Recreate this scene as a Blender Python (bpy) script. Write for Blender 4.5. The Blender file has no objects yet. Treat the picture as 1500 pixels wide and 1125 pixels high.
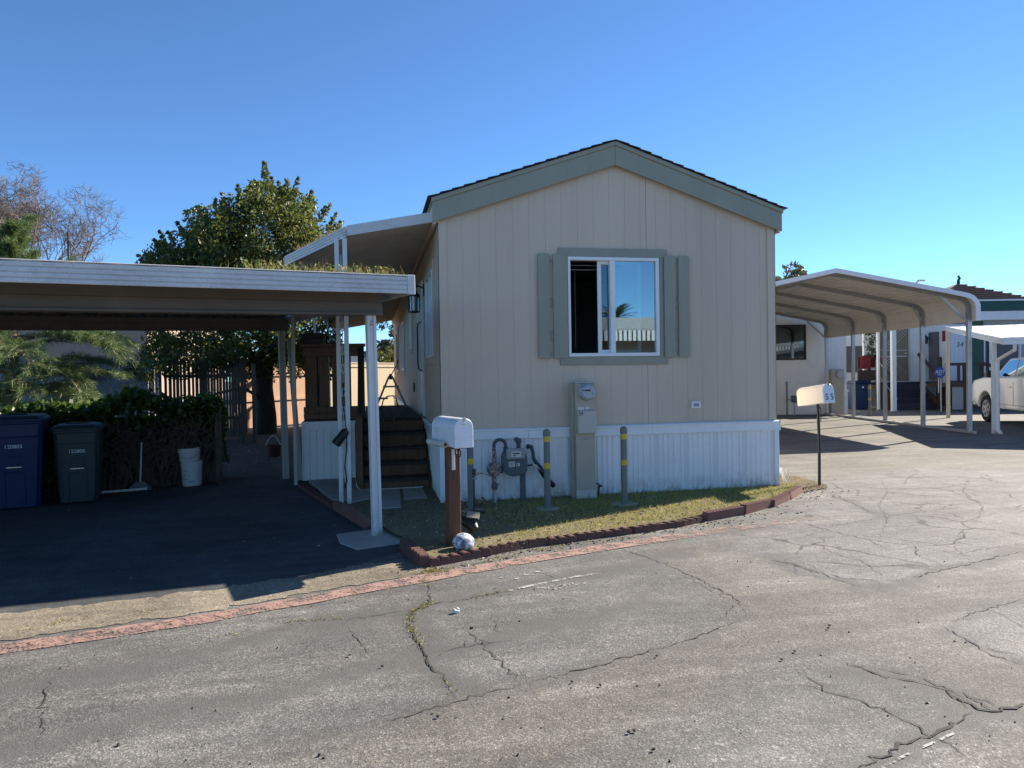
import bpy, bmesh, math, random
import numpy as np
from mathutils import Vector, Matrix
R = math.radians
rng = random.Random(7)
nrng = np.random.RandomState(11)
scene = bpy.context.scene
COL = scene.collection

# ---------------------------------------------------------------- camera (solved from the photograph)
CAM = np.array([-.8197, -8.3714, 1.55]); YAW, PITCH, ROLL = .1972, -.0134, -.0157
_fw = np.array([math.sin(YAW)*math.cos(PITCH), math.cos(YAW)*math.cos(PITCH), math.sin(PITCH)])
_r = np.array([math.cos(YAW), -math.sin(YAW), 0.]); _u = np.cross(_r, _fw)
RT = _r*math.cos(ROLL)+_u*math.sin(ROLL); UP = -_r*math.sin(ROLL)+_u*math.cos(ROLL)
def G(x, y, z=0.):                                   # photo pixel -> point on the ground
    d = _fw+RT*(x-750)/1040.+UP*(562.5-y)/1040.
    t = (z-CAM[2])/d[2]; p = CAM+d*t
    return (float(p[0]), float(p[1]))
cd = bpy.data.cameras.new('camera'); cam = bpy.data.objects.new('camera', cd); COL.objects.link(cam)
cd.sensor_width = 36; cd.lens = 36*1040/1500; cd.clip_end = 2000; cd.clip_start = .05
M = Matrix.Identity(4)
for i in range(3):
    M[i][0], M[i][1], M[i][2], M[i][3] = RT[i], UP[i], -_fw[i], CAM[i]
cam.matrix_world = M; scene.camera = cam

# ---------------------------------------------------------------- light
SUN_EL, SUN_AZ = R(32.0), math.atan2(.909, .416)      # azimuth from +Y towards +X
w = bpy.data.worlds.new('World'); scene.world = w; w.use_nodes = True
nt = w.node_tree; bg = nt.nodes['Background']
sky = nt.nodes.new('ShaderNodeTexSky'); sky.sky_type = 'NISHITA'; sky.sun_disc = False
sky.sun_elevation = SUN_EL; sky.sun_rotation = SUN_AZ
sky.altitude = 0; sky.air_density = .6; sky.dust_density = 0; sky.ozone_density = 5
_mx = nt.nodes.new('ShaderNodeMix'); _mx.data_type = 'RGBA'; _mx.blend_type = 'MULTIPLY'; _mx.inputs[0].default_value = 1; _mx.inputs[7].default_value = (.77, .95, 1, 1)   # clearer, bluer air
nt.links.new(sky.outputs[0], _mx.inputs[6]); nt.links.new(_mx.outputs[2], bg.inputs[0]); bg.inputs[1].default_value = .1
sl = bpy.data.lights.new('sun', 'SUN'); sl.energy = 4.7; sl.angle = R(.53); sl.color = (1, .9, .76)
so = bpy.data.objects.new('sun', sl); COL.objects.link(so)
sd = Vector((math.sin(SUN_AZ)*math.cos(SUN_EL), math.cos(SUN_AZ)*math.cos(SUN_EL), math.sin(SUN_EL)))
so.rotation_euler = sd.to_track_quat('Z', 'Y').to_euler(); so.location = sd*50
vs = scene.view_settings; vs.view_transform = 'Standard'; vs.look = 'None'; vs.gamma = 1; vs.use_curve_mapping = False
vs.exposure = 1.2
scene.cycles.max_bounces = 8; scene.cycles.transparent_max_bounces = 16
scene.cycles.use_denoising = True

# ---------------------------------------------------------------- materials
def newmat(name):
    m = bpy.data.materials.new(name); m.use_nodes = True
    t = m.node_tree; return m, t, t.nodes['Principled BSDF']
def N(t, kind, **kw):
    n = t.nodes.new(kind)
    for k, v in kw.items():
        if k in n.inputs and not hasattr(n, k): n.inputs[k].default_value = v
        elif hasattr(n, k): setattr(n, k, v)
        else: n.inputs[k].default_value = v
    return n
def L(t, a, b): t.links.new(a, b)
def c4(c): return (c[0], c[1], c[2], 1)
def mixc(t, fac, a, b, mode='MIX'):
    n = t.nodes.new('ShaderNodeMix'); n.data_type = 'RGBA'; n.blend_type = mode
    for s, v in ((n.inputs[0], fac), (n.inputs[6], a), (n.inputs[7], b)):
        if hasattr(v, 'links'): L(t, v, s)
        elif isinstance(v, (int, float)): s.default_value = v
        else: s.default_value = c4(v)
    return n.outputs[2]
def ramp(t, src, p0, p1, a=(0, 0, 0), b=(1, 1, 1)):
    n = t.nodes.new('ShaderNodeValToRGB'); e = n.color_ramp.elements
    e[0].position, e[1].position = p0, p1; e[0].color, e[1].color = c4(a), c4(b)
    L(t, src, n.inputs[0]); return n.outputs[0]
def noise(t, co, scale, detail=5, rough=.6, dist=0):
    n = t.nodes.new('ShaderNodeTexNoise'); n.inputs['Scale'].default_value = scale
    n.inputs['Detail'].default_value = detail; n.inputs['Roughness'].default_value = rough
    n.inputs['Distortion'].default_value = dist
    if co is not None: L(t, co, n.inputs['Vector'])
    return n.outputs[0]
def coord(t, space='obj', scale=(1, 1, 1), rot=(0, 0, 0)):
    if space == 'obj': s = t.nodes.new('ShaderNodeTexCoord').outputs['Object']
    else: s = t.nodes.new('ShaderNodeNewGeometry').outputs['Position']
    m = t.nodes.new('ShaderNodeMapping'); m.inputs['Scale'].default_value = scale; m.inputs['Rotation'].default_value = rot
    L(t, s, m.inputs['Vector']); return m.outputs[0]
def bumpn(t, b, h, strength, dist=.005):
    n = t.nodes.new('ShaderNodeBump'); n.inputs['Strength'].default_value = strength; n.inputs['Distance'].default_value = dist
    L(t, h, n.inputs['Height']); L(t, n.outputs[0], b.inputs['Normal'])
def mk(name, col, rough=.6, metal=0., var=.12, vs_=3., col2=None, speck=0., bump=.15, bs=60, stretch=(1, 1, 1), spec=.5, stain=None, stain_amt=.35, coat=0):
    m, t, b = newmat(name)
    co = coord(t, 'obj', stretch)
    n1 = noise(t, co, vs_, 6, .65)
    dk = tuple(max(0, c*(1-var)) for c in col); lt = tuple(min(1, c*(1+var)) for c in (col2 or col))
    c = mixc(t, ramp(t, n1, .3, .7), dk, lt)
    n2 = noise(t, co, vs_*9, 4, .7)
    c = mixc(t, .25, c, mixc(t, n2, tuple(x*.7 for x in col), tuple(min(1, x*1.25) for x in col)))
    if stain:
        n3 = noise(t, co, vs_*.6, 8, .75, .4)
        f = ramp(t, n3, .52, .75); mm = t.nodes.new('ShaderNodeMath'); mm.operation = 'MULTIPLY'; mm.inputs[1].default_value = stain_amt
        L(t, f, mm.inputs[0]); c = mixc(t, mm.outputs[0], c, stain)
    if speck:
        n4 = noise(t, co, 140, 2, .5); f = ramp(t, n4, .62, .72)
        mm = t.nodes.new('ShaderNodeMath'); mm.operation = 'MULTIPLY'; mm.inputs[1].default_value = speck
        L(t, f, mm.inputs[0]); c = mixc(t, mm.outputs[0], c, (.12, .1, .08))
    L(t, c, b.inputs['Base Color'])
    rr = ramp(t, n2, .2, .8, (max(0, rough-.1),)*3, (min(1, rough+.12),)*3); L(t, rr, b.inputs['Roughness'])
    b.inputs['Metallic'].default_value = metal; b.inputs['Specular IOR Level'].default_value = spec
    if coat: b.inputs['Coat Weight'].default_value = coat; b.inputs['Coat Roughness'].default_value = .05
    if bump: bumpn(t, b, noise(t, co, bs, 4, .6), bump, .004)
    return m
def woodmat(name, dark, light, stretch=(14, 14, 1.2), rough=.75):
    m, t, b = newmat(name); co = coord(t, 'obj', stretch)
    n1 = noise(t, co, 2.2, 7, .7, 1.2); n2 = noise(t, coord(t, 'obj', (1, 1, 1)), 2.5, 4)
    c = mixc(t, ramp(t, n1, .32, .68), dark, light); c = mixc(t, .35, c, mixc(t, n2, dark, light))
    L(t, c, b.inputs['Base Color']); b.inputs['Roughness'].default_value = rough
    bumpn(t, b, n1, .35, .004); return m
def leafmat(name, cols, trans=.35, rough=.5):
    m, t, b = newmat(name)
    g = t.nodes.new('ShaderNodeNewGeometry')
    cr = t.nodes.new('ShaderNodeValToRGB'); e = cr.color_ramp.elements
    e[0].color = c4(cols[0]); e[0].position = 0; e[1].color = c4(cols[-1]); e[1].position = 1
    for i, c in enumerate(cols[1:-1]):
        k = e.new((i+1)/(len(cols)-1)); k.color = c4(c)
    L(t, g.outputs['Random Per Island'], cr.inputs[0])
    L(t, cr.outputs[0], b.inputs['Base Color']); b.inputs['Roughness'].default_value = rough
    if trans:
        tr = t.nodes.new('ShaderNodeBsdfTranslucent'); mx = t.nodes.new('ShaderNodeMixShader'); mx.inputs[0].default_value = trans
        hs = t.nodes.new('ShaderNodeHueSaturation'); hs.inputs['Value'].default_value = 1.5; hs.inputs['Hue'].default_value = .485
        L(t, cr.outputs[0], hs.inputs['Color']); L(t, hs.outputs[0], tr.inputs[0])
        L(t, b.outputs[0], mx.inputs[1]); L(t, tr.outputs[0], mx.inputs[2])
        L(t, mx.outputs[0], t.nodes['Material Output'].inputs[0])
    return m
def glassmat(name, refl=.3, tint=(.6, .75, .75), clear=.85):
    m, t, b = newmat(name)
    t.nodes.remove(b)
    gl = N(t, 'ShaderNodeBsdfGlossy'); gl.inputs['Roughness'].default_value = .003; gl.inputs[0].default_value = (.8, .95, 1, 1)
    tr = N(t, 'ShaderNodeBsdfTransparent'); tr.inputs[0].default_value = c4(tuple(x*clear for x in tint))
    fr = N(t, 'ShaderNodeLayerWeight'); fr.inputs[0].default_value = .35
    mr = N(t, 'ShaderNodeMapRange'); mr.inputs['To Min'].default_value = refl; mr.inputs['To Max'].default_value = 1
    L(t, fr.outputs['Fresnel'], mr.inputs[0])
    mx = N(t, 'ShaderNodeMixShader'); L(t, mr.outputs[0], mx.inputs[0]); L(t, tr.outputs[0], mx.inputs[1]); L(t, gl.outputs[0], mx.inputs[2])
    L(t, mx.outputs[0], t.nodes['Material Output'].inputs[0]); return m

def asphalt(name, base, grey, streak=.25, fine=1.0, use_attr=False, dark=1.0, blotch=.35):
    m, t, b = newmat(name)
    pos = coord(t, 'pos')
    c = base; pos_ = pos
    if use_attr:
        at = t.nodes.new('ShaderNodeAttribute'); at.attribute_name = 'tone'
        tr_ = t.nodes.new('ShaderNodeValToRGB'); e_ = tr_.color_ramp.elements; e_[0].color = c4(base); e_[1].color = c4(grey[1]); k_ = e_.new(.5); k_.color = c4(grey[0])
        L(t, at.outputs['Fac'], tr_.inputs[0]); c = tr_.outputs[0]
        # rubbed lighter stretches where the binder has worn off the stones
        wv = ramp(t, noise(t, coord(t, 'pos', (.5, 2.2, 1), (0, 0, R(-17))), 1.3, 6, .7, .4), .47, .62); wf = ramp(t, noise(t, pos_, 45, 5, .75), .42, .62)
        wm = t.nodes.new('ShaderNodeMath'); wm.operation = 'MULTIPLY'; L(t, wv, wm.inputs[0]); L(t, wf, wm.inputs[1]); wm2 = t.nodes.new('ShaderNodeMath'); wm2.operation = 'MULTIPLY'; wm2.inputs[1].default_value = .9; L(t, wm.outputs[0], wm2.inputs[0])
        c = mixc(t, wm2.outputs[0], c, (.33, .32, .29))
    # streaks running with the road
    st = coord(t, 'pos', (.22, 2.6, 1), (0, 0, R(-17)))
    ns = noise(t, st, 1.6, 7, .68, .3)
    c = mixc(t, ramp(t, ns, .38, .66), c, mixc(t, 1., c, (1-streak, 1-streak, 1-streak*.9), 'MULTIPLY'))
    nb = noise(t, pos, .7, 7, .7, .5)
    c = mixc(t, 1., c, ramp(t, nb, .3, .72, (1-blotch,)*3, (1+blotch*.5,)*3), 'MULTIPLY')
    nm = noise(t, pos, 9, 5, .7)
    c = mixc(t, 1., c, ramp(t, nm, .25, .75, (.78,)*3, (1.2,)*3), 'MULTIPLY')
    # oil drips and old spills
    oil = ramp(t, noise(t, pos, 1.9, 7, .62, .3), .63, .72); om = t.nodes.new('ShaderNodeMath'); om.operation = 'MULTIPLY'; om.inputs[1].default_value = .45; L(t, oil, om.inputs[0])
    c = mixc(t, om.outputs[0], c, (.07, .067, .062))
    # aggregate
    v = t.nodes.new('ShaderNodeTexVoronoi'); v.inputs['Scale'].default_value = 135; L(t, pos, v.inputs['Vector'])
    sp = t.nodes.new('ShaderNodeSeparateColor'); L(t, v.outputs['Color'], sp.inputs[0])
    ag = t.nodes.new('ShaderNodeValToRGB'); e = ag.color_ramp.elements
    e[0].position = 0; e[0].color = (.42, .42, .41, 1); e[1].position = 1; e[1].color = (2.2, 2.14, 2.05, 1)
    k = e.new(.5); k.color = (.9, .9, .9, 1); k = e.new(.86); k.color = (1.15, 1.14, 1.1, 1)
    L(t, sp.outputs[0], ag.inputs[0])
    c = mixc(t, .75*fine, c, mixc(t, 1., c, ag.outputs[0], 'MULTIPLY'))
    nf = noise(t, pos, 320, 3, .7)
    c = mixc(t, .8, c, mixc(t, 1., c, ramp(t, nf, .3, .7, (.55,)*3, (1.45,)*3), 'MULTIPLY'))
    if use_attr:
        # smooth dark seal coat in long bands
        a4 = t.nodes.new('ShaderNodeAttribute'); a4.attribute_name = 'band'
        mb4 = t.nodes.new('ShaderNodeMath'); mb4.operation = 'MULTIPLY'; L(t, a4.outputs['Fac'], mb4.inputs[0]); L(t, ramp(t, noise(t, pos, 5, 6, .75), .25, .55, (.45,)*3, (1,)*3), mb4.inputs[1])
        c = mixc(t, mb4.outputs[0], c, mixc(t, nf, (.08, .079, .076), (.135, .132, .126)))
        a2 = t.nodes.new('ShaderNodeAttribute'); a2.attribute_name = 'seam'
        mm = t.nodes.new('ShaderNodeMath'); mm.operation = 'MULTIPLY'; L(t, a2.outputs['Fac'], mm.inputs[0])
        L(t, ramp(t, noise(t, pos, 14, 5, .75), .3, .62, (.25,)*3, (1,)*3), mm.inputs[1])
        c = mixc(t, mm.outputs[0], c, (.1, .095, .085))
        a3 = t.nodes.new('ShaderNodeAttribute'); a3.attribute_name = 'web'
        # fine shrinkage cracks where the paving is old
        dn = t.nodes.new('ShaderNodeTexNoise'); dn.inputs['Scale'].default_value = 2.5; dn.inputs['Detail'].default_value = 6; L(t, pos, dn.inputs['Vector'])
        va = t.nodes.new('ShaderNodeVectorMath'); va.operation = 'MULTIPLY_ADD'; L(t, dn.outputs['Color'], va.inputs[0]); va.inputs[1].default_value = (.5, .5, 0); L(t, pos, va.inputs[2])
        vv = t.nodes.new('ShaderNodeTexVoronoi'); vv.feature = 'DISTANCE_TO_EDGE'; vv.inputs['Scale'].default_value = 1.15; L(t, va.outputs[0], vv.inputs['Vector'])
        f = ramp(t, vv.outputs['Distance'], .006, .02, (1,)*3, (0,)*3)
        f2 = ramp(t, noise(t, pos, 1.1, 3), .4, .55)
        m3 = t.nodes.new('ShaderNodeMath'); m3.operation = 'MULTIPLY'; L(t, f, m3.inputs[0]); L(t, f2, m3.inputs[1])
        m4 = t.nodes.new('ShaderNodeMath'); m4.operation = 'MULTIPLY'; L(t, m3.outputs[0], m4.inputs[0]); L(t, a3.outputs['Fac'], m4.inputs[1])
        c = mixc(t, m4.outputs[0], c, (.05, .048, .045))
    L(t, c, b.inputs['Base Color']); b.inputs['Roughness'].default_value = .82; b.inputs['Specular IOR Level'].default_value = .35
    ad = t.nodes.new('ShaderNodeMath'); ad.operation = 'ADD'; L(t, v.outputs['Distance'], ad.inputs[0]); L(t, nm, ad.inputs[1])
    bumpn(t, b, ad.outputs[0], .3, .006)
    return m

MT = {}
MT['road'] = asphalt('road_asphalt', (.186, .175, .151), ((.166, .163, .154), (.204, .199, .187)), use_attr=True, streak=.25)
MT['gutter_'] = asphalt('gutter_gravel', (.36, .312, .235), None, streak=.35, blotch=.55)
MT['far'] = asphalt('far_asphalt', (.184, .174, .156), None)
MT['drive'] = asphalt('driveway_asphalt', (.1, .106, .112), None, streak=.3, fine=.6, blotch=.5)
MT['siding'] = mk('tan_siding', (.635, .515, .39), .62, var=.09, vs_=.8, bump=.25, bs=90, stretch=(1, 1, .12), stain=(.5, .405, .305), stain_amt=.6)
MT['sidingshade'] = mk('shaded_siding', (.30, .27, .23), .65, var=.06, bump=.25, bs=90, stretch=(1, 1, .12))  # tan siding with the awning's shade put into its colour; unused
MT['sage'] = mk('sage_trim', (.315, .312, .24), .55, var=.07, vs_=4, bump=.2, bs=70, stretch=(1, 1, .3), stain=(.24, .26, .23), stain_amt=.25)
MT['white'] = mk('white_paint', (.80, .80, .78), .45, var=.05, vs_=2, bump=.08, stain=(.55, .53, .48), stain_amt=.25)
MT['skirt'] = mk('white_skirting', (.84, .85, .84), .4, var=.04, vs_=2, bump=.05, stain=(.5, .47, .4), stain_amt=.22)
MT['vinyl'] = mk('window_vinyl', (.84, .84, .82), .35, var=.03, bump=0)
MT['shingle'] = mk('shingles', (.05, .045, .04), .9, var=.4, vs_=8, bump=.8, bs=120)
MT['alu'] = mk('weathered_white_aluminium', (.62, .63, .62), .5, metal=.0, var=.16, vs_=5, bump=.15, stretch=(.5, .5, 1), speck=.55, stain=(.33, .34, .34), stain_amt=.6)
MT['alupost'] = mk('white_post_paint', (.72, .73, .72), .45, var=.08, bump=.08, stretch=(1, 1, .2), stain=(.5, .49, .45), stain_amt=.35)
MT['greypost'] = mk('dull_post_paint', (.45, .44, .4), .6, var=.12, stretch=(1, 1, .2), stain=(.3, .27, .22), stain_amt=.4)
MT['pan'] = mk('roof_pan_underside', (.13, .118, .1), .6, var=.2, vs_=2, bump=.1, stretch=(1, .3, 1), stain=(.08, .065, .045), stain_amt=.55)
MT['awn_under'] = mk('awning_underside', (.55, .52, .46), .55, var=.15, vs_=2, stain=(.25, .2, .14), stain_amt=.45)
MT['room'] = mk('room_paint', (.4, .39, .37), .9, var=.08, bump=0)
MT['chalkwhite'] = mk('chalky_roof_sheet', (.5, .51, .53), .6, var=.12, vs_=3, stain=(.36, .36, .37), stain_amt=.5)
MT['galv'] = mk('galvanised_steel', (.5, .52, .53), .42, metal=.75, var=.12, vs_=6, bump=.08)
MT['galvdark'] = mk('dull_galvanised_tube', (.3, .31, .31), .5, metal=.35, var=.15)
MT['greysheet'] = mk('beige_roof_sheet', (.62, .615, .58), .5, var=.1, vs_=2, bump=.06)
MT['whitesheet'] = mk('white_roof_sheet', (.75, .76, .78), .4, var=.05, bump=.05)
MT['redwood'] = woodmat('redwood', (.055, .023, .013), (.19, .082, .042))
MT['deckwood'] = woodmat('stained_deck_wood', (.05, .026, .014), (.22, .115, .058))
MT['darkwood'] = woodmat('dark_deck_boards', (.018, .014, .012), (.055, .042, .034), (1.2, 14, 14))
MT['oldwood'] = woodmat('grey_fence_wood', (.05, .036, .026), (.13, .095, .07))
MT['redfence'] = woodmat('reddish_fence_wood', (.48, .28, .17), (.72, .47, .32))
MT['bluewood'] = mk('painted_steps', (.035, .035, .05), .7, var=.2)
MT['brown'] = mk('brown_rail_paint', (.06, .035, .028), .7, var=.2)
MT['black'] = mk('black_plastic', (.012, .012, .013), .45, var=.2, bump=.05)
MT['blackmetal'] = mk('black_metal', (.015, .014, .013), .5, var=.2, bump=.1)
MT['rubber'] = mk('tyre_rubber', (.018, .018, .018), .85, var=.2)
MT['blackglass'] = glassmat('dark_car_glass', .35, (.05, .07, .08), 1)
MT['glass'] = glassmat('window_pane_glass', .25, (.8, .92, .92), .95)
MT['glass2'] = glassmat('window_sash_glass', .1, (.6, .7, .7), .75)
MT['dark'] = mk('dark_interior', (.12, .115, .11), .9, var=.1, bump=0)
MT['greyblue'] = mk('bollard_paint', (.15, .165, .155), .5, var=.15, vs_=6, stain=(.12, .1, .08), stain_amt=.4)
MT['yellow'] = mk('yellow_band', (.62, .44, .03), .55, var=.12)
MT['concrete'] = mk('concrete', (.36, .34, .3), .85, var=.18, vs_=3, bump=.5, bs=80, speck=.35, stain=(.16, .15, .13), stain_amt=.5)
MT['gutter'] = mk('gutter_concrete', (.255, .222, .172), .88, var=.3, vs_=2.2, bump=.6, bs=90, speck=.5, stain=(.15, .14, .125), stain_amt=.9)
MT['meter'] = mk('gas_meter_paint', (.085, .11, .125), .5, var=.12, vs_=10)
MT['pipe'] = mk('dark_pipe', (.06, .072, .078), .55, var=.15)
MT['palepipe'] = mk('pale_pipe', (.42, .45, .47), .5, var=.12)
MT['grey'] = mk('grey_metal', (.3, .31, .31), .5, var=.1)
MT['tan'] = mk('pedestal_paint', (.45, .40, .31), .55, var=.08, vs_=4, stain=(.3, .26, .2), stain_amt=.4)
MT['tan2'] = mk('pedestal_cover_paint', (.52, .49, .42), .5, var=.06, vs_=4, stain=(.36, .33, .28), stain_amt=.25)
MT['cream'] = mk('cream_mailbox_paint', (.8, .75, .64), .45, var=.06, stain=(.5, .44, .34), stain_amt=.3)
MT['mailwhite'] = mk('white_mailbox_paint', (.78, .8, .84), .35, var=.06, vs_=7, stain=(.45, .47, .45), stain_amt=.4, bump=.1)
MT['pvc'] = mk('pvc_pipe', (.62, .6, .52), .45, var=.12, vs_=9)
MT['ink'] = mk('black_lettering', (.012, .013, .02), .6, var=.05, bump=0)
MT['whiteink'] = mk('white_lettering', (.75, .75, .75), .6, var=.05, bump=0)
MT['label'] = mk('pale_label', (.66, .66, .62), .5, var=.06, bump=0)
MT['brick'] = mk('red_edging_concrete', (.125, .06, .048), .9, var=.25, vs_=7, bump=.6, bs=70, stain=(.1, .06, .05), stain_amt=.5)
MT['brick2'] = mk('faded_edging_concrete', (.2, .095, .075), .9, var=.22, vs_=6, bump=.5, bs=70, stain=(.18, .12, .1), stain_amt=.5)
MT['oldstone'] = mk('mottled_stone', (.6, .62, .63), .6, var=.25, vs_=22, bump=.5, bs=30, stain=(.1, .13, .16), stain_amt=1.)
MT['solar'] = mk('solar_panel_face', (.28, .25, .19), .35, var=.1)
MT['soil'] = mk('bare_soil', (.095, .075, .05), .95, var=.35, vs_=5, bump=.9, bs=60, speck=.4, stain=(.2, .16, .09), stain_amt=.6)
MT['yard'] = mk('yard_dirt', (.07, .055, .042), .95, var=.4, vs_=3, bump=.9, bs=50, stain=(.15, .11, .075), stain_amt=.6)
MT['lawnsoil'] = mk('lawn_soil', (.165, .14, .072), .95, var=.35, vs_=6, bump=.9, bs=60, stain=(.26, .21, .11), stain_amt=.7)
MT['blade'] = leafmat('grass_blades', [(.08, .13, .022), (.22, .26, .045), (.38, .38, .08), (.5, .43, .15), (.32, .33, .06)], .3, .7)
MT['dryblade'] = leafmat('dry_grass', [(.3, .22, .1), (.42, .34, .18), (.2, .15, .07), (.25, .22, .09)], .3, .8)
MT['litter'] = leafmat('leaf_litter', [(.08, .06, .04), (.2, .15, .09), (.35, .28, .18), (.13, .1, .06), (.5, .42, .3)], 0, .9)
MT['weed'] = leafmat('weeds', [(.07, .12, .02), (.2, .24, .05), (.36, .33, .12), (.12, .16, .03)], .35)
MT['treeleaf'] = leafmat('broad_leaves', [(.025, .045, .014), (.06, .09, .02), (.14, .155, .032), (.08, .11, .025), (.22, .22, .055)], .45, .4)
MT['hedgeleaf'] = leafmat('hedge_leaves', [(.018, .045, .012), (.035, .08, .015), (.07, .13, .02), (.1, .17, .03)], .4, .4)
MT['needle'] = leafmat('pine_needles', [(.04, .09, .03), (.085, .15, .045), (.15, .21, .07), (.24, .28, .12)], .25, .5)
MT['farleaf'] = leafmat('grey_green_leaves', [(.05, .065, .035), (.09, .105, .055), (.07, .085, .05)], .3)
MT['palm'] = leafmat('palm_fronds', [(.04, .06, .02), (.07, .09, .03)], .2)
MT['yleaf'] = leafmat('yellow_green_leaves', [(.1, .13, .02), (.2, .2, .04), (.06, .08, .02)], .35)
MT['bark'] = woodmat('bark', (.03, .022, .016), (.1, .075, .055), (6, 6, 1))
MT['twig'] = mk('bare_twigs', (.16, .125, .105), .85, var=.25)
MT['pinebark'] = woodmat('pine_bark', (.1, .055, .035), (.3, .19, .12), (6, 6, 1))
MT['stem'] = mk('vine_stems', (.085, .065, .047), .9, var=.3)
MT['dryflower'] = leafmat('dried_flowers', [(.5, .33, .28), (.62, .46, .38), (.4, .25, .2)], .3, .8)
MT['bluebin'] = mk('blue_bin_plastic', (.003, .02, .085), .45, var=.12, vs_=5, bump=.1, bs=120)
MT['bluelid'] = mk('blue_lid_plastic', (.02, .035, .075), .5, var=.2, bump=.1)
MT['greenbin'] = mk('dark_green_bin_plastic', (.026, .043, .046), .5, var=.12, vs_=5, bump=.1, bs=120)
MT['bucket'] = mk('white_bucket_plastic', (.6, .61, .58), .4, var=.06, vs_=6, stain=(.3, .29, .26), stain_amt=.5)
MT['basket'] = mk('dark_red_plastic', (.09, .02, .02), .5, var=.2)
MT['doorpaint'] = mk('pale_blue_door', (.55, .62, .68), .4, var=.05)
MT['stucco'] = mk('tan_stucco', (.36, .27, .21), .9, var=.1, vs_=2, bump=.6, bs=60)
MT['slat'] = mk('grey_fence_slats', (.45, .49, .55), .6, var=.12, vs_=4, stretch=(3, 3, .3))
MT['beige'] = mk('beige_fence_boards', (.64, .53, .36), .8, var=.08, stretch=(4, 4, .3))
MT['nbr'] = mk('cream_trailer_siding', (.79, .79, .745), .5, var=.06, vs_=2, stain=(.45, .43, .37), stain_amt=.3, bump=.05)
MT['nbr2'] = mk('pale_blue_white_siding', (.66, .70, .74), .5, var=.05, bump=.05)
MT['greenband'] = mk('dark_green_metal', (.015, .07, .045), .45, var=.1)
MT['greysiding'] = mk('grey_siding', (.36, .37, .37), .6, var=.08)
MT['screen'] = mk('window_screen', (.12, .12, .13), .7, var=.1)
MT['tile'] = mk('clay_roof_tiles', (.24, .13, .095), .85, var=.35, vs_=5, bump=.8, bs=30)
MT['carpaint'] = mk('white_car_paint', (.82, .82, .81), .3, var=.02, bump=0, coat=.6)
MT['rim'] = mk('alloy_rim', (.5, .5, .5), .35, metal=.6, var=.08)
MT['chrome'] = mk('bright_trim', (.6, .6, .6), .25, metal=.9, var=.05, bump=0)
MT['redglass'] = mk('red_lens', (.35, .01, .01), .2, var=.05, bump=0)
MT['clearlens'] = mk('clear_lens', (.6, .62, .63), .15, var=.05, bump=0)
MT['signblue'] = mk('sign_blue', (.01, .05, .28), .4, var=.05, bump=0)
MT['redcloth'] = mk('dark_red_cloth', (.2, .02, .03), .9, var=.25)
MT['screendoor'] = mk('screen_door_bronze', (.2, .17, .11), .6, var=.15)
MT['moss'] = leafmat('crack_weeds', [(.16, .17, .04), (.3, .28, .09), (.42, .36, .16)], .2, .8)
def splash(m):
    # dried mud splashed along the foot of the panels
    t = m.node_tree; b = t.nodes['Principled BSDF']; src = b.inputs['Base Color'].links[0].from_socket
    sp_ = t.nodes.new('ShaderNodeSeparateXYZ'); L(t, coord(t, 'obj'), sp_.inputs[0]); z = ramp(t, sp_.outputs[2], .03, .26, (1,)*3, (0,)*3)
    n = ramp(t, noise(t, coord(t, 'obj', (1, 1, .5)), 9, 8, .8), .42, .6); mm = t.nodes.new('ShaderNodeMath'); mm.operation = 'MULTIPLY'; L(t, z, mm.inputs[0]); L(t, n, mm.inputs[1])
    L(t, mixc(t, mm.outputs[0], src, (.3, .25, .18)), b.inputs['Base Color'])
splash(MT['skirt']); splash(MT['alupost'])
def stonemat():
    m, t, b = newmat('mottled_stone'); co = coord(t, 'obj'); n = noise(t, co, 26, 6, .7, .8)
    c = mixc(t, ramp(t, n, .44, .56), (.1, .13, .17), (.72, .73, .73)); L(t, c, b.inputs['Base Color']); b.inputs['Roughness'].default_value = .6; bumpn(t, b, n, .6, .006); return m
MT['stone'] = stonemat()
# skirting vent: rows of punched holes
def ventmat():
    m, t, b = newmat('punched_vent'); co = coord(t, 'obj', (1, 1, 1))
    v = t.nodes.new('ShaderNodeTexVoronoi'); v.inputs['Scale'].default_value = 75; v.inputs['Randomness'].default_value = 0; L(t, co, v.inputs['Vector'])
    c = ramp(t, v.outputs['Distance'], .3, .42, (.55, .55, .55), (.84, .85, .84)); L(t, c, b.inputs['Base Color']); b.inputs['Roughness'].default_value = .5
    return m
MT['vent'] = ventmat()
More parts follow.
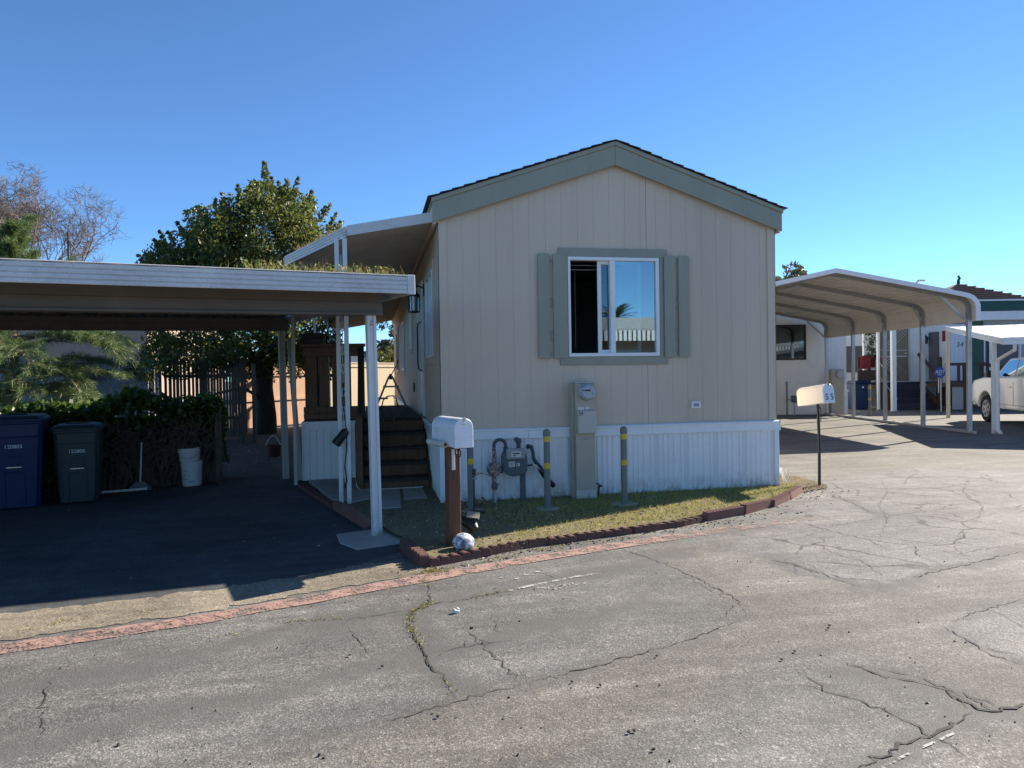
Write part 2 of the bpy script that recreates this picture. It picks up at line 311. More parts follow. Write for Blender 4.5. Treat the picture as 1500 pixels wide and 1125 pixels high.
# paint that has partly worn off
def wornpaint(name, col, keep0, keep1, scale=7):
    m, t, b = newmat(name); pos = coord(t, 'pos')
    n = noise(t, pos, scale, 9, .78); n2 = noise(t, pos, 60, 4, .7)
    c = mixc(t, n2, tuple(x*.7 for x in col), tuple(min(1, x*1.25) for x in col)); L(t, c, b.inputs['Base Color']); b.inputs['Roughness'].default_value = .85
    v = t.nodes.new('ShaderNodeTexVoronoi'); v.inputs['Scale'].default_value = 60; L(t, pos, v.inputs['Vector'])
    ad = t.nodes.new('ShaderNodeMath'); ad.operation = 'MULTIPLY_ADD'; L(t, v.outputs['Distance'], ad.inputs[0]); ad.inputs[1].default_value = -.22; L(t, n, ad.inputs[2])
    at = t.nodes.new('ShaderNodeAttribute'); at.attribute_name = 'wear'
    sb = t.nodes.new('ShaderNodeMath'); sb.operation = 'SUBTRACT'; L(t, ad.outputs[0], sb.inputs[0]); L(t, at.outputs['Fac'], sb.inputs[1])
    f = ramp(t, sb.outputs[0], keep0, keep1)
    tr = t.nodes.new('ShaderNodeBsdfTransparent'); mx = t.nodes.new('ShaderNodeMixShader')
    L(t, f, mx.inputs[0]); L(t, tr.outputs[0], mx.inputs[1]); L(t, b.outputs[0], mx.inputs[2]); L(t, mx.outputs[0], t.nodes['Material Output'].inputs[0])
    return m
MT['redpaint'] = wornpaint('worn_red_paint', (.36, .225, .19), .28, .43)
MT['whitepaint'] = wornpaint('worn_white_paint', (.44, .43, .4), .36, .45, 14)

# ---------------------------------------------------------------- mesh helpers
class MB:
    def __init__(s): s.v, s.f, s.m = [], [], []
    def add(s, V, F, mi=0):
        o = len(s.v); s.v += [tuple(p) for p in V]; s.f += [tuple(i+o for i in q) for q in F]; s.m += [mi]*len(F); return s
    def box(s, x0, x1, y0, y1, z0, z1, mi=0):
        V = [(x0, y0, z0), (x1, y0, z0), (x1, y1, z0), (x0, y1, z0), (x0, y0, z1), (x1, y0, z1), (x1, y1, z1), (x0, y1, z1)]
        return s.add(V, [(0, 3, 2, 1), (4, 5, 6, 7), (0, 1, 5, 4), (1, 2, 6, 5), (2, 3, 7, 6), (3, 0, 4, 7)], mi)
    def obox(s, c, size, rot=(0, 0, 0), mi=0):
        from mathutils import Euler
        e = Euler(rot).to_matrix(); hx, hy, hz = size[0]/2, size[1]/2, size[2]/2
        V = [Vector(c)+e @ Vector(p) for p in [(-hx, -hy, -hz), (hx, -hy, -hz), (hx, hy, -hz), (-hx, hy, -hz), (-hx, -hy, hz), (hx, -hy, hz), (hx, hy, hz), (-hx, hy, hz)]]
        return s.add(V, [(0, 3, 2, 1), (4, 5, 6, 7), (0, 1, 5, 4), (1, 2, 6, 5), (2, 3, 7, 6), (3, 0, 4, 7)], mi)
    def beam(s, p, q, a, b, mi=0, up=(0, 0, 1)):           # rectangular bar from p to q, a wide (sideways), b along up
        p, q = Vector(p), Vector(q); d = (q-p).normalized(); u = Vector(up)
        if abs(d.dot(u)) > .98: u = Vector((0, 1, 0))
        r = d.cross(u).normalized(); u = r.cross(d).normalized()
        V = [c+r*(a/2*i)+u*(b/2*j) for c in (p, q) for i, j in ((-1, -1), (1, -1), (1, 1), (-1, 1))]
        return s.add(V, [(0, 1, 2, 3), (7, 6, 5, 4), (0, 4, 5, 1), (1, 5, 6, 2), (2, 6, 7, 3), (3, 7, 4, 0)], mi)
    def tube(s, P, r, n=8, mi=0, cap=True):
        P = [Vector(p) for p in P]; k = len(P); rr = r if isinstance(r, (list, tuple)) else [r]*k
        V, F = [], []; a = None
        for i in range(k):
            d = (P[min(i+1, k-1)]-P[max(i-1, 0)])
            d = d.normalized() if d.length > 1e-9 else Vector((0, 0, 1))
            if a is None:
                a = d.orthogonal().normalized()
            else:
                a = (a-d*a.dot(d)); a = a.normalized() if a.length > 1e-6 else d.orthogonal().normalized()
            b = d.cross(a)
            for j in range(n):
                t = 2*math.pi*j/n; V.append(P[i]+a*(rr[i]*math.cos(t))+b*(rr[i]*math.sin(t)))
        for i in range(k-1):
            for j in range(n):
                F.append((i*n+j, i*n+(j+1) % n, (i+1)*n+(j+1) % n, (i+1)*n+j))
        if cap: F += [tuple(range(n))[::-1], tuple(range((k-1)*n, k*n))]
        return s.add(V, F, mi)
    def prism(s, poly, axis, a, b, mi=0):
        n = len(poly)
        f = {'x': lambda p, t: (t, p[0], p[1]), 'y': lambda p, t: (p[0], t, p[1]), 'z': lambda p, t: (p[0], p[1], t)}[axis]
        V = [f(p, a) for p in poly]+[f(p, b) for p in poly]
        F = [tuple(range(n))[::-1], tuple(range(n, 2*n))]+[(i, (i+1) % n, n+(i+1) % n, n+i) for i in range(n)]
        return s.add(V, F, mi)
    def lathe(s, prof, n=24, c=(0, 0, 0), mi=0, axis='z'):
        V, F = [], []
        for r, h in prof:
            for j in range(n):
                t = 2*math.pi*j/n; x, y = r*math.cos(t), r*math.sin(t)
                V.append((c[0]+x, c[1]+y, c[2]+h) if axis == 'z' else (c[0]+x, c[1]+h, c[2]+y) if axis == 'y' else (c[0]+h, c[1]+x, c[2]+y))
        for i in range(len(prof)-1):
            for j in range(n): F.append((i*n+j, i*n+(j+1) % n, (i+1)*n+(j+1) % n, (i+1)*n+j))
        F += [tuple(range(n))[::-1], tuple(range((len(prof)-1)*n, len(prof)*n))]
        return s.add(V, F, mi)
    def poly(s, P, z=None, mi=0):
        V = [(p[0], p[1], z) for p in P] if z is not None else P
        return s.add(V, [tuple(range(len(V)))], mi)
    def build(s, name, mats, parent=None, bevel=0., smooth=False, loc=(0, 0, 0), rot=(0, 0, 0), fix=True, seg=1):
        me = bpy.data.meshes.new(name); me.from_pydata(s.v, [], s.f)
        mats = mats if isinstance(mats, (list, tuple)) else [mats]
        for m in mats: me.materials.append(MT[m] if isinstance(m, str) else m)
        if len(mats) > 1: me.polygons.foreach_set('material_index', s.m)
        if fix:
            b = bmesh.new(); b.from_mesh(me); bmesh.ops.recalc_face_normals(b, faces=b.faces); b.to_mesh(me); b.free()
        if smooth:
            me.polygons.foreach_set('use_smooth', [True]*len(me.polygons)); me.set_sharp_from_angle(angle=R(38))
        me.update()
        o = bpy.data.objects.new(name, me); COL.objects.link(o)
        if parent is not None: o.parent = parent
        o.location = loc; o.rotation_euler = rot
        if bevel:
            md = o.modifiers.new('edge', 'BEVEL'); md.width = bevel; md.segments = seg; md.limit_method = 'ANGLE'; md.angle_limit = R(40)
        return o
def thing(name, label, cat, loc=(0, 0, 0), rz=0., group=None, parent=None):
    o = bpy.data.objects.new(name, None); COL.objects.link(o); o.empty_display_size = .2
    o.location = loc; o.rotation_euler = (0, 0, rz) if not isinstance(rz, (tuple, list)) else rz
    return tag(o, label, cat, group)
def tag(o, label, cat, group=None, kind=None):
    o['label'] = label; o['category'] = cat
    if group: o['group'] = group
    if kind: o['kind'] = kind
    return o
def struct(o, label=None):
    o['kind'] = 'structure'
    if label: o['label'] = label
    return o
def text(name, s, size, mat, parent, loc, rot, ext=.001, shear=0., sx=1.):
    cu = bpy.data.curves.new(name, 'FONT'); cu.body = s; cu.size = size; cu.extrude = ext; cu.align_x = 'CENTER'; cu.align_y = 'CENTER'; cu.shear = shear
    t = bpy.data.objects.new('tmp', cu); COL.objects.link(t)
    dg = bpy.context.evaluated_depsgraph_get(); me = bpy.data.meshes.new_from_object(t.evaluated_get(dg))
    bpy.data.objects.remove(t); me.name = name
    me.materials.clear(); me.materials.append(MT[mat])
    o = bpy.data.objects.new(name, me); COL.objects.link(o); o.parent = parent; o.location = loc; o.rotation_euler = rot; o.scale = (sx, 1, 1)
    return o
def setattr_f(o, name, vals):
    a = o.data.attributes.new(name, 'FLOAT', 'POINT'); a.data.foreach_set('value', np.asarray(vals, dtype=np.float32))
def dup(o, parent=None):
    c = o.copy(); COL.objects.link(c)
    if parent is not None: c.parent = parent
    for ch in list(o.children): dup(ch, c)
    return c
def cloud(P, size, mat, name, parent=None, aspect=.5, droop=0., flat=0.):
    """many leaf-sized quads at the points P (n,3)"""
    P = np.asarray(P, float); n = len(P)
    a = nrng.normal(size=(n, 3)); a[:, 2] = a[:, 2]*(1-flat)-droop; a /= np.linalg.norm(a, axis=1)[:, None]
    b = nrng.normal(size=(n, 3)); b -= a*(a*b).sum(1)[:, None]; b /= np.linalg.norm(b, axis=1)[:, None]
    s = size*nrng.uniform(.45, 1.55, n)[:, None]; a *= s*.5; b *= s*.5*aspect
    nrm = np.cross(a, b); nrm /= (np.linalg.norm(nrm, axis=1)[:, None]+1e-9); fold = nrm*s*.08
    V = np.stack([P-a, P+b*1.0+fold, P+a, P-b*1.0+fold], 1).reshape(-1, 3)
    me = bpy.data.meshes.new(name); me.vertices.add(4*n); me.vertices.foreach_set('co', V.ravel())
    me.loops.add(4*n); me.loops.foreach_set('vertex_index', np.arange(4*n)); me.polygons.add(n)
    me.polygons.foreach_set('loop_start', np.arange(0, 4*n, 4)); me.update(calc_edges=True); me.validate()
    me.materials.append(MT[mat])
    o = bpy.data.objects.new(name, me); COL.objects.link(o)
    if parent is not None: o.parent = parent
    return o
def blades(P, h, wd, mat, name, parent=None, lean=.5, up=None):
    """thin triangles standing at the points P"""
    P = np.asarray(P, float); n = len(P)
    hh = h*nrng.uniform(.45, 1.3, n) if np.isscalar(h) else np.asarray(h)
    d = nrng.normal(size=(n, 3))*lean
    if up is None: d[:, 2] = 1
    else: d += np.asarray(up)
    d /= np.linalg.norm(d, axis=1)[:, None]
    t = nrng.uniform(0, 2*math.pi, n); s = np.stack([np.cos(t), np.sin(t), np.zeros(n)], 1)*wd*.5
    if up is not None:
        s = np.cross(d, nrng.normal(size=(n, 3))); s /= np.linalg.norm(s, axis=1)[:, None]; s *= wd*.5
    V = np.stack([P-s, P+s, P+d*hh[:, None]], 1).reshape(-1, 3)
    me = bpy.data.meshes.new(name); me.vertices.add(3*n); me.vertices.foreach_set('co', V.ravel())
    me.loops.add(3*n); me.loops.foreach_set('vertex_index', np.arange(3*n)); me.polygons.add(n)
    me.polygons.foreach_set('loop_start', np.arange(0, 3*n, 3)); me.update(calc_edges=True); me.validate()
    me.materials.append(MT[mat])
    o = bpy.data.objects.new(name, me); COL.objects.link(o)
    if parent is not None: o.parent = parent
    return o
def inpoly(x, y, poly):
    x = np.asarray(x); y = np.asarray(y); r = np.zeros(x.shape, bool); n = len(poly)
    for i in range(n):
        x1, y1 = poly[i]; x2, y2 = poly[(i+1) % n]
        c = ((y1 > y) != (y2 > y)) & (x < (x2-x1)*(y-y1)/(y2-y1+1e-12)+x1); r ^= c
    return r
def dist_pl(x, y, pts, closed=False):
    d = np.full(np.shape(x), 1e9); n = len(pts)
    for i in range(n if closed else n-1):
        x1, y1 = pts[i]; x2, y2 = pts[(i+1) % n]; dx, dy = x2-x1, y2-y1; l = dx*dx+dy*dy+1e-12
        t = np.clip(((x-x1)*dx+(y-y1)*dy)/l, 0, 1); d = np.minimum(d, np.hypot(x-x1-t*dx, y-y1-t*dy))
    return d
# ================================================================ THE GROUND
KO = (-.78, -1.38); KA = R(17)
def K(u, v): return (KO[0]+u*math.cos(KA)-v*math.sin(KA), KO[1]+u*math.sin(KA)+v*math.cos(KA))
NA = R(-11.3)
def NW(e, d): return (e*math.cos(NA)-d*math.sin(NA), e*math.sin(NA)+d*math.cos(NA))
PX = lambda L_: [G(*p) for p in L_]

mb = MB(); mb.poly([(-400, -400), (400, -400), (400, 400), (-400, 400)], -.02)
struct(mb.build('ground', 'far'))
# the road sheet near the viewer carries paving tones and seams in its vertices
xs = np.arange(-9.5, 20.01, .06); ys = np.arange(-8.6, 12.01, .06)
X, Y = np.meshgrid(xs, ys); x, y = X.ravel(), Y.ravel()
jx = x+.05*np.sin(y*9+x*3)+.03*np.sin(y*23-x*11); jy = y+.05*np.sin(x*8-y*4)+.03*np.sin(x*27+y*13)
def soft(poly, wdt): 
    d = dist_pl(jx, jy, poly, True); s = np.where(inpoly(jx, jy, poly), d, -d); return np.clip(s/wdt*.5+.5, 0, 1)
A = PX([(1063, 800), (1119, 817), (1179, 840), (1269, 862), (1305, 853), (1395, 831), (1500, 806), (1640, 770), (1640, 690), (1341, 687), (1240, 694), (1200, 716), (1150, 760), (1100, 780)])
Bp = PX([(1170, 983), (1224, 968), (1278, 983), (1359, 1010), (1422, 1044), (1386, 1064), (1314, 1096), (1251, 1125), (1150, 1180), (900, 1180), (1000, 1080)])
Cp = PX([(1381, 916), (1440, 895), (1500, 876), (1640, 840), (1640, 1010), (1500, 975), (1449, 957), (1413, 934)])
Dp = PX([(-400, 1010), (-400, 1240), (100, 1180), (500, 1077), (633, 1037), (673, 1027), (767, 1002), (867, 977), (1000, 940), (1085, 905), (1060, 870), (1000, 838), (960, 818), (917, 806), (830, 812), (700, 842), (300, 912), (0, 965)])
Sh = PX([(-400, 955), (0, 915), (300, 872), (590, 818), (640, 834), (870, 792), (1040, 768), (1180, 727), (1200, 745), (1060, 790), (917, 806), (700, 842), (300, 912), (0, 962)])
tone = .05+.25*np.clip(np.sin(x*.5+y*.9)*np.sin(x*.33-y*.4+1), 0, 1)
tone = np.maximum(tone, .55*soft(Dp, .1)); tone = np.maximum(tone, 1.0*soft(A, .1)); tone = np.maximum(tone, .9*soft(Bp, .35)); tone = np.maximum(tone, 1.05*soft(Cp, .1)); tone = np.maximum(tone, .5*soft(Sh, .1))
seam = 0*x
def sm(pts, wdt, a):
    global seam
    seam = np.maximum(seam, a*np.clip(1.25-dist_pl(jx, jy, PX(pts))/wdt, 0, 1))
sm([(-300, 1190), (0, 1150), (300, 1110), (500, 1077), (633, 1037), (767, 1002), (867, 977), (1000, 940), (1085, 908)], .05, .75)
sm([(1119, 818), (1179, 841), (1269, 863), (1305, 854), (1395, 832), (1500, 807), (1640, 770)], .06, .85)
sm([(0, 1000), (300, 945), (500, 905), (600, 893), (747, 862), (917, 828), (1000, 812)], .09, .5)
sm([(0, 1085), (150, 1075), (300, 1030), (500, 985), (700, 942), (900, 890), (1060, 850)], .14, .4)
sm([(600, 900), (605, 925), (633, 977), (672, 1024)], .09, .75)
sm([(1224, 970), (1287, 988), (1337, 997), (1386, 1012), (1422, 1040)], .05, 1.)
sm([(1386, 1012), (1425, 1036), (1455, 1038)], .12, .9)
sm([(1430, 1040), (1489, 1034), (1600, 1010)], .06, .9); sm([(1240, 1132), (1314, 1096), (1386, 1064), (1425, 1045)], .06, .7)
sm([(1381, 916), (1440, 896), (1500, 877)], .04, .6); sm([(1383, 918), (1413, 935), (1449, 958), (1500, 976)], .04, .8)
sm([(1197, 712), (1314, 716), (1500, 720)], .07, .45); sm([(1211, 722), (1251, 738), (1287, 756)], .08, .55); sm([(1060, 800), (1180, 775), (1290, 760), (1420, 745)], .1, .25)
band = 0*x
def bd(pts, wdt, a):
    global band
    d = dist_pl(jx, jy, PX(pts)); band = np.maximum(band, a*np.clip((wdt-d)/(wdt*.45), 0, 1))
bd([(-400, 1075), (0, 1012), (177, 985), (413, 927), (591, 893), (750, 862), (917, 829), (1000, 812)], .16, .75)
bd([(-300, 1150), (0, 1098), (236, 1050), (472, 1003), (610, 965), (700, 945), (800, 918), (950, 880)], .13, .7)
bd([(610, 900), (622, 930), (640, 975), (668, 1015)], .14, .8); bd([(580, 900), (590, 930)], .08, .4)
bd([(300, 960), (420, 940), (560, 915)], .07, .5); bd([(700, 905), (840, 875), (960, 850)], .06, .45)
bd([(1119, 812), (1200, 842), (1269, 864), (1305, 856), (1395, 833), (1500, 808), (1640, 770)], .1, .55)
bd([(1197, 708), (1314, 716), (1500, 722)], .1, .5); bd([(1205, 716), (1251, 738), (1300, 760)], .1, .5); bd([(1235, 975), (1330, 1000), (1400, 1025), (1450, 1040)], .1, .6); bd([(1255, 1126), (1314, 1096), (1390, 1066), (1425, 1045)], .09, .65)
web = np.maximum(soft(A, .3), soft(Cp, .3)); web = np.maximum(web, .5*soft(Bp, .3))
nx, ny = len(xs), len(ys)
idx = np.arange(nx*ny).reshape(ny, nx)
F = np.stack([idx[:-1, :-1], idx[:-1, 1:], idx[1:, 1:], idx[1:, :-1]], -1).reshape(-1, 4)
me = bpy.data.meshes.new('road'); me.vertices.add(nx*ny)
zz = .006*np.sin(x*1.1+y*.6)*np.sin(y*.9-x*.3)-.012*np.clip(seam, 0, 1)*.5
me.vertices.foreach_set('co', np.stack([x, y, zz*0-.002*np.clip(seam, 0, 1)], 1).ravel())
me.loops.add(F.size); me.loops.foreach_set('vertex_index', F.ravel()); me.polygons.add(len(F)); me.polygons.foreach_set('loop_start', np.arange(0, F.size, 4)); me.update(calc_edges=True)
me.materials.append(MT['road']); road = bpy.data.objects.new('road', me); COL.objects.link(road); struct(road)
setattr_f(road, 'tone', tone); setattr_f(road, 'seam', np.clip(seam, 0, 1)); setattr_f(road, 'web', web); setattr_f(road, 'band', band)

# driveway, gutter, worn red line
def wob(P, step=.12, amp=.012, closed=True):
    out = []; n = len(P)
    for i in range(n if closed else n-1):
        a, b = P[i], P[(i+1) % n]; k = max(1, int(math.dist(a, b)/step))
        for j in range(k):
            t = j/k; out.append((a[0]+(b[0]-a[0])*t+rng.gauss(0, amp), a[1]+(b[1]-a[1])*t+rng.gauss(0, amp)))
    if not closed: out.append(P[-1])
    return out
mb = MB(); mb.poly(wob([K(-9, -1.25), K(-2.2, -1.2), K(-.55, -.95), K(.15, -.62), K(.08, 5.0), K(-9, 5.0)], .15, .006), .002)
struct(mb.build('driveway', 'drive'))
gp = [(-1100, 1075), (0, 900), (300, 866), (480, 838), (590, 818), (640, 836), (600, 845), (450, 869), (300, 897), (150, 918), (0, 940), (-1100, 1120)]
mb = MB(); mb.poly(wob([G(*p) for p in gp], .06, .022), .004)
struct(mb.build('gutter', 'gutter_'))
def strip(name, mat, c0, c1, z, wear):
    """a painted line between two edge polylines, wear rising where WEAR says"""
    mb = MB(); n = len(c0); V = []
    for a, b in zip(c0, c1): V += [(a[0], a[1], z), (b[0], b[1], z)]
    mb.add(V, [(2*i, 2*i+1, 2*i+3, 2*i+2) for i in range(n-1)]); o = mb.build(name, mat, fix=False)
    setattr_f(o, 'wear', [w_ for w_ in wear for _ in (0, 1)]); return o
Lc = [(-900, 1096), (-300, 996), (0, 952), (150, 930), (300, 907), (450, 879), (620, 848), (760, 823), (900, 800), (1010, 784), (1090, 773), (1150, 765), (1192, 758)]
Cc = wob([G(*p) for p in Lc], .25, .004, False); e0, e1 = [], []
for i, p in enumerate(Cc):
    a, b = Cc[max(0, i-1)], Cc[min(len(Cc)-1, i+1)]; l = math.dist(a, b); nx_, ny_ = -(b[1]-a[1])/l, (b[0]-a[0])/l
    h = .092+rng.gauss(0, .006); e0.append((p[0]+nx_*h, p[1]+ny_*h)); e1.append((p[0]-nx_*h, p[1]-ny_*h))
wr = [(.0 if p[0] < 1.2 else min(.17, (p[0]-1.2)*.05)) for p in Cc]
struct(strip('red_line', 'redpaint', e0, e1, .006, wr))
# traces of white paint: a thin stroke and a few broken marks
c = [G(*p) for p in [(745, 866), (775, 859), (810, 852), (845, 845), (880, 840)]]
struct(strip('white_stroke', 'whitepaint', [(p[0], p[1]+.02) for p in c], [(p[0], p[1]-.02) for p in c], .004, [.02, -.05, 0, -.05, .05]))
c = [G(*p) for p in [(1292, 1126), (1312, 1115), (1342, 1100), (1372, 1087), (1398, 1075)]]
struct(strip('white_stroke', 'whitepaint', [(p[0], p[1]+.008) for p in c], [(p[0], p[1]-.006) for p in c], .004, [.02, -.02, .03, -.04, 0]))
mb = MB()
for (px, py, l, ww, a) in [(797, 862, .14, .025, -.9), (806, 861, .12, .03, .3), (815, 860, .12, .03, .2), (816, 863, .08, .03, .2), (824, 858, .1, .03, .1), (834, 856, .08, .028, 0), (843, 857, .06, .03, .4), (775, 842, .09, .02, -.6), (788, 838, .06, .02, -.6), (757, 848, .04, .02, .3), (856, 855, .06, .04, .3), (790, 872, .05, .03, .2), (735, 847, .05, .02, 0)]:
    p = G(px, py); ca, sa = math.cos(a+.3), math.sin(a+.3)
    q = [(p[0]+ca*dx*l-sa*dy*ww+rng.gauss(0, .006), p[1]+sa*dx*l+ca*dy*ww+rng.gauss(0, .006)) for dx, dy in ((-.5, -.3), (0, -.5), (.5, -.4), (.55, .2), (0, .5), (-.5, .4))]
    mb.poly(q, .004)
struct(mb.build('white_marks', 'whitepaint', fix=False))
# cracks: thin jagged dark ribbons
cr = MB()
def crack(pts, wd=.012, px=True, jit=.013):
    P = PX(pts) if px else pts; Q = []
    for i in range(len(P)-1):
        k = max(2, int(math.dist(P[i], P[i+1])/.03))
        for j in range(k):
            t = j/k; f = math.sin(math.pi*t)**.5 if k > 1 else 0
            Q.append((P[i][0]+(P[i+1][0]-P[i][0])*t+rng.gauss(0, jit)*f, P[i][1]+(P[i+1][1]-P[i][1])*t+rng.gauss(0, jit)*f))
    Q.append(P[-1]); V = []; n = len(Q)
    for i, p in enumerate(Q):
        a, b = Q[max(0, i-1)], Q[min(n-1, i+1)]; l = math.dist(a, b)+1e-9; tp = min(1, 4*min(i, n-1-i)/n+.15)
        h = wd*.33*rng.uniform(.3, 1.4)*tp; V += [(p[0]-(b[1]-a[1])/l*h, p[1]+(b[0]-a[0])/l*h, .003), (p[0]+(b[1]-a[1])/l*h, p[1]-(b[0]-a[0])/l*h, .003)]
    cr.add(V, [(2*i, 2*i+1, 2*i+3, 2*i+2) for i in range(n-1)])
C1 = [(625, 830), (628, 860), (628, 883), (603, 897), (603, 920), (617, 947), (633, 977), (653, 997), (670, 1023)]
crack(C1, .018); crack([(606, 930), (622, 962), (640, 990)], .008)
C2 = [(600, 897), (633, 885), (687, 877), (747, 865)]; crack(C2, .014); crack([(500, 910), (600, 893)], .008)
crack([(680, 922), (690, 930), (707, 944)], .008); crack([(700, 940), (727, 963), (747, 983), (763, 1001)], .012); crack([(684, 934), (681, 942), (683, 948)], .008)
crack([(690, 928), (707, 938), (722, 941)], .008); crack([(720, 898), (727, 917), (727, 932)], .007); crack([(637, 955), (665, 950), (700, 944), (745, 938)], .009)
crack([(785, 833), (800, 842), (815, 846)], .008)
crack([(905, 800), (917, 807), (950, 817), (983, 830), (1000, 838), (1045, 860), (1081, 880), (1094, 903)], .012)
crack([(1075, 885), (1060, 905), (1045, 915)], .007); crack([(1000, 842), (1040, 864), (1070, 880)], .006)
crack([(1117, 815), (1140, 822), (1179, 833), (1225, 849), (1269, 862)], .014); crack([(1117, 818), (1165, 826), (1200, 838), (1235, 847), (1310, 851)], .01); crack([(1170, 820), (1200, 835), (1240, 842)], .008)
crack([(1100, 790), (1150, 783), (1200, 776), (1260, 763), (1330, 752), (1420, 742)], .008); crack([(1290, 700), (1300, 720), (1287, 740), (1300, 760), (1287, 793)], .007); crack([(1420, 700), (1410, 720), (1440, 742), (1431, 764)], .008); crack([(1341, 800), (1400, 812), (1470, 800), (1500, 795)], .007); crack([(1180, 790), (1220, 810), (1262, 822), (1300, 848)], .007); crack([(1150, 755), (1175, 766), (1233, 782), (1287, 793), (1341, 800), (1343, 813), (1366, 822), (1390, 830)], .012); crack([(1270, 790), (1300, 805), (1330, 812)], .007)
crack([(1233, 782), (1210, 777), (1170, 789)], .006)
crack([(1408, 777), (1413, 786), (1400, 792), (1395, 797), (1370, 799), (1341, 800)], .012); crack([(1395, 793), (1415, 797), (1430, 800)], .008)
crack([(1381, 748), (1400, 756), (1431, 764), (1470, 768), (1500, 772)], .01); crack([(1381, 748), (1385, 742), (1400, 738)], .01)
crack([(1197, 711), (1250, 713), (1314, 716), (1400, 716), (1500, 719)], .01); crack([(1323, 710), (1330, 700), (1345, 692)], .012)
crack([(1211, 722), (1251, 738), (1287, 756)], .012); crack([(1470, 720), (1485, 730), (1500, 735)], .01)
crack([(1233, 970), (1262, 978), (1287, 988), (1337, 997), (1386, 1010), (1405, 1025), (1417, 1037)], .014); crack([(1240, 971), (1300, 982), (1350, 993), (1395, 1012), (1420, 1030)], .01)
crack([(1386, 1012), (1430, 1037), (1453, 1042), (1489, 1036), (1520, 1030)], .022); crack([(1417, 1020), (1440, 1034), (1455, 1040)], .012); crack([(1400, 1012), (1445, 1026), (1462, 1036)], .01)
crack([(1170, 983), (1195, 1000), (1215, 1015), (1245, 1023), (1269, 1031), (1300, 1043), (1323, 1055), (1350, 1068), (1368, 1080), (1404, 1100), (1453, 1128)], .01)
crack([(1215, 1015), (1205, 1010), (1170, 1003)], .006)
crack([(1255, 1126), (1314, 1097), (1350, 1080), (1390, 1066), (1425, 1045)], .02)
crack([(1381, 917), (1413, 935), (1449, 958), (1475, 967), (1510, 979)], .014); crack([(1430, 945), (1470, 955), (1500, 960)], .008)
crack([(67, 993), (68, 1020), (62, 1057), (55, 1092)], .009); crack([(510, 917), (527, 940), (540, 957)], .008)
crack([(767, 1002), (720, 1013), (673, 1027), (633, 1038), (560, 1058)], .012); crack([(767, 1002), (867, 978), (1000, 941), (1085, 908)], .012)
crack([(1305, 853), (1395, 832), (1500, 807)], .014); crack([(1381, 915), (1440, 895), (1500, 877)], .01)
crack([(425, 755), (470, 770), (500, 790), (520, 806)], .01); crack([(1140, 640), (1230, 648), (1300, 644)], .02); crack([(1290, 668), (1400, 664), (1500, 668)], .02)
MT['crack'] = mk('crack_dark', (.05, .046, .041), .95, var=.3, bump=0)  # near-black brown of the open cracks, also on the hedge core
struct(cr.build('pavement_cracks', 'crack', fix=False))
# weeds and moss in the cracks
P = []
for seg, n in ((C1[:6], 330), (C1[6:9], 60), (C2, 130), ([(300, 938), (420, 912), (500, 905)], 120), ([(0, 932), (110, 908), (240, 893)], 170), ([(625, 840), (631, 835), (640, 838), (700, 826), (760, 812), (830, 800)], 500)):
    Q = PX(seg)
    for _ in range(n):
        i = rng.randrange(len(Q)-1); t = rng.random(); g = .022 if rng.random() < .8 else .05
        if math.sin(9*(Q[i][0]+t*(Q[i+1][0]-Q[i][0]))+5*Q[i][1]) < -.35: continue
        P.append((Q[i][0]+t*(Q[i+1][0]-Q[i][0])+rng.gauss(0, g), Q[i][1]+t*(Q[i+1][1]-Q[i][1])+rng.gauss(0, g), .003))
o = blades(P, .018, .01, 'moss', 'crack_weeds', lean=.9); tag(o, 'yellow green moss and tiny weeds growing in the pavement cracks', 'weeds', kind='stuff')
# yard beyond the carport and beside the house
mb = MB(); mb.poly([K(-14, 4.95), K(.02, 4.95), K(.02, 3.2), (-1.75, 2.2), (.3, 2.2), (.3, 60), (-60, 60), K(-40, 4.95)], .006)
struct(mb.build('yard', 'yard'))
# planting strip between the carport and the house
mb = MB(); mb.poly(wob([(-.36, -2.5), (-.15, -2.3), (.4, -2.1), (.3, 2.4), (-1.72, 2.4), (-1.45, 1.2), (-1.0, -.4), (-.72, -1.2), (-.5, -1.85)], .15, .01), .05)
struct(mb.build('soil_strip', 'lawnsoil'))
LAWN = [(-.36, -2.53), (.05, -2.33), (.45, -2.14), (.86, -2.03), (1.22, -1.93), (1.82, -1.78), (2.24, -1.64), (2.54, -1.48), (3.14, -1.24), (3.72, -.9), (4.2, -.5), (4.56, -.12), (4.62, .06), (4.45, .1), (-.3, .1), (-.3, -1.4)]
mb = MB(); mb.prism(LAWN, 'z', 0, .052); struct(mb.build('lawn', 'lawnsoil'))
mb = MB(); mb.poly(wob([(4.55, -.3), (4.95, -.12), (5.15, .1), (5.2, .9), (4.95, 1.6), (4.5, 1.4), (4.3, .3)], .1, .02), .01)
struct(mb.build('dry_verge', 'soil'))
P, D = [], []
for _ in range(60000):
    px, py = rng.uniform(-.4, 4.65), rng.uniform(-2.6, .1)
    if not inpoly(np.array([px]), np.array([py]), LAWN)[0]: continue
    f = .5+.5*math.sin(px*3.1+py*5)*math.sin(py*4.3-px*1.7)
    dens = (.07 if px < .3+.25*math.sin(py*3) else .5+.2*f if px < 1.2 else .75+.25*f)
    if rng.random() > dens: continue
    (D if rng.random() < (.65 if px < .4 else .22+.4*(py < -1.1+px*.15)*f) else P).append((px, py, .048))
tag(blades(P, .045, .007, 'blade', 'grass', lean=.75), 'sparse green and yellow grass on the strip in front of the house', 'grass', kind='stuff')
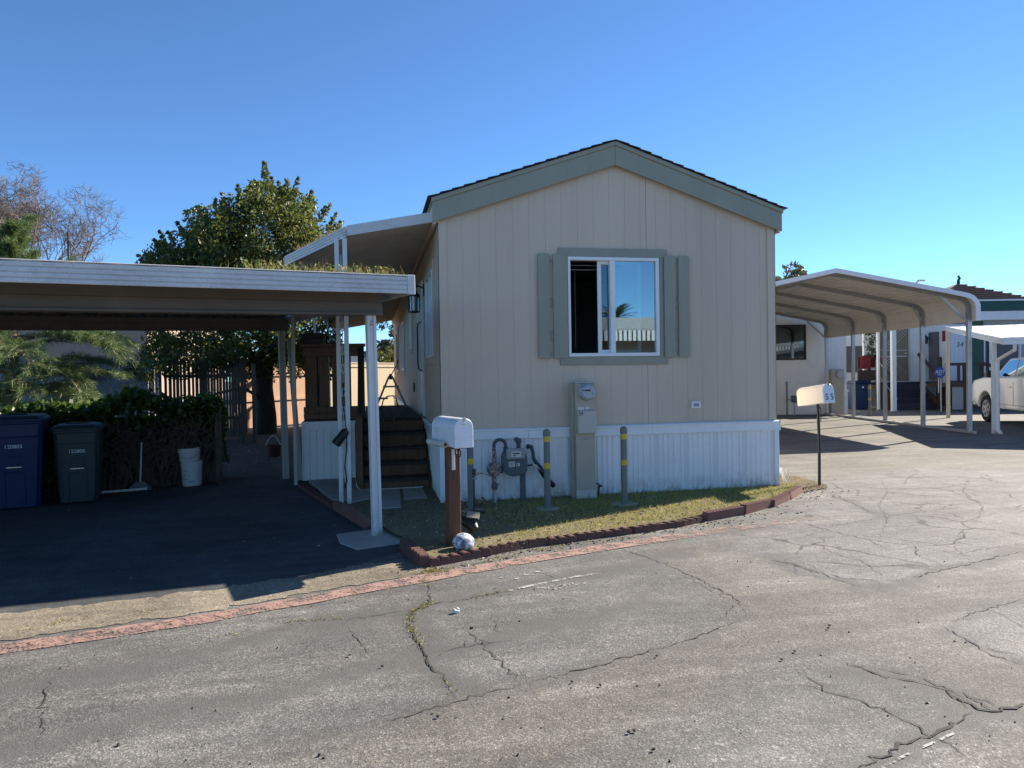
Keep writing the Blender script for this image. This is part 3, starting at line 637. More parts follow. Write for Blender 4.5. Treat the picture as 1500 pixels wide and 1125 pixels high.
for _ in range(3800):
    px, py = rng.uniform(4.3, 5.25), rng.uniform(-.35, 1.5)
    if inpoly(np.array([px]), np.array([py]), [(4.5, -.3), (4.95, -.12), (5.15, .1), (5.2, .9), (4.95, 1.5), (4.4, 1.4)])[0]: D.append((px, py, .008))
tag(blades(D, .03, .008, 'dryblade', 'dry_grass', lean=.95), 'dry straw coloured grass along the red edging blocks', 'grass', kind='stuff')
# leaf litter and crumbs of stone
P = []
for _ in range(2600):
    px, py = rng.uniform(-.3, 4.4), rng.uniform(-2.4, .05)
    if rng.random() < 1-px*.17 and inpoly(np.array([px]), np.array([py]), LAWN)[0]: P.append((px, py, .056+rng.random()*.02))
for _ in range(1500):
    px, py = rng.uniform(-1.7, .5), rng.uniform(-2.4, 2.3)
    if px > -1.5-.55*(py-1.2)*.6 and not (py > -.4 and px > .02): P.append((px, py, .05+rng.random()*.01))
for _ in range(700):
    t = rng.random(); a = LAWN[rng.randrange(0, 11)]; P.append((a[0]+rng.gauss(0, .3), a[1]-.12-abs(rng.gauss(0, .06)), .004))
for _ in range(900): P.append((rng.uniform(-5, -1.9), rng.uniform(3.6, 9), .02))
for _ in range(160): P.append((rng.uniform(4.3, 5.1), rng.uniform(-.5, .3), .02))
for _ in range(90):
    g = K(rng.uniform(-5, 0), rng.uniform(-.9, 4.5)); P.append((g[0], g[1], .008))
for _ in range(260):
    g = K(rng.uniform(-6, 0), 4.3+abs(rng.gauss(0, .3))); P.append((g[0], g[1], .012))
tag(cloud(P, .026, 'litter', 'leaf_litter', flat=.7), 'dead leaf litter scattered over the soil beside the house', 'leaf litter', kind='stuff')
mb = MB()
for _ in range(110):
    px, py = G(rng.uniform(0, 1500), rng.uniform(800, 1120)); s = rng.uniform(.002, .0055)*(1.6 if rng.random() < .1 else 1)
    if inpoly(np.array([px]), np.array([py]), LAWN)[0]: continue
    mb.obox((px, py, s*.5), (s*2, s*1.3, s), (rng.random(), rng.random(), rng.random()*6))
for px, py in [(921, 1075), (929, 1073), (957, 1101), (838, 1001), (512, 962), (879, 1006), (1213, 922), (1215, 918), (641, 1052), (560, 978), (962, 963), (1145, 968), (1164, 956)]:
    p = G(px, py); mb.obox((p[0], p[1], .01), (.013, .009, .007), (.3, .2, rng.random()*6))
MT['crumb'] = mk('dark_crumbs', (.03, .027, .022), .9, var=.4)
tag(mb.build('gravel_crumbs', 'crumb'), 'small dark pebbles and bits scattered on the road', 'pebbles', kind='stuff')
p = G(668, 898); mb = MB(); mb.obox((p[0], p[1], .012), (.04, .028, .024), (.2, .3, .5)); mb.obox((p[0]+.012, p[1]+.006, .022), (.024, .02, .018), (.5, .2, 1.2))
tag(mb.build('pebble', 'label', bevel=.005, seg=2), 'small white stone lying on the road beside the weedy crack', 'stone')
# concrete slabs
def slab(name, P, z0, z1, label, mat='concrete', bev=.006):
    mb = MB(); mb.prism(P, 'z', z0, z1); o = mb.build(name, mat, bevel=bev); return tag(o, label, 'paving slab')
slab('footing_slab', [(-1.17, -1.25), (-.46, -1.0), (-.23, -1.66), (-.96, -1.91), (-1.12, -1.62)], .002, .02, 'cracked concrete pad under the front white carport post')
slab('paving_slab', [(-.72, 1.3), (-.45, 1.34), (-.5, -.2), (-.78, -.22)], .02, .062, 'long concrete slab at the foot of the wooden steps')
slab('paving_slab', [(-.42, 1.32), (-.16, 1.33), (-.15, .36), (-.44, .32)], .02, .058, 'short concrete slab between the long slab and the house skirting')
slab('paving_slab', [(-1.72, 2.3), (-.76, 2.35), (-.75, .55), (-1.05, .3), (-1.3, .55)], .01, .066, 'wide concrete slab under the twin white awning posts')
# ================================================================ THE MOBILE HOME
W = 4.335; LEN = 16.2; ZB, ZE = .86, 3.62; PITCH_R = .338
def ztop(x): return ZE+PITCH_R*(W/2-abs(x-W/2))
home = thing('mobile_home', 'tan single-wide mobile home with sage trim, one sliding front window and white skirting', 'mobile home')
WX0, WX1, WZ0, WZ1 = 1.56, 2.74, 1.755, 2.975            # front window opening
mb = MB()
# front wall: grooved plank panels, 8-inch pattern, around the window
edges = [.0, .075]
xx = .075
while xx < W-.2: xx += .203; edges.append(min(xx, W-.09))
edges = sorted(set([round(e, 3) for e in edges if e < W-.08]+[W-.09, W, WX0, WX1, W/2]))
for i in range(len(edges)-1):
    a, b = edges[i], edges[i+1]
    if b-a < .004: continue
    soft_ = lambda e_: e_ in (WX0, WX1, round(W/2, 3), W/2, 0, W)
    ga = 0 if soft_(a) else .0016; gb = 0 if soft_(b) else .0016
    x0, x1 = a+ga, b-gb
    def piece(z0, z1a, z1b):
        mb.prism([(x0, z0), (x1, z0), (x1, z1b), (x0, z1a)], 'y', 0, .02)
    if a >= WX0-1e-6 and b <= WX1+1e-6: piece(ZB, WZ0, WZ0); piece(WZ1, ztop(x0), ztop(x1))
    else: piece(ZB, ztop(x0), ztop(x1))
# sheathing just behind the grooves
g = .0032
mb.prism([(0, ZB), (WX0, ZB), (WX0, ztop(WX0)), (0, ZE)], 'y', g, .1)
mb.prism([(WX1, ZB), (W, ZB), (W, ZE), (WX1, ztop(WX1))], 'y', g, .1)
mb.prism([(WX0, ZB), (WX1, ZB), (WX1, WZ0), (WX0, WZ0)], 'y', g, .1)
mb.prism([(WX0, WZ1), (WX1, WZ1), (WX1, ztop(WX1)), (W/2, ztop(W/2)), (WX0, ztop(WX0))], 'y', g, .1)
wall = mb.build('wall', 'siding', home)
mb = MB(); y = .02                                        # left wall with openings for its windows and door
ops = [(.78, 1.88, 1.80, 2.93), (2.62, 3.52, .93, 2.97), (5.45, 6.15, 2.1, 2.9), (8.6, 9.8, 1.7, 2.85), (12.2, 13.4, 1.7, 2.85)]
while y < LEN-.01:
    y1 = min(y+.203, LEN)
    cuts = [o_ for o_ in ops if o_[0] < y1 and o_[1] > y]
    if not cuts: mb.box(0, .02, y+.004, y1-.004, ZB, ZE)
    else:
        o_ = cuts[0]; ya, yb = max(y+.004, o_[0]), min(y1-.004, o_[1])
        if o_[0] > y+.004: mb.box(0, .02, y+.004, o_[0], ZB, ZE)
        if o_[1] < y1-.004: mb.box(0, .02, o_[1], y1-.004, ZB, ZE)
        mb.box(0, .02, ya, yb, o_[3], ZE)
        if o_[2] > ZB+.05: mb.box(0, .02, ya, yb, ZB, o_[2])
    y = y1
y = .1
for o_ in ops:
    mb.box(.007, .09, y, o_[0], ZB, ZE); mb.box(.007, .09, o_[0], o_[1], o_[3], ZE)
    if o_[2] > ZB+.05: mb.box(.007, .09, o_[0], o_[1], ZB, o_[2])
    y = o_[1]
mb.box(.007, .09, y, LEN, ZB, ZE)
mb.box(W-.09, W, .1, LEN, ZB, ZE); mb.prism([(0, ZB), (W, ZB), (W, ZE), (W/2, ztop(W/2)), (0, ZE)], 'y', LEN, LEN+.1)
mb.box(.09, W-.09, .1, LEN, ZB-.05, ZB+.02)
mb.build('side_wall', 'siding', home)
mb = MB(); mb.box(.12, .2, .12, LEN-.1, ZB+.03, ZE-.02); 
# dark room behind the glass
for bx_ in ((.095, .11, .11, 5, ZB+.03, 3.3), (W-.12, W-.095, .11, 5, ZB+.03, 3.3), (.11, W-.12, 4.9, 5, ZB+.03, 3.3), (.11, W-.12, .11, 4.9, 3.3, 3.32), (.11, W-.12, .11, 4.9, ZB+.025, ZB+.05)):
    mb = MB(); mb.box(*bx_); mb.build('room_lining', 'room', home)
for o_ in ops[2:]:
    mb = MB(); mb.box(.1, .12, o_[0]-.05, o_[1]+.05, o_[2]-.05, o_[3]+.05); mb.build('window_backing', 'dark', home)
# corner boards
for x0, x1 in ((-.012, .09), (W-.098, W+.012)):
    mb = MB(); mb.box(x0, x1, -.018, -.002, ZB+.05, ZE-.02)
    if x0 < 0: mb.box(-.012, -.002, -.018, .09, ZB+.05, ZE-.02)
    else: mb.box(W+.002, W+.012, -.018, .09, ZB+.05, ZE-.02)
    mb.build('corner_board', 'siding', home, bevel=.002)
# wall seam where two sheets meet
mb = MB(); mb.box(2.585, 2.589, -.001, .003, WZ1+.1, ztop(2.585)); mb.build('wall_seam', 'dark', home)
mb = MB(); mb.box(2.585, 2.589, -.001, .003, ZB, WZ0-.1); mb.build('wall_seam', 'dark', home)
# roof and rake boards
OV = .085
mb = MB()
for sg in (-1, 1):
    xa = W/2; xb = W/2+sg*(W/2+.075); za = ztop(W/2)-.02; zb = za-PITCH_R*(W/2+.075)
    P = [(xa, za), (xb, zb), (xb, zb+.05), (xa, za+.05)]
    mb.prism(P, 'y', -OV+.03, LEN+.15)
mb.build('roof', 'sage', home)
mb = MB()                                                  # shingles, laid in overlapping courses
for sg in (-1, 1):
    n = 16; Lr = W/2+.1
    for k in range(n):
        u0 = Lr*k/n; u1 = Lr*(k+1)/n+.03
        z0 = ztop(W/2)+.032-PITCH_R*u0; z1 = ztop(W/2)+.032-PITCH_R*u1
        e = -OV-.035-rng.random()*.012
        mb.prism([(W/2+sg*u0, z0), (W/2+sg*u1, z1+.012), (W/2+sg*u1, z1+.022), (W/2+sg*u0, z0+.006)], 'y', e, LEN+.18)
mb.build('shingles', 'shingle', home)
for sg in (-1, 1):
    def rake(d0, d1, y0, y1, ex):
        xa = W/2; xb = W/2+sg*(W/2+ex); za = ztop(W/2); zb = za-PITCH_R*(W/2+ex)
        return [(xa+sg*.001, za+d0), (xb, zb+d0), (xb, zb+d1), (xa+sg*.001, za+d1)], y0, y1
    mb = MB(); P, y0, y1 = rake(-.26, -.026, -OV, -OV+.022, .075); mb.prism(P, 'y', y0, y1)
    P, y0, y1 = rake(-.026, .026, -OV-.018, -OV+.022, .085); mb.prism(P, 'y', y0, y1)
    mb.build('rake_board', 'sage', home, bevel=.003)
mb = MB(); mb.box(-.06, -.035, -OV+.03, LEN+.1, ZE-.3, ZE+.0); mb.box(-.035, .0, -OV+.03, LEN, ZE-.28, ZE-.26); mb.box(W+.035, W+.06, -OV+.03, LEN+.1, ZE-.3, ZE)
mb.prism([(0.02, ZE-.02), (W-.02, ZE-.02), (W/2, ztop(W/2)-.02)], 'y', -OV+.025, -OV+.03) if False else None
mb.build('eave_board', 'siding', home)
# ---- skirting: ribbed white panels with punched vent strips and a capping trim
mb = MB()
def skirt_run(p0, p1, nrm, vent):
    """ribbed panel from p0 to p1 (x,y), ribs standing proud along nrm"""
    Lr = math.dist(p0, p1); d = ((p1[0]-p0[0])/Lr, (p1[1]-p0[1])/Lr); n = nrm
    prof = []; s = 0.
    while s < Lr:
        for (a, h, m_) in ((0, 0, 0), (.028, 0, 0), (.034, .012, 0), (.062, .012, 0), (.068, 0, 0), (.098, 0, 0), (.104, .012, 0), (.15, .012, 0), (.156, 0, 0), (.196, 0, 0), (.202, .014, 0), (.23, .014, 0), (.236, .002, 1), (.296, .002, 1), (.302, .014, 0), (.33, .014, 0), (.336, 0, 0), (.366, 0, 0), (.372, .012, 0), (.396, .012, 0)):
            if s+a <= Lr: prof.append((s+a, h, m_))
        s += .402
    prof.append((Lr, 0, 0)); V = []
    for a, h, m_ in prof:
        for z in (.02, .8): V.append((p0[0]+d[0]*a+n[0]*h, p0[1]+d[1]*a+n[1]*h, z))
    for i in range(len(prof)-1):
        mi = 1 if (prof[i][2] and prof[i+1][2] and vent(prof[i][0])) else 0
        mb.add([V[2*i], V[2*i+2], V[2*i+3], V[2*i+1]], [(0, 1, 2, 3)], mi)
skirt_run((-.005, -.012), (W+.005, -.012), (0, -1), lambda a: a > 1.9)
skirt_run((-.012, LEN), (-.012, -.005), (-1, 0), lambda a: False)
skirt_run((W+.012, -.005), (W+.012, LEN), (1, 0), lambda a: True)
mb.box(.02, W-.02, .03, .05, .0, .82, 0)
mb.build('skirting', ['skirt', 'vent'], home, fix=False)
for x0 in (-.034, W-.03):
    mb = MB(); mb.box(x0, x0+.064, -.034, .03, .015, .775); mb.build('skirting_corner', 'skirt', home, bevel=.004)
mb = MB()
cap = [(0, .775), (-.03, .775), (-.034, .79), (-.03, .8), (-.03, .872), (-.043, .876), (-.043, .892), (-.02, .905), (0, .907)]
mb.prism([(p[0]-.012, p[1]) for p in cap], 'x', -.05, 1.04); mb.prism([(p[0]-.0125, p[1]-.0015) for p in cap], 'x', 1.043, 2.62); mb.prism([(p[0]-.012, p[1]) for p in cap], 'x', 2.623, W+.05)
V = [(-.012+p[0], p[1]) for p in cap]; mb.prism([(v_[0]-.0, v_[1]) for v_ in V], 'y', -.0, LEN); mb.prism([(W+.012-p[0], p[1]) for p in cap], 'y', 0, LEN)
mb.build('skirting_trim', 'skirt', home, bevel=.002)
# ---- front window
mb = MB(); fw = .042; yf0, yf1 = -.032, .06
mb.box(WX0, WX1, yf0, yf1, WZ1-fw, WZ1); mb.box(WX0, WX1, yf0, yf1, WZ0, WZ0+fw); mb.box(WX0, WX0+fw*.8, yf0, yf1, WZ0+fw, WZ1-fw); mb.box(WX1-fw, WX1, yf0, yf1, WZ0+fw, WZ1-fw)
mb.box(2.10, 2.165, yf0+.006, yf1-.02, WZ0+fw, WZ1-fw)
win = mb.build('window', 'vinyl', home, bevel=.004)
mb = MB(); mb.box(2.165, WX1-fw, .0, .006, WZ0+fw, WZ1-fw); mb.build('pane', 'glass', win)
mb = MB(); sx0, sx1 = 1.955, 2.52; mb.box(sx0, sx0+.05, .03, .05, WZ0+fw, WZ1-fw); mb.box(sx1-.05, sx1, .03, .05, WZ0+fw, WZ1-fw); mb.box(sx0+.05, sx1-.05, .03, .05, WZ0+fw, WZ0+fw+.04); mb.box(sx0+.05, sx1-.05, .03, .05, WZ1-fw-.04, WZ1-fw)
sash = mb.build('sliding_sash', 'vinyl', win, bevel=.003)
mb = MB(); mb.box(sx0+.05, sx1-.05, .038, .042, WZ0+fw+.04, WZ1-fw-.04); mb.build('sash_pane', 'glass2', win)
mb = MB(); mb.box(2.115, 2.15, -.045, -.026, 2.24, 2.38); mb.build('latch', 'vinyl', win, bevel=.004)
mb = MB(); mb.box(WX0+.04, 2.1, .12, .123, WZ1-fw-.10, WZ1-fw-.094); mb.box(WX0+.04, 2.1, .12, .123, WZ1-fw-.045, WZ1-fw-.04); mb.box(WX0+.13, WX0+.132, .122, .124, WZ0+.1, WZ1-.15)
mb.build('window_blind', 'grey', win)
mb = MB(); mb.box(1.445, 2.855, -.024, -.0005, WZ1+.003, WZ1+.105); mb.build('head_trim', 'sage', win, bevel=.003)
mb = MB(); mb.box(1.455, 2.85, -.024, -.0005, WZ0-.105, WZ0-.003); mb.build('sill_trim', 'sage', win, bevel=.003)
mb = MB(); mb.box(WX1+.003, 2.80, -.016, -.0005, WZ0-.002, WZ1+.002); mb.build('side_trim', 'sage', win)
for bs in (((1.185, 1.325), (1.372, 1.552)), ((2.805, 2.955), (2.995, 3.14))):
    mb = MB()
    for a, b in bs: mb.box(a, b, -.042, -.02, WZ0-.02, WZ1+.025)
    x0, x1 = bs[0][0]+.04, bs[1][1]-.04
    for zc, hh in ((WZ1-.05, .045), (2.42, .15), (2.02, .16), (1.80, .05)): mb.box(bs[0][1]-.05, bs[1][0]+.05, -.0195, -.001, zc-hh*.35, zc+hh*.35)
    sh = mb.build('shutter', 'sage', home, bevel=.003)
# outlet cover
mb = MB(); mb.box(3.155, 3.285, -.03, 0, 1.085, 1.175); v_ = mb.build('wall_vent', 'white', home, bevel=.008, seg=2)
mb = MB(); mb.box(3.185, 3.255, -.034, -.028, 1.11, 1.15); mb.build('grille', 'grey', v_)
# ---- left side: window, door, lantern, far windows
def sidewin(y0, y1, z0, z1, nm='side_window'):
    mb = MB(); t = .04; xo, xi = -.03, .03
    mb.box(xo, xi, y0, y1, z1-t, z1); mb.box(xo, xi, y0, y1, z0, z0+t); mb.box(xo, xi, y0, y0+t, z0+t, z1-t); mb.box(xo, xi, y1-t, y1, z0+t, z1-t); mb.box(xo+.01, xi, (y0+y1)/2-.02, (y0+y1)/2+.02, z0+t, z1-t)
    o = mb.build(nm, 'vinyl', home, bevel=.003)
    mb = MB(); mb.box(0, .006, y0+t, (y0+y1)/2-.02, z0+t, z1-t); mb.box(0.004, .01, (y0+y1)/2+.02, y1-t, z0+t, z1-t); mb.build('pane', 'glass', o)
    mb = MB(); mb.box(-.02, -.002, y0-.1, y0-.003, z0-.1, z1+.1); mb.box(-.02, -.002, y1+.003, y1+.1, z0-.1, z1+.1); mb.box(-.02, -.002, y0-.003, y1+.003, z1+.003, z1+.1); mb.box(-.02, -.002, y0-.003, y1+.003, z0-.1, z0-.003); mb.build('casing', 'siding', o)
for o_ in (ops[0], ops[2], ops[3], ops[4]): sidewin(*o_)
mb = MB(); y0, y1, z0, z1 = ops[1]
mb.box(-.01, .03, y0+.03, y1-.03, z0+.02, z1-.03); door = mb.build('door', 'doorpaint', home, bevel=.004)
mb = MB(); mb.box(-.03, .03, y0-.05, y0+.028, z0, z1+.05); mb.box(-.03, .03, y1-.028, y1+.05, z0, z1+.05); mb.box(-.03, .03, y0+.028, y1-.028, z1-.028, z1+.05); mb.build('door_frame', 'white', door, bevel=.003)
mb = MB(); mb.tube([(-.012, y0+.13, 1.62), (-.075, y0+.13, 1.66), (-.085, y0+.13, 1.75), (-.085, y0+.13, 2.28), (-.075, y0+.13, 2.36), (-.012, y0+.13, 2.4)], .011, 8); mb.build('handle', 'blackmetal', door, smooth=True)
mb = MB(); lx, ly, lz = -.16, 2.28, 2.62
mb.box(-.02, -.0, ly-.05, ly+.05, lz+.12, lz+.3); mb.tube([(-.02, ly, lz+.24), (-.1, ly, lz+.27), (lx, ly, lz+.25), (lx, ly, lz+.2)], .012, 6)
mb.lathe([(.02, .2), (.045, .19), (.09, .13), (.095, .115), (.085, .11)], 6, (lx, ly, lz)); mb.lathe([(.07, -.13), (.085, -.125), (.085, -.11), (.06, -.105)], 6, (lx, ly, lz))
for k in range(6):
    a = k*math.pi/3; mb.tube([(lx+.078*math.cos(a), ly+.078*math.sin(a), lz-.11), (lx+.084*math.cos(a), ly+.084*math.sin(a), lz+.12)], .007, 5)
lan = mb.build('porch_lantern', 'blackmetal', home)
mb = MB(); mb.lathe([(.066, -.1), (.072, .11)], 6, (lx, ly, lz)); mb.build('lantern_glass', 'glass2', lan)
mb = MB(); mb.box(-.03, 0, 5.0, 5.07, 1.25, 1.42); mb.build('outlet_box', 'blackmetal', home, bevel=.004)

# ================================================================ AWNING over the porch
awn = thing('porch_awning', 'white metal awning sloping off the left side of the tan home', 'awning')
def az(x): return 3.40+.17*x
AX = -1.9; Y0, YD, Y1 = .12, 1.55, 15.6
plan = [(-.03, Y0), (-1.06, Y0+.08), (AX, YD), (AX, Y1), (-.03, Y1)]
mb = MB(); n = len(plan)
V = [(p[0], p[1], az(p[0])+.04) for p in plan]+[(p[0], p[1], az(p[0])+.075) for p in plan]
mb.add(V, [tuple(range(n)), tuple(range(n, 2*n))]+[(i, (i+1) % n, n+(i+1) % n, n+i) for i in range(n)])
y = Y0+.1
while y < Y1:
    xl = AX if y > YD else -1.06+(AX+1.06)*(max(0, y-Y0-.08)/(YD-Y0-.08)); xl = min(xl, -.3)
    mb.beam((-.035, y, az(-.035)+.026), (xl+.01, y, az(xl+.01)+.026), .022, .034); y += .1016 if y < 8 else .2
mb.build('canopy', 'awn_under', awn)
mb = MB(); mb.add([(p[0], p[1]-.01, az(p[0])+dz) for p in ((-.055, Y0-.012), (-1.06, Y0+.068)) for dz in (-.015, .105)]+[(p[0], p[1]+.012, az(p[0])+dz) for p in ((-.055, Y0-.012), (-1.06, Y0+.068)) for dz in (-.015, .105)], [(0, 2, 3, 1), (4, 5, 7, 6), (0, 1, 5, 4), (2, 6, 7, 3), (1, 3, 7, 5), (0, 4, 6, 2)])
mb.build('front_fascia', 'alu', awn)
mb = MB()
def ribfascia(P, Q, z0a, z0b, hgt, nribs, out):
    for k in range(nribs):
        a = k/nribs*hgt; b = (k+1)/nribs*hgt-.006; o_ = out
        p0, q0 = Vector((P[0], P[1], z0a)), Vector((Q[0], Q[1], z0b)); off = Vector((o_[0]*.018, o_[1]*.018, 0))
        mb.add([p0+Vector((0, 0, a)), q0+Vector((0, 0, a)), q0+Vector((0, 0, b)), p0+Vector((0, 0, b)), p0+off+Vector((0, 0, a)), q0+off+Vector((0, 0, a)), q0+off+Vector((0, 0, b)), p0+off+Vector((0, 0, b))], [(0, 3, 2, 1), (4, 5, 6, 7), (0, 1, 5, 4), (1, 2, 6, 5), (2, 3, 7, 6), (3, 0, 4, 7)])
        if k < nribs-1:
            off2 = off*.5; mb.add([p0+off2+Vector((0, 0, b)), q0+off2+Vector((0, 0, b)), q0+off2+Vector((0, 0, b+.006)), p0+off2+Vector((0, 0, b+.006))], [(0, 1, 2, 3)])
nrm = Vector((-(YD-.2), AX+1.06)).normalized(); nrm = (-abs(nrm[0]), -abs(nrm[1]))
ribfascia((-1.06, Y0+.08), (AX, YD), az(-1.06)-.03, az(AX)-.03, .135, 4, nrm)
mb.build('diagonal_fascia', 'alu', awn, bevel=.003)
mb = MB(); mb.box(AX-.03, AX+.02, YD, Y1, az(AX)-.06, az(AX)+.08); mb.build('side_gutter', 'greypost', awn)
def chan_post(mb, x, y, z0, z1, a, b):
    """roll-formed post: two flanges and a recessed web"""
    mb.box(x-a/2, x-a/2+.028, y-b/2, y+b/2, z0, z1); mb.box(x+a/2-.028, x+a/2, y-b/2, y+b/2, z0, z1); mb.box(x-a/2+.028, x+a/2-.028, y-b/2+.012, y+b/2-.012, z0, z1)
for (x_, y_) in ((-1.085, .26), (-1.18, .33)):
    mb = MB(); mb.box(x_-.026, x_+.026, y_-.03, y_+.03, .04, az(x_)+.0); mb.build('awning_post', 'alupost', awn, bevel=.004)
mb = MB(); mb.tube([(-1.133, .295, .3), (-1.133, .295, 3.0)], .005, 5)
for zc in (.75, 1.25, 1.75, 2.25, 2.7):                         # scrollwork between the twin posts
    for s_ in (-1, 1):
        mb.tube([(-1.133+.022*math.cos(t)*s_*(1-.05*t), .295, zc+s_*.11+.075*math.sin(t)*(1-.08*t)) for t in [i*.5 for i in range(14)]], .006, 6)
mb.build('scrollwork', 'alupost', awn, smooth=True)
for y_ in (2.3, 6.5, 11, 15.2):
    mb = MB(); mb.box(AX-.02, AX+.03, y_-.03, y_+.03, .0, az(AX)-.06); mb.build('awning_post', 'greypost', awn, bevel=.003)
P = []
for _ in range(420):
    t = rng.random()**.8*.75+.05; P.append((-1.06+(AX+1.06)*t+rng.gauss(.03, .03), Y0+.08+(YD-Y0-.08)*t+abs(rng.gauss(0, .05)), az(-1.06+(AX+1.06)*t)+.075))
tag(blades(P, .1, .006, 'dryblade', 'roof_grass', lean=.6), 'dry yellow grass growing along the awning roof edge', 'grass', kind='stuff')
mb = MB(); mb.obox((-1.16, .2, .8), (.085, .075, .19), (0, R(38), 0)); mb.obox((-1.205, .2, .735), (.075, .08, .05), (0, R(38), 0))
hang = thing('hanging_lamp', 'black cylinder lamp hanging by a cord from the twin white posts', 'lamp', (0, 0, 0))
mb = MB(); d = Vector((-.62, 0, -.79)); c0 = Vector((-1.1, .17, .93))
mb.tube([c0, c0+d*.03, c0+d*.1, c0+d*.2, c0+d*.21], [.035, .05, .052, .058, .05], 14); mb.build('lamp_body', 'black', hang, smooth=True)
mb = MB(); mb.tube([c0, (-1.12, .2, 1.05), (-1.135, .23, 1.25), (-1.13, .25, 1.48)], .006, 6); mb.tube([(-1.1, .2, .95), (-1.105, .21, .7), (-1.13, .215, .5), (-1.11, .2, .33), (-1.135, .22, .25)], .008, 6); mb.build('cord', 'black', hang, smooth=True)
for zc in (1.5, .62, .38):
    pass

# ================================================================ CARPORT on the left (its own frame, turned 17 degrees)
cp = thing('carport', 'flat white metal carport with ribbed fascia over the dark driveway', 'carport', (KO[0], KO[1], 0), (0, -.0125, KA))
UL, UR, VF, VB = -8.6, .21, -.6, 5.15
def cz(v): return 2.446+.022*(v-VF)
mb = MB(); u = UL+.05                                          # roof pans: a trapezoid profile running front to back
prof = []
while u < UR-.3:
    prof += [(u, 0), (u+.06, -.062), (u+.2, -.062), (u+.26, 0)]; u += .305
prof.append((UR-.03, 0))
V = []
for (a, h) in prof:
    for v in (VF+.02, VB): V.append((a, v, cz(v)-.09+h+.06))
for (a, h) in prof:
    for v in (VF+.02, VB): V.append((a, v, cz(v)-.09+h+.064))
n = len(prof); mb.add(V, [(2*i, 2*i+2, 2*i+3, 2*i+1) for i in range(n-1)]+[(2*n+2*i, 2*n+2*i+1, 2*n+2*i+3, 2*n+2*i+2) for i in range(n-1)]+[(2*i, 2*n+2*i, 2*n+2*i+2, 2*i+2) for i in range(n-1)]+[(2*i+1, 2*i+3, 2*n+2*i+3, 2*n+2*i+1) for i in range(n-1)])
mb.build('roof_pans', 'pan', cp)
def fascia(name, P, Q, out, top, hgt=.158, nr=4):
    global mb; mb = MB(); ribfascia(P, Q, top[0]-hgt, top[1]-hgt, hgt, nr, out)
    p, q = Vector((P[0], P[1], top[0])), Vector((Q[0], Q[1], top[1])); o2 = Vector((out[0]*.03, out[1]*.03, 0)); i2 = Vector((-out[0]*.03, -out[1]*.03, 0))
    mb.add([p+o2*.8, q+o2*.8, q+i2, p+i2, p+o2*.8+Vector((0, 0, .008)), q+o2*.8+Vector((0, 0, .008)), q+i2+Vector((0, 0, .008)), p+i2+Vector((0, 0, .008))], [(0, 1, 2, 3), (4, 5, 6, 7), (0, 1, 5, 4), (1, 2, 6, 5), (2, 3, 7, 6), (3, 0, 4, 7)])
    return mb.build(name, 'alu', cp, bevel=.004)
fascia('front_fascia', (UL, VF), (UR-.05, VF), (0, -1), (cz(VF), cz(VF)))
fascia('side_fascia', (UR, VF+.0), (UR, VB), (1, 0), (cz(VF), cz(VB)))
fascia('rear_fascia', (UL, VB), (UR, VB), (0, 1), (cz(VB), cz(VB)))
mb = MB(); mb.box(UR-.05, UR+.022, VF-.022, VF+.02, cz(VF)-.163, cz(VF)+.012); mb.build('fascia_corner', 'alu', cp, bevel=.004)
for v, z0, z1 in ((0, 2.15, 2.355), (4.55, 2.285, 2.455)):
    mb = MB()
    for s_ in (-1, 1):
        mb.box(UL+.4, .1, v+s_*.05-.012, v+s_*.05+.012, z0, z1); mb.box(UL+.4, .1, v+s_*.05-.03, v+s_*.05+.03, z0-.012, z0+.012); mb.box(UL+.4, .1, v+s_*.05-.018, v+s_*.05+.018, (z0+z1)/2-.01, (z0+z1)/2+.01)
    for u_ in np.arange(UL+.5, .1, .55): mb.box(u_, u_+.03, v-.035, v+.035, z1-.05, z1+.01)
    mb.box(.06, .098, v-.045, v+.045, z0+.015, z1)
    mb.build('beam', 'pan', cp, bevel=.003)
for (u_, v_, m_) in ((0, 0, 'alupost'), (0, 4.55, 'greypost'), (-7.6, 0, 'alupost'), (-7.6, 4.55, 'greypost')):
    mb = MB(); chan_post(mb, u_, v_, .005, 2.16 if v_ == 0 else 2.295, .09, .075); mb.build('post', m_, cp, bevel=.004)
for z_ in (2.08, 2.05):
    mb = MB(); mb.tube([(.0, -.045, z_), (.0, -.025, z_)], .008, 8); mb.build('bolt', 'grey', cp)
P, Q = [], []
for _ in range(620):
    u_ = rng.choice([rng.gauss(-.85, .2), rng.uniform(-1.2, .1), rng.gauss(-.25, .22)]); v_ = VF+.05+abs(rng.gauss(0, .12))
    if u_ > UR-.05: continue
    k = K(u_, v_); (P if rng.random() < .65 else Q).append((k[0], k[1], cz(v_)-.01))
wd_ = blades(P, .1, .007, 'weed', 'roof_weeds', lean=.55); tag(wd_, 'green weeds and grass sprouting behind the carport fascia', 'weeds', kind='stuff')
tag(blades(Q, .13, .006, 'dryblade', 'roof_weeds', lean=.5), 'dry brown weed stalks sprouting behind the carport fascia', 'weeds', kind='stuff')
P2 = []
for _ in range(260):
    u_ = rng.uniform(-1.3, .05); k = K(u_, VF+.08+abs(rng.gauss(0, .08))); P2.append((k[0], k[1], cz(VF)+rng.uniform(.0, .1)))
tag(cloud(P2, .03, 'weed', 'roof_weeds'), 'small weed leaves showing above the carport fascia', 'weeds', kind='stuff')

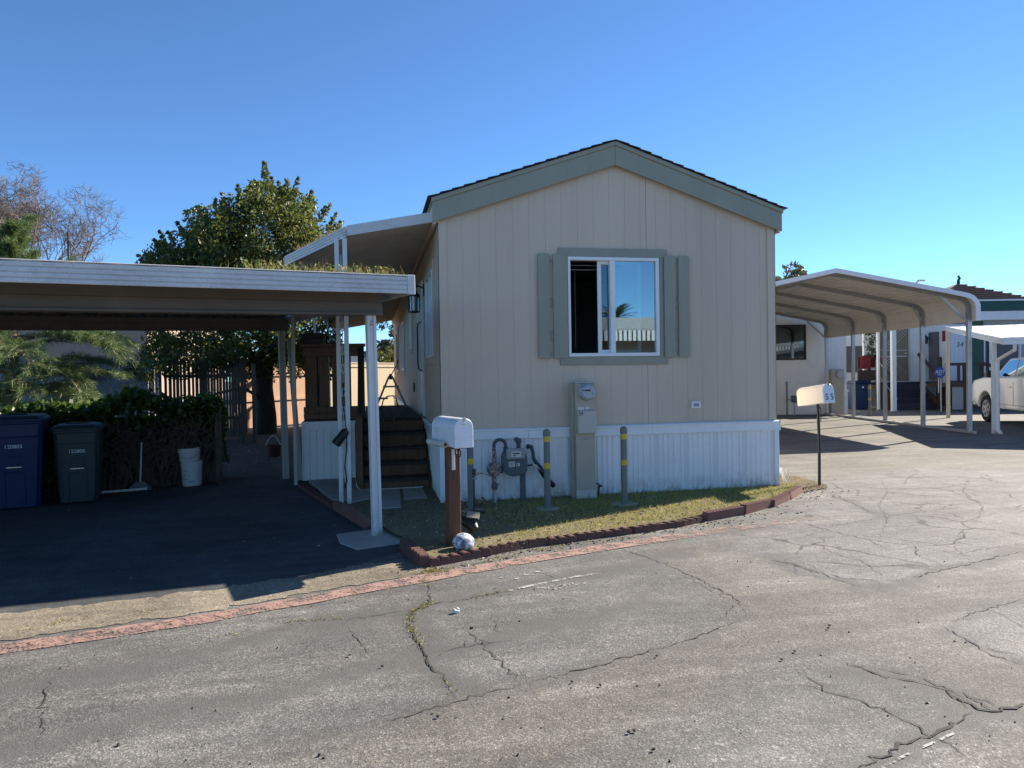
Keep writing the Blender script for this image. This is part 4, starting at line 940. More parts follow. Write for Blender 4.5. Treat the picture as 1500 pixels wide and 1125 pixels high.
# ================================================================ WOODEN PORCH with steps
dk = thing('porch', 'dark stained wooden porch with steps and slatted rail on the left side of the home', 'porch')
SX0, SX1, YP = -.93, -.05, 2.43
hs = [.19*k for k in range(1, 5)]
for k in range(5):
    z = .185*(k+1); y0 = 1.22+.242*k
    if k < 4:
        mb = MB(); mb.box(SX0, SX1, y0-.02, y0+.115, z-.035, z); mb.box(SX0, SX1, y0+.121, y0+.25, z-.035, z); mb.build('tread', 'darkwood', dk, bevel=.005)
    mb = MB(); mb.box(SX0+.01, SX1-.01, y0+.0, y0+.02, .185*k+.01, z-.036); mb.build('riser', 'deckwood', dk, bevel=.003)
mb = MB()
for xs_ in (SX0-.045, SX1+.004):
    mb = MB(); mb.prism([(1.21, .0), (2.43, 0), (2.43, .9), (1.24, .0+.16)], 'x', xs_, xs_+.04); mb.build("stringer", "deckwood", dk)
mb = MB(); x_ = -1.78
while x_ < -.06:
    mb.box(x_, min(x_+.138, -.03), YP-.03, 7.0, .895, .932); x_ += .144
mb.build('deck_boards', 'darkwood', dk, bevel=.004)
mb = MB(); mb.box(-1.78, -.04, YP+.02, YP+.06, .72, .893); mb.box(-1.78, -1.74, YP+.06, 6.9, .72, .893); mb.build('rim_joist', 'deckwood', dk)
# white skirt panel at the front and side of the porch
mb = MB(); x_ = -1.8
while x_ < -1.04:
    mb.box(x_+.003, min(x_+.1, -1.02)-.003, YP-.02, YP-.006, .04, .9); x_ += .1
mb.box(-1.8, -1.02, YP-.008, YP+.01, .04, .9); mb.box(-1.8, -1.02, YP-.036, YP-.02, .78, .905); mb.box(-1.815, -1.795, YP-.03, 6.9, .04, .9)
mb.build('skirt_panel', 'white', dk, bevel=.003)
# rail
mb = MB(); mb.box(-1.8, -.88, YP-.075, YP+.075, 2.0, 2.045); mb.build('top_rail', 'deckwood', dk, bevel=.004)
for bx_ in ((-1.78, -.9, YP-.035, YP+.005, 1.86, 1.998), (-1.78, -.99, YP-.035, YP+.005, 1.03, 1.12), (-1.78, -.99, YP-.03, YP+.01, .94, 1.02)):
    mb = MB(); mb.box(*bx_); mb.build('rail_board', 'deckwood', dk, bevel=.004)
for i, (xa, wd_) in enumerate(((-1.735, .15), (-1.545, .13), (-1.37, .15), (-1.18, .085))):
    mb = MB(); mb.box(xa, xa+wd_, YP+.006, YP+.03, 1.02, 1.97); mb.build('baluster', 'deckwood', dk, bevel=.003)
for i, xa in enumerate((-1.62, -1.47, -1.24)):
    mb = MB(); mb.box(xa, xa+.05, YP+.075, YP+.1, 1.02, 1.97); mb.build('baluster', 'darkwood', dk)
for (x_, y_, z1, m_) in ((-.945, YP, 1.999, 'darkwood'), (-.975, 1.24, 1.02, 'deckwood'), (-1.755, 6.9, 1.99, 'deckwood')):
    mb = MB(); mb.box(x_-.045, x_+.045, y_-.045, y_+.045, .0, z1); mb.build('rail_post', m_, dk, bevel=.005)
mb = MB(); mb.box(-1.03, -.93, 1.26, YP-.05, .05, .93); mb.build('side_panel', 'deckwood', dk)
mb = MB(); mb.prism([(1.2, 1.0), (1.2, 1.06), (YP, 2.0), (YP, 1.92)], 'x', -.99, -.93); mb.build('hand_rail', 'darkwood', dk)
mb = MB(); mb.box(-1.8, -1.73, YP+.08, 6.95, 1.98, 2.03); mb.box(-1.78, -1.75, YP+.08, 6.9, 1.0, 1.08)
y_ = 2.7
while y_ < 6.85: mb.box(-1.78, -1.755, y_, y_+.08, 1.081, 1.979); y_ += .3
mb.build('side_rail', 'deckwood', dk)
# planter and lantern on the rail, step ladder on the deck
mb = MB(); mb.box(-1.77, -1.49, YP-.07, YP+.075, 2.047, 2.13); mb.box(-1.785, -1.475, YP-.082, YP+.087, 2.13, 2.2)
pl = tag(mb.build('planter_box', 'darkwood', bevel=.006), 'dark wooden planter box sitting on the porch rail', 'planter')
jar = thing('glass_jar', 'small grey glass jar beside the dark planter on the porch rail', 'jar', (-1.4, YP, 2.047))
mb = MB(); mb.lathe([(.045, 0), (.05, .01), (.05, .1), (.035, .12)], 12); mb.build('jar_body', 'glass2', jar, smooth=True)
mb = MB(); mb.lathe([(.036, .121), (.036, .14), (.01, .142)], 12); mb.build('lid', 'grey', jar, smooth=True)
lad = thing('step_ladder', 'small grey folding step ladder standing on the porch boards', 'step ladder', (-.42, 5.9, .933))
mb = MB(); mb.beam((-.3, -.1, 0), (-.03, 0, .62), .03, .03); mb.beam((-.3, .1, 0), (-.03, .05, .62), .03, .03); mb.build('left_leg', 'grey', lad)
mb = MB(); mb.beam((.3, -.1, 0), (.03, 0, .62), .03, .03); mb.beam((.3, .1, 0), (.03, .05, .62), .03, .03); mb.build('right_leg', 'grey', lad)
mb = MB(); mb.box(-.3, -.06, -.11, .11, .17, .2); mb.build('step', 'grey', lad); mb = MB(); mb.box(-.15, .16, -.11, .11, .4, .43); mb.build('step', 'grey', lad)
mb = MB(); mb.tube([(0, 0, .56), (0, .02, .66)], .03, 8); mb.tube([(.0, 0, .62), (.13, .0, .85), (.16, 0, .95)], .01, 6); mb.build('handle', 'black', lad)
mb = MB(); mb.tube([(-.62, 5.4, .94), (-.58, 5.4, 1.1), (-.5, 5.4, 1.17), (-.4, 5.4, 1.18), (-.33, 5.42, 1.12), (-.3, 5.45, .945)], .012, 8)
tag(mb.build('hose_loop', 'black', smooth=True), 'black hose bent in an arch on the porch boards under the step ladder', 'hose')
mb = MB(); mb.tube([(-1.0, 1.25, .3), (-1.02, 1.2, .12), (-.98, 1.17, .06), (-.8, 1.15, .062), (-.5, 1.13, .066), (-.15, 1.17, .064)], .008, 6)
tag(mb.build('hose', 'pvc', smooth=True), 'thin pale hose lying along the foot of the wooden steps', 'hose')
# ================================================================ THINGS IN FRONT OF THE HOME
# mailbox on the redwood post
def mailbox_body(mb, L_, wd_, h, x0=0., mi=0, y0=0.):
    """tunnel-shaped body along local -y, arched top"""
    hs_ = h-wd_/2; pr_ = [(-wd_/2, 0), (wd_/2, 0), (wd_/2, hs_)]+[(wd_/2*math.cos(t), hs_+wd_/2*math.sin(t)) for t in [math.pi*i/14 for i in range(1, 14)]]+[(-wd_/2, hs_)]
    return [(p[0]+x0, p[1]) for p in pr_]
mbx = thing('mailbox', 'white arched mailbox on a redwood post beside the front lawn', 'mailbox', (-.12, -2.12, 0), KA)
mb = MB(); mb.box(-.055, .055, -.05, .05, .03, .93); mb.build('post', 'redwood', mbx, bevel=.006)
mb = MB(); P = mailbox_body(mb, .5, .165, .25); mb.prism([(p[0], p[1]+.935) for p in P], 'y', -.245, .25); body = mb.build('body', 'mailwhite', mbx, bevel=.004, smooth=True)
mb = MB(); P2_ = [(p[0]*1.05, p[1]*1.02+.93) for p in P]; mb.prism(P2_, 'y', -.262, -.246); dr = mb.build('door', 'mailwhite', body, bevel=.004)
mb = MB(); mb.box(-.012, .012, -.275, -.262, 1.155, 1.19); mb.box(-.02, .02, -.272, -.262, 1.13, 1.14); mb.build('latch', 'pvc', dr)
mb = MB(); P3 = [(p[0]*1.035, p[1]*1.01+.932) for p in P]; mb.prism(P3, 'y', .235, .256); mb.build('rear_rim', 'mailwhite', body, bevel=.003)
mb = MB(); n = 16; pr_ = [(.026*math.cos(2*math.pi*i/n), .026*math.sin(2*math.pi*i/n)) for i in range(n)]; pi_ = [(.019*math.cos(2*math.pi*i/n), .019*math.sin(2*math.pi*i/n)) for i in range(n)]
V = [(a-.112, y_, b+.955) for y_, q in ((-.12, pr_), (.27, pr_), (.27, pi_), (-.12, pi_)) for a, b in q]
F_ = [(k*n+i, k*n+(i+1) % n, ((k+1) % 4)*n+(i+1) % n, ((k+1) % 4)*n+i) for k in range(4) for i in range(n)]; mb.add(V, F_)
mb.tube([(-.112, .1, .955), (-.112, .11, .955)], .0175, 10)
pipe_ = mb.build('tube_holder', 'pvc', mbx, smooth=True)
mb = MB(); mb.box(-.03, .0, -.062, -.052, .72, .93); mb.box(.012, .02, -.06, -.052, .86, .92); mb.build('strap', 'label', mbx, bevel=.003)
mb = MB(); mb.box(-.083, .083, -.2, .2, .918, .934); mb.build('base_board', 'redwood', mbx)
mb = MB()
for (y_, z_, s_) in ((.1, 1.02, .009), (.07, 1.06, .007), (.12, 1.08, .008), (.03, 1.0, .008), (-.02, 1.03, .006), (.16, 1.05, .01), (.15, .99, .009), (.0, 1.07, .006), (.18, 1.08, .008)):
    mb.add([(-.0836, y_-s_, z_), (-.0836, y_-s_*.3, z_-s_*.8), (-.0836, y_+s_, z_+s_*.2), (-.0836, y_+s_*.2, z_+s_)], [(0, 1, 2, 3)])
mb.build('flower_print', 'weed', body, fix=False)
mb = MB(); mb.tube([(.045, -.056, .9), (.05, -.075, .88), (.045, -.075, .84), (.03, -.06, .83)], .006, 6); mb.build('hook', 'blackmetal', mbx)

m55 = thing('mailbox', 'leaning cream mailbox with black number 5 5 on a thin black pole', 'mailbox', (5.02, .08, 0), R(6))
mb = MB(); mb.tube([(0, 0, 0), (.004, 0, .6), (-.012, 0, 1.09)], .02, 10); mb.build('pole', 'blackmetal', m55, smooth=True)
mb = MB(); P = mailbox_body(mb, .5, .17, .25); mb.prism(P, 'y', -.25, .25); b55 = mb.build('body', 'cream', m55, bevel=.006, smooth=True, loc=(0, .06, 1.085), rot=(R(-7), R(0), 0))
mb = MB(); mb.prism([(p[0]*1.04, p[1]*1.02-.003) for p in P], 'y', -.268, -.251); d55 = mb.build('door', 'mailwhite', b55, bevel=.004)
mb = MB(); mb.box(-.012, .012, -.28, -.268, .225, .255); mb.build('latch', 'grey', d55)
for s_, x_ in (('5', -.037), ('5', .045)): text('number', s_, .115, 'ink', d55, (x_, -.2705, .075), (R(90), 0, 0), sx=.95)
mb = MB(); mb.tube([(.02, 0, 1.06), (.05, .02, 1.0), (.06, .03, .9), (.05, .02, .86)], .006, 6); mb.build('bracket', 'blackmetal', m55)

# bollards
def bollard(x_, y_, lab, bands, slab_, h=.9, lean=(0, 0)):
    t = thing('bollard', lab, 'bollard', (x_, y_, .04), (lean[0], lean[1], 0), 'steel bollards guarding the meters')
    mb = MB(); mb.lathe([(.036, -.02), (.036, h-.08)], 20); mb.build('pipe', 'greyblue', t, smooth=True)
    mb = MB(); mb.lathe([(.041, h-.08), (.042, h-.035), (.034, h-.012), (.012, h)], 20); mb.build('cap', 'greyblue', t, smooth=True)
    for z0 in bands:
        mb = MB(); mb.lathe([(.0372, z0), (.0372, z0+.062)], 20); mb.build('yellow_band', 'yellow', t, smooth=True)
    if slab_:
        mb = MB(); n = 22; V = [(slab_*math.cos(2*math.pi*i/n)*(1+.07*math.sin(i*2.1)), slab_*.86*math.sin(2*math.pi*i/n)*(1+.06*math.cos(i*1.7))) for i in range(n)]
        V2 = [(p[0]*.86, p[1]*.86, .022) for p in V]; V1 = [(p[0], p[1], -.01) for p in V]
        mb.add(V1+V2, [tuple(range(n, 2*n))]+[(i, (i+1) % n, n+(i+1) % n, n+i) for i in range(n)]); mb.build('footing', 'concrete', t, smooth=True)
bollard(.25, -.6, 'grey bollard half hidden behind the redwood mailbox post', (.53,), .15, .88)
bollard(1.09, -.73, 'grey bollard with two yellow bands standing in front of the gas meter', (.76, .46), .15)
bollard(2.0, -.70, 'grey bollard with two yellow bands standing alone right of the electric pedestal', (.755, .46), .17)
# garden things near the left bollard
mb = MB(); mb.tube([(.26, -.78, .05), (.265, -.75, .45)], .009, 6); mb.tube([(.265, -.75, .45), (.27, -.75, .53)], .018, 8); mb.box(.2, .36, -.84, -.74, .062, .085)
tag(mb.build('garden_stake', 'black'), 'thin black stake with a flat foot leaning by the left bollard', 'stake')
def spot(x_, y_, rz, lab):
    t = thing('solar_spotlight', lab, 'garden light', (x_, y_, .05), rz)
    mb = MB(); mb.tube([(0, 0, 0), (0, 0, .09)], .014, 8); mb.obox((0, 0, .1), (.05, .05, .04)); mb.build('stake', 'black', t)
    mb = MB(); mb.tube([(.05, -.03, .1), (.03, -.01, .125), (-.05, .03, .17), (-.09, .05, .19)], [.035, .05, .046, .03], 14); mb.build('lamp_head', 'black', t, smooth=True)
    mb = MB(); mb.obox((.02, .03, .215), (.125, .1, .018), (R(28), R(8), 0)); p_ = mb.build('solar_panel', 'black', t, bevel=.003)
    mb = MB(); mb.obox((.02, .0295, .2255), (.112, .088, .004), (R(28), R(8), 0)); mb.build('panel_face', 'solar', p_)
spot(.05, -1.98, R(-12), 'black solar spotlight with a tilted brown panel beside the redwood mailbox post')
mb = MB(); prof = [(.012, 0)]+[(.098*math.sin(t), .075-.075*math.cos(t)) for t in [math.pi*i/12 for i in range(1, 12)]]+[(.004, .15)]
mb.lathe(prof, 22); o = mb.build('white_stone', 'stone', smooth=True, loc=(-.06, -2.27, .035), rot=(R(10), R(6), 0)); tag(o, 'round white mottled stone at the foot of the redwood mailbox post', 'stone')
dp = thing('dry_plant', 'dead pinkish flower stalk standing in front of the gas meter', 'plant', (.42, -.75, .05))
mb = MB(); mb.tube([(0, -.35, 0), (.02, -.2, .2), (.04, -.05, .42), (.06, 0, .5)], .004, 5); mb.tube([(.04, -.05, .4), (-.08, -.05, .44), (-.16, -.05, .41)], .003, 5); mb.tube([(.03, -.1, .36), (.1, -.1, .43)], .003, 5); mb.build('stalk', 'stem', dp)
P = [(.07+rng.gauss(0, .028), -.02+rng.gauss(0, .025), .47+rng.gauss(0, .085)) for _ in range(150)]+[(-.14+rng.gauss(0, .03), -.05+rng.gauss(0, .02), .42+rng.gauss(0, .02)) for _ in range(14)]
cloud(P, .03, 'dryflower', 'blossom', dp)
# ---- gas meter
gm = thing('gas_meter', 'grey gas meter with looped pipe and regulator in front of the white skirting', 'gas meter', (.82, -.2, 0))
GZ = .0
mb = MB()
bp = [(-.14, .43), (-.145, .6), (-.115, .655), (-.02, .66), (.1, .66), (.135, .62), (.15, .58), (.15, .42), (.11, .375), (-.02, .36), (-.08, .375)]
mb.prism(bp, 'y', -.075, .075); body = mb.build('meter_body', 'meter', gm, bevel=.018, seg=3, smooth=True)
mb = MB(); mb.box(-.105, .115, -.105, -.07, .565, .69); face_ = mb.build('index_box', 'grey', body, bevel=.01, seg=2)
mb = MB(); mb.box(-.05, .065, -.109, -.1045, .59, .655); pl_ = mb.build('dial', 'label', face_, bevel=.002)
mb = MB(); mb.box(-.035, .05, -.1105, -.1088, .625, .64); mb.box(-.03, .01, -.1105, -.1088, .602, .612); mb.build('dial_marks', 'ink', pl_)
mb = MB(); mb.box(-.075, -.005, -.079, -.0745, .475, .535); mb.box(.015, .055, -.079, -.0745, .48, .515); lb_ = mb.build('label_plate', 'label', body)
mb = MB(); mb.box(-.066, -.014, -.0805, -.0785, .515, .522); mb.box(-.066, -.03, -.0805, -.0785, .5, .506); mb.box(-.06, -.02, -.0805, -.0785, .486, .49); mb.box(.022, .034, -.0805, -.0785, .488, .508); mb.build('print', 'ink', lb_)
mb = MB()
arc = [(-.235, 0, .5), (-.235, 0, .72)]+[(-.165-.07*math.cos(t), 0, .72+.07*math.sin(t)) for t in [math.pi*i/8 for i in range(1, 8)]]+[(-.095, 0, .72), (-.095, 0, .64)]
mb.tube(arc, .02, 12); mb.lathe([(.03, .635), (.03, .7)], 10, (-.095, 0, 0)); mb.lathe([(.026, .52), (.026, .57)], 8, (-.235, 0, 0)); mb.build('inlet_pipe', 'pipe', gm, smooth=True)
mb = MB(); mb.lathe([(.075, -.06), (.085, -.045), (.085, .0), (.03, .03)], 18, (-.24, -.0, .45), axis='y'); mb.box(-.29, -.19, -.04, .04, .41, .49); mb.lathe([(.03, -.04), (.035, .04)], 10, (-.175, 0, .43), axis='x'); mb.tube([(-.235, 0, .42), (-.235, 0, .28)], [.024, .024], 10); mb.lathe([(.036, .21), (.04, .24), (.034, .28)], 10, (-.235, -.01, 0)); mb.box(-.275, -.2, -.05, -.03, .24, .29)
mb.build('regulator', 'meter', gm, smooth=True)
mb = MB(); mb.tube([(-.235, 0, .22), (-.235, 0, -.02)], .022, 12); mb.build('riser', 'palepipe', gm, smooth=True)
mb = MB(); mb.tube([(.06, 0, .64), (.06, 0, .74), (.065, .05, .775), (.065, .2, .775)], .026, 10); mb.lathe([(.034, .66), (.034, .69)], 10, (.06, 0, 0)); mb.lathe([(.036, .74), (.038, .775), (.028, .79)], 10, (.06, 0, 0)); mb.build('outlet_pipe', 'pipe', gm, smooth=True)
mb = MB(); mb.box(.08, .145, .02, .06, .02, .42); mb.build('support_post', 'meter', gm, bevel=.006)
fh = thing('flexible_gas_hose', 'black gas hose with a grey fitting hanging on the skirting beside the gas meter', 'hose', (0, 0, 0))
mb = MB(); mb.tube([(1.03, -.03, .68), (1.06, -.08, .68), (1.075, -.1, .62), (1.08, -.11, .54), (1.11, -.12, .49)], [.03, .024, .02, .022, .026], 10); mb.tube([(.97, -.14, .465), (1.06, -.14, .47)], .012, 8); mb.build('fitting', 'pipe', fh, smooth=True)
mb = MB(); mb.tube([(1.06, -.14, .475), (1.1, -.14, .46), (1.18, -.14, .38)], .012, 6); mb.build('tag', 'label', fh)
mb = MB(); mb.tube([(1.1, -.12, .5), (1.15, -.12, .43), (1.2, -.12, .34), (1.255, -.12, .27), (1.31, -.12, .215), (1.33, -.12, .2)], [.022, .034, .03, .03, .034, .022], 12); mb.build('sleeve', 'black', fh, smooth=True)
# ---- electric pedestal
ep = thing('electric_pedestal', 'tall tan electric meter pedestal with a round glass meter against the home', 'electric meter', (1.69, -.2, 0))
mb = MB(); mb.box(-.12, .12, -.045, .14, .02, 1.43); cab = mb.build('cabinet', 'tan', ep, bevel=.006)
mb = MB(); mb.box(-.145, -.122, .02, .14, .02, 1.44); mb.build('side_channel', 'tan', ep, bevel=.003)
mb = MB(); mb.box(-.105, .125, -.095, -.046, .835, 1.105); cov = mb.build('breaker_cover', 'tan2', ep, bevel=.006)
mb = MB(); mb.box(-.118, .122, -.06, .14, 1.431, 1.45); mb.build('cap', 'tan2', ep, bevel=.003)
mb = MB(); mb.box(-.125, .128, -.052, -.046, .02, .155); mb.build('base_plate', 'tan2', ep, bevel=.003)
text('mark', '1', .085, 'ink', ep, (.03, -.0535, .075), (R(90), 0, 0), sx=.6)
text('number', '59', .07, 'ink', cov, (-.07, -.0965, 1.072), (R(90), 0, 0), sx=.8)
mb = MB(); mb.lathe([(.095, 0), (.1, -.012), (.1, -.03), (.09, -.04)], 28, (.012, -.046, 1.325), axis='y'); ring = mb.build('meter_ring', 'galv', ep, smooth=True)
mb = MB(); mb.lathe([(.086, -.04), (.086, -.09), (.07, -.108), (.02, -.112)], 28, (.012, -.046, 1.325), axis='y'); gl_ = mb.build('meter_glass', 'palepipe', ring, smooth=True)
mb = MB(); mb.box(-.035, .035, -.161, -.157, 1.34, 1.358); mb.box(-.06, -.045, -.159, -.154, 1.343, 1.355); mb.box(.05, .065, -.158, -.15, 1.306, 1.316); mb.build('meter_display', 'ink', ring)
mb = MB(); mb.box(-.095, -.02, -.05, -.046, 1.115, 1.15); mb.box(0, .05, -.05, -.046, 1.12, 1.15); mb.build('sticker', 'label', ep)
mb = MB(); mb.box(-.03, .03, -.05, -.046, .76, .775); mb.lathe([(.008, 0), (.008, -.008)], 8, (.03, -.046, .2), axis='y'); mb.build('screws', 'grey', ep)
hb = MB(); hb.tube([(1.885, -.1, .04), (1.895, -.1, .16), (1.9, -.1, .19)], .012, 8); hb.tube([(1.9, -.1, .175), (1.93, -.1, .175)], .014, 8); hb.tube([(1.86, -.1, .21), (1.9, -.1, .195)], .008, 6)
tag(hb.build('water_valve', 'blackmetal', smooth=True), 'small black water valve standing right of the tan electric pedestal', 'valve')
# little debris beside the left bollard
P = [(.1+rng.random()*.35, -.2-rng.random()*.25, .06+rng.random()*.06) for _ in range(120)]
tag(cloud(P, .05, 'litter', 'dead_leaves', flat=.4), 'heap of dead leaves against the skirting behind the left bollard', 'leaves', kind='stuff')

# ---- scalloped edging blocks
def block(L_, h, th, n):
    prof = [(-L_/2+.003, 0)]
    for k in range(n):
        c_ = -L_/2+L_*(k+.5)/n; r_ = L_/n*.48
        for i in range(7):
            t = math.pi*(1-i/6); prof.append((c_+r_*math.cos(t), h-r_*.75+r_*.75*math.sin(t)))
    prof.append((L_/2-.003, 0)); return prof
protos = {}
def edging(P, lab, mat, n, h, L_=.3, grp='edging blocks along the lawn'):
    P = [Vector((p[0], p[1], 0)) for p in P]; tot = [0]
    for a, b in zip(P, P[1:]): tot.append(tot[-1]+(b-a).length)
    s = L_/2
    while s < tot[-1]-L_*.25:
        i = max(k for k in range(len(tot)-1) if tot[k] <= s); t = (s-tot[i])/(tot[i+1]-tot[i]); p = P[i].lerp(P[i+1], t); d = P[i+1]-P[i]
        key = (mat, n, h, L_)
        if key not in protos:
            mb = MB(); mb.prism(block(L_, h, .07, n), 'y', -.04, .04); o = mb.build('edging_block', mat, bevel=.005, smooth=True); protos[key] = o
        else:
            o = protos[key].copy(); COL.objects.link(o)
        o.location = (p.x, p.y, -.012+rng.gauss(0, .004)); o.rotation_euler = (rng.gauss(0, .05), rng.gauss(0, .025), math.atan2(d.y, d.x)+rng.gauss(0, .025))
        tag(o, lab, 'edging block', grp); s += L_+.004
edging([(-.39, -2.6), (.05, -2.4), (.45, -2.2), (.86, -2.09), (1.22, -1.99), (1.82, -1.84)], 'dark red scalloped edging block in the front row nearest the redwood mailbox post', 'brick', 3, .078, grp='front scalloped edging blocks')
edging([(1.64, -1.885), (1.83, -1.84), (2.24, -1.7), (2.58, -1.54)], 'worn low scalloped edging block midway along the front edge of the grass', 'brick', 3, .072, grp='middle edging blocks')
edging([(2.56, -1.55), (3.14, -1.31), (3.72, -.97), (4.21, -.55), (4.62, -.16)], 'long smooth brownish red edging block at the right end of the grass', 'brick2', 12, .105, .58, grp='smooth edging blocks')
edging([(-.42, -2.62), (-.56, -1.92)], 'red scalloped edging block turning the corner beside the concrete footing pad', 'brick', 3, .12, .23, grp='corner edging blocks')
edging([K(.03, .4), K(.02, 1.7)], 'faded red scalloped edging block behind the front carport post', 'brick2', 4, .12, grp='edging blocks beside the driveway')
edging([K(.02, 1.75), K(.02, 3.7)], 'dark sunken edging block along the driveway beside the porch', 'brick', 4, .07, grp='sunken edging blocks beside the driveway')
mb = MB(); mb.beam((4.55, .12, .06), (4.43, .05, .27), .045, .008); mb.beam((4.6, .06, .04), (4.5, .03, .25), .012, .012)
tag(mb.build('white_board', 'white'), 'small white board leaning at the right corner of the skirting', 'board')

# ================================================================ BINS AND SUNDRIES under the carport
def bin_(name, lab, u_, v_, wT, wB, dT, h, mat, lid, num, rz):
    k = K(u_, v_); t = thing(name, lab, 'rubbish bin', (k[0], k[1], .005), KA+rz)
    mb = MB(); hB = h-.1; dB = dT*.78
    def ring(wd_, z, fr, bk, r_=.05):
        return [(-wd_/2+r_, fr, z), (wd_/2-r_, fr, z), (wd_/2, fr+r_, z), (wd_/2, bk-r_, z), (wd_/2-r_, bk, z), (-wd_/2+r_, bk, z), (-wd_/2, bk-r_, z), (-wd_/2, fr+r_, z)]
    rs = [ring(wB, .02, -dB/2, dB/2), ring(wB+(wT-wB)*.8, hB*.84, -dT*.49, dT*.48), ring(wT-.02, hB*.86, -dT*.5, dT*.49), ring(wT-.01, hB, -dT*.51, dT*.5), ring(wT+.03, hB+.002, -dT*.53, dT*.52), ring(wT+.03, hB+.03, -dT*.53, dT*.52)]
    V = [p for r_ in rs for p in r_]; n = 8
    mb.add(V, [tuple(range(n))[::-1], tuple(range((len(rs)-1)*n, len(rs)*n))]+[(a*n+i, a*n+(i+1) % n, (a+1)*n+(i+1) % n, (a+1)*n+i) for a in range(len(rs)-1) for i in range(n)])
    b = mb.build('body', mat, t, bevel=.008)
    mb = MB(); rs = [ring(wT+.05, hB+.032, -dT*.57, dT*.54), ring(wT+.05, hB+.055, -dT*.57, dT*.54), ring(wT-.03, hB+.095, -dT*.46, dT*.46), ring(wT-.16, hB+.105, -dT*.36, dT*.36)]
    V = [p for r_ in rs for p in r_]; mb.add(V, [tuple(range(n))[::-1], tuple(range((len(rs)-1)*n, len(rs)*n))]+[(a*n+i, a*n+(i+1) % n, (a+1)*n+(i+1) % n, (a+1)*n+i) for a in range(len(rs)-1) for i in range(n)])
    mb.box(-.13, .13, -dT*.25, -dT*.12, hB+.106, hB+.118)
    mb.build('lid', lid, t, bevel=.006)
    # moulded grab bar recess and side ribs on the front face, following its slope
    slope = math.atan2(dT*.49-dB/2, hB*.84-.02)
    def fy(z): return -dB/2-(dT*.49-dB/2)*(z-.02)/(hB*.84-.02)
    mb = MB(); mb.obox((0, fy(hB*.5)-.014, hB*.5), (.15, .012, .012), (0, 0, 0)); mb.build('grab_bar', 'chrome', b)
    mb = MB(); z = hB*.58; mb.obox((0, fy(z)+.002, z), (.14, .016, .11), (slope, 0, 0)); mb.build('recess', mat, b, bevel=.004)
    mb = MB()
    for s_ in (-1, 1):
        mb.obox((s_*.1, fy(hB*.24)-.0, hB*.24), (.02, .02, hB*.4), (slope, 0, 0)); mb.obox((s_*(wB/2-.03), fy(hB*.4), hB*.4), (.025, .02, hB*.6), (slope, s_*.045, 0))
    mb.obox((0, fy(hB*.44), hB*.44), (.22, .018, .02), (slope, 0, 0)); mb.build('ribs', mat, b, bevel=.004)
    text('number', num, .062, 'whiteink', b, (-.0, fy(hB*.74)-.004, hB*.74), (R(90)+slope, 0, 0))
    mb = MB()
    for s_ in (-1, 1): mb.lathe([(.06, -.025), (.11, -.025), (.11, .025), (.06, .025)], 16, (s_*(wB/2-.03), dB/2+.02, .11), axis='x')
    mb.build('wheels', 'rubber', t, smooth=True)
    mb = MB(); mb.tube([(-wT/2+.06, dT*.5, hB-.03), (-wT/2+.06, dT*.62, hB), (wT/2-.06, dT*.62, hB), (wT/2-.06, dT*.5, hB-.03)], .014, 8); mb.build('handle', mat, t, smooth=True)
bin_('recycling_bin', 'tall dark blue wheeled bin at the left edge under the carport', -3.33, 4.02, .62, .5, .72, 1.14, 'bluebin', 'bluelid', '120805', 0)
bin_('rubbish_bin', 'dark green wheeled bin in front of the hedge next to the blue bin', -2.67, 4.05, .52, .42, .6, 1.0, 'greenbin', 'greenbin', '122806', R(-3))
t = thing('bucket', 'two stacked white plastic buckets by the hedge on the driveway', 'bucket', (-3.4, 2.72, .006))
mb = MB(); mb.lathe([(.125, 0), (.132, .02), (.145, .3), (.152, .302), (.152, .318), (.147, .32), (.147, .34), (.152, .342), (.152, .36), (.14, .365)], 24); mb.build('lower_bucket', 'bucket', t, smooth=True)
mb = MB(); mb.lathe([(.136, .366), (.146, .49), (.156, .492), (.156, .507), (.15, .51), (.15, .54), (.155, .545), (.148, .55), (.14, .545), (.13, .38)], 24, (-.012, 0, 0)); ub = mb.build('upper_bucket', 'bucket', t, smooth=True, rot=(0, R(-2), 0))
mb = MB(); mb.tube([(-.155+.31*i/10, -.06-.1*math.sin(math.pi*i/10), .5-.1*math.sin(math.pi*i/10)) for i in range(11)], .004, 5); mb.build('handle', 'grey', ub)
mb = MB()
for k in range(9): mb.obox((-.07+.03*(k % 3)+rng.gauss(0, .005), -.1385-.003*(k//3), .1+.06*(k//3)), (.022, .003, .004+.012*(k % 2)), (0, rng.uniform(-.6, .6), 0))
mb.box(-.02, .07, -.1415, -.135, .06, .08); mb.build('print', 'grey', t)
br = thing('broom', 'broom with a grey head leaning on the hedge between bin and buckets', 'broom', (-4.02, 2.45, .005))
mb = MB(); mb.tube([(0, 0, .1), (0.0, .1, .66)], .012, 8); mb.build('handle', 'pvc', br, smooth=True)
mb = MB(); mb.prism([(-.05, .12), (.05, .12), (.15, .03), (.15, 0), (-.15, 0), (-.15, .03)], 'y', -.03, .03); mb.build('head', 'greyblue', br, bevel=.006)
bk = thing('basket', 'small dark red basket with an arched handle in the yard behind the carport', 'basket', (-2.72, 6.3, .006))
mb = MB(); mb.lathe([(.13, 0), (.15, .2), (.16, .2), (.16, .225), (.14, .22), (.125, .03)], 20); mb.build('bowl', 'basket', bk, smooth=True)
mb = MB(); mb.tube([(-.15+.3*i/10, 0, .21+.2*math.sin(math.pi*i/10)) for i in range(11)], .009, 6); mb.build('handle', 'pvc', bk, smooth=True)
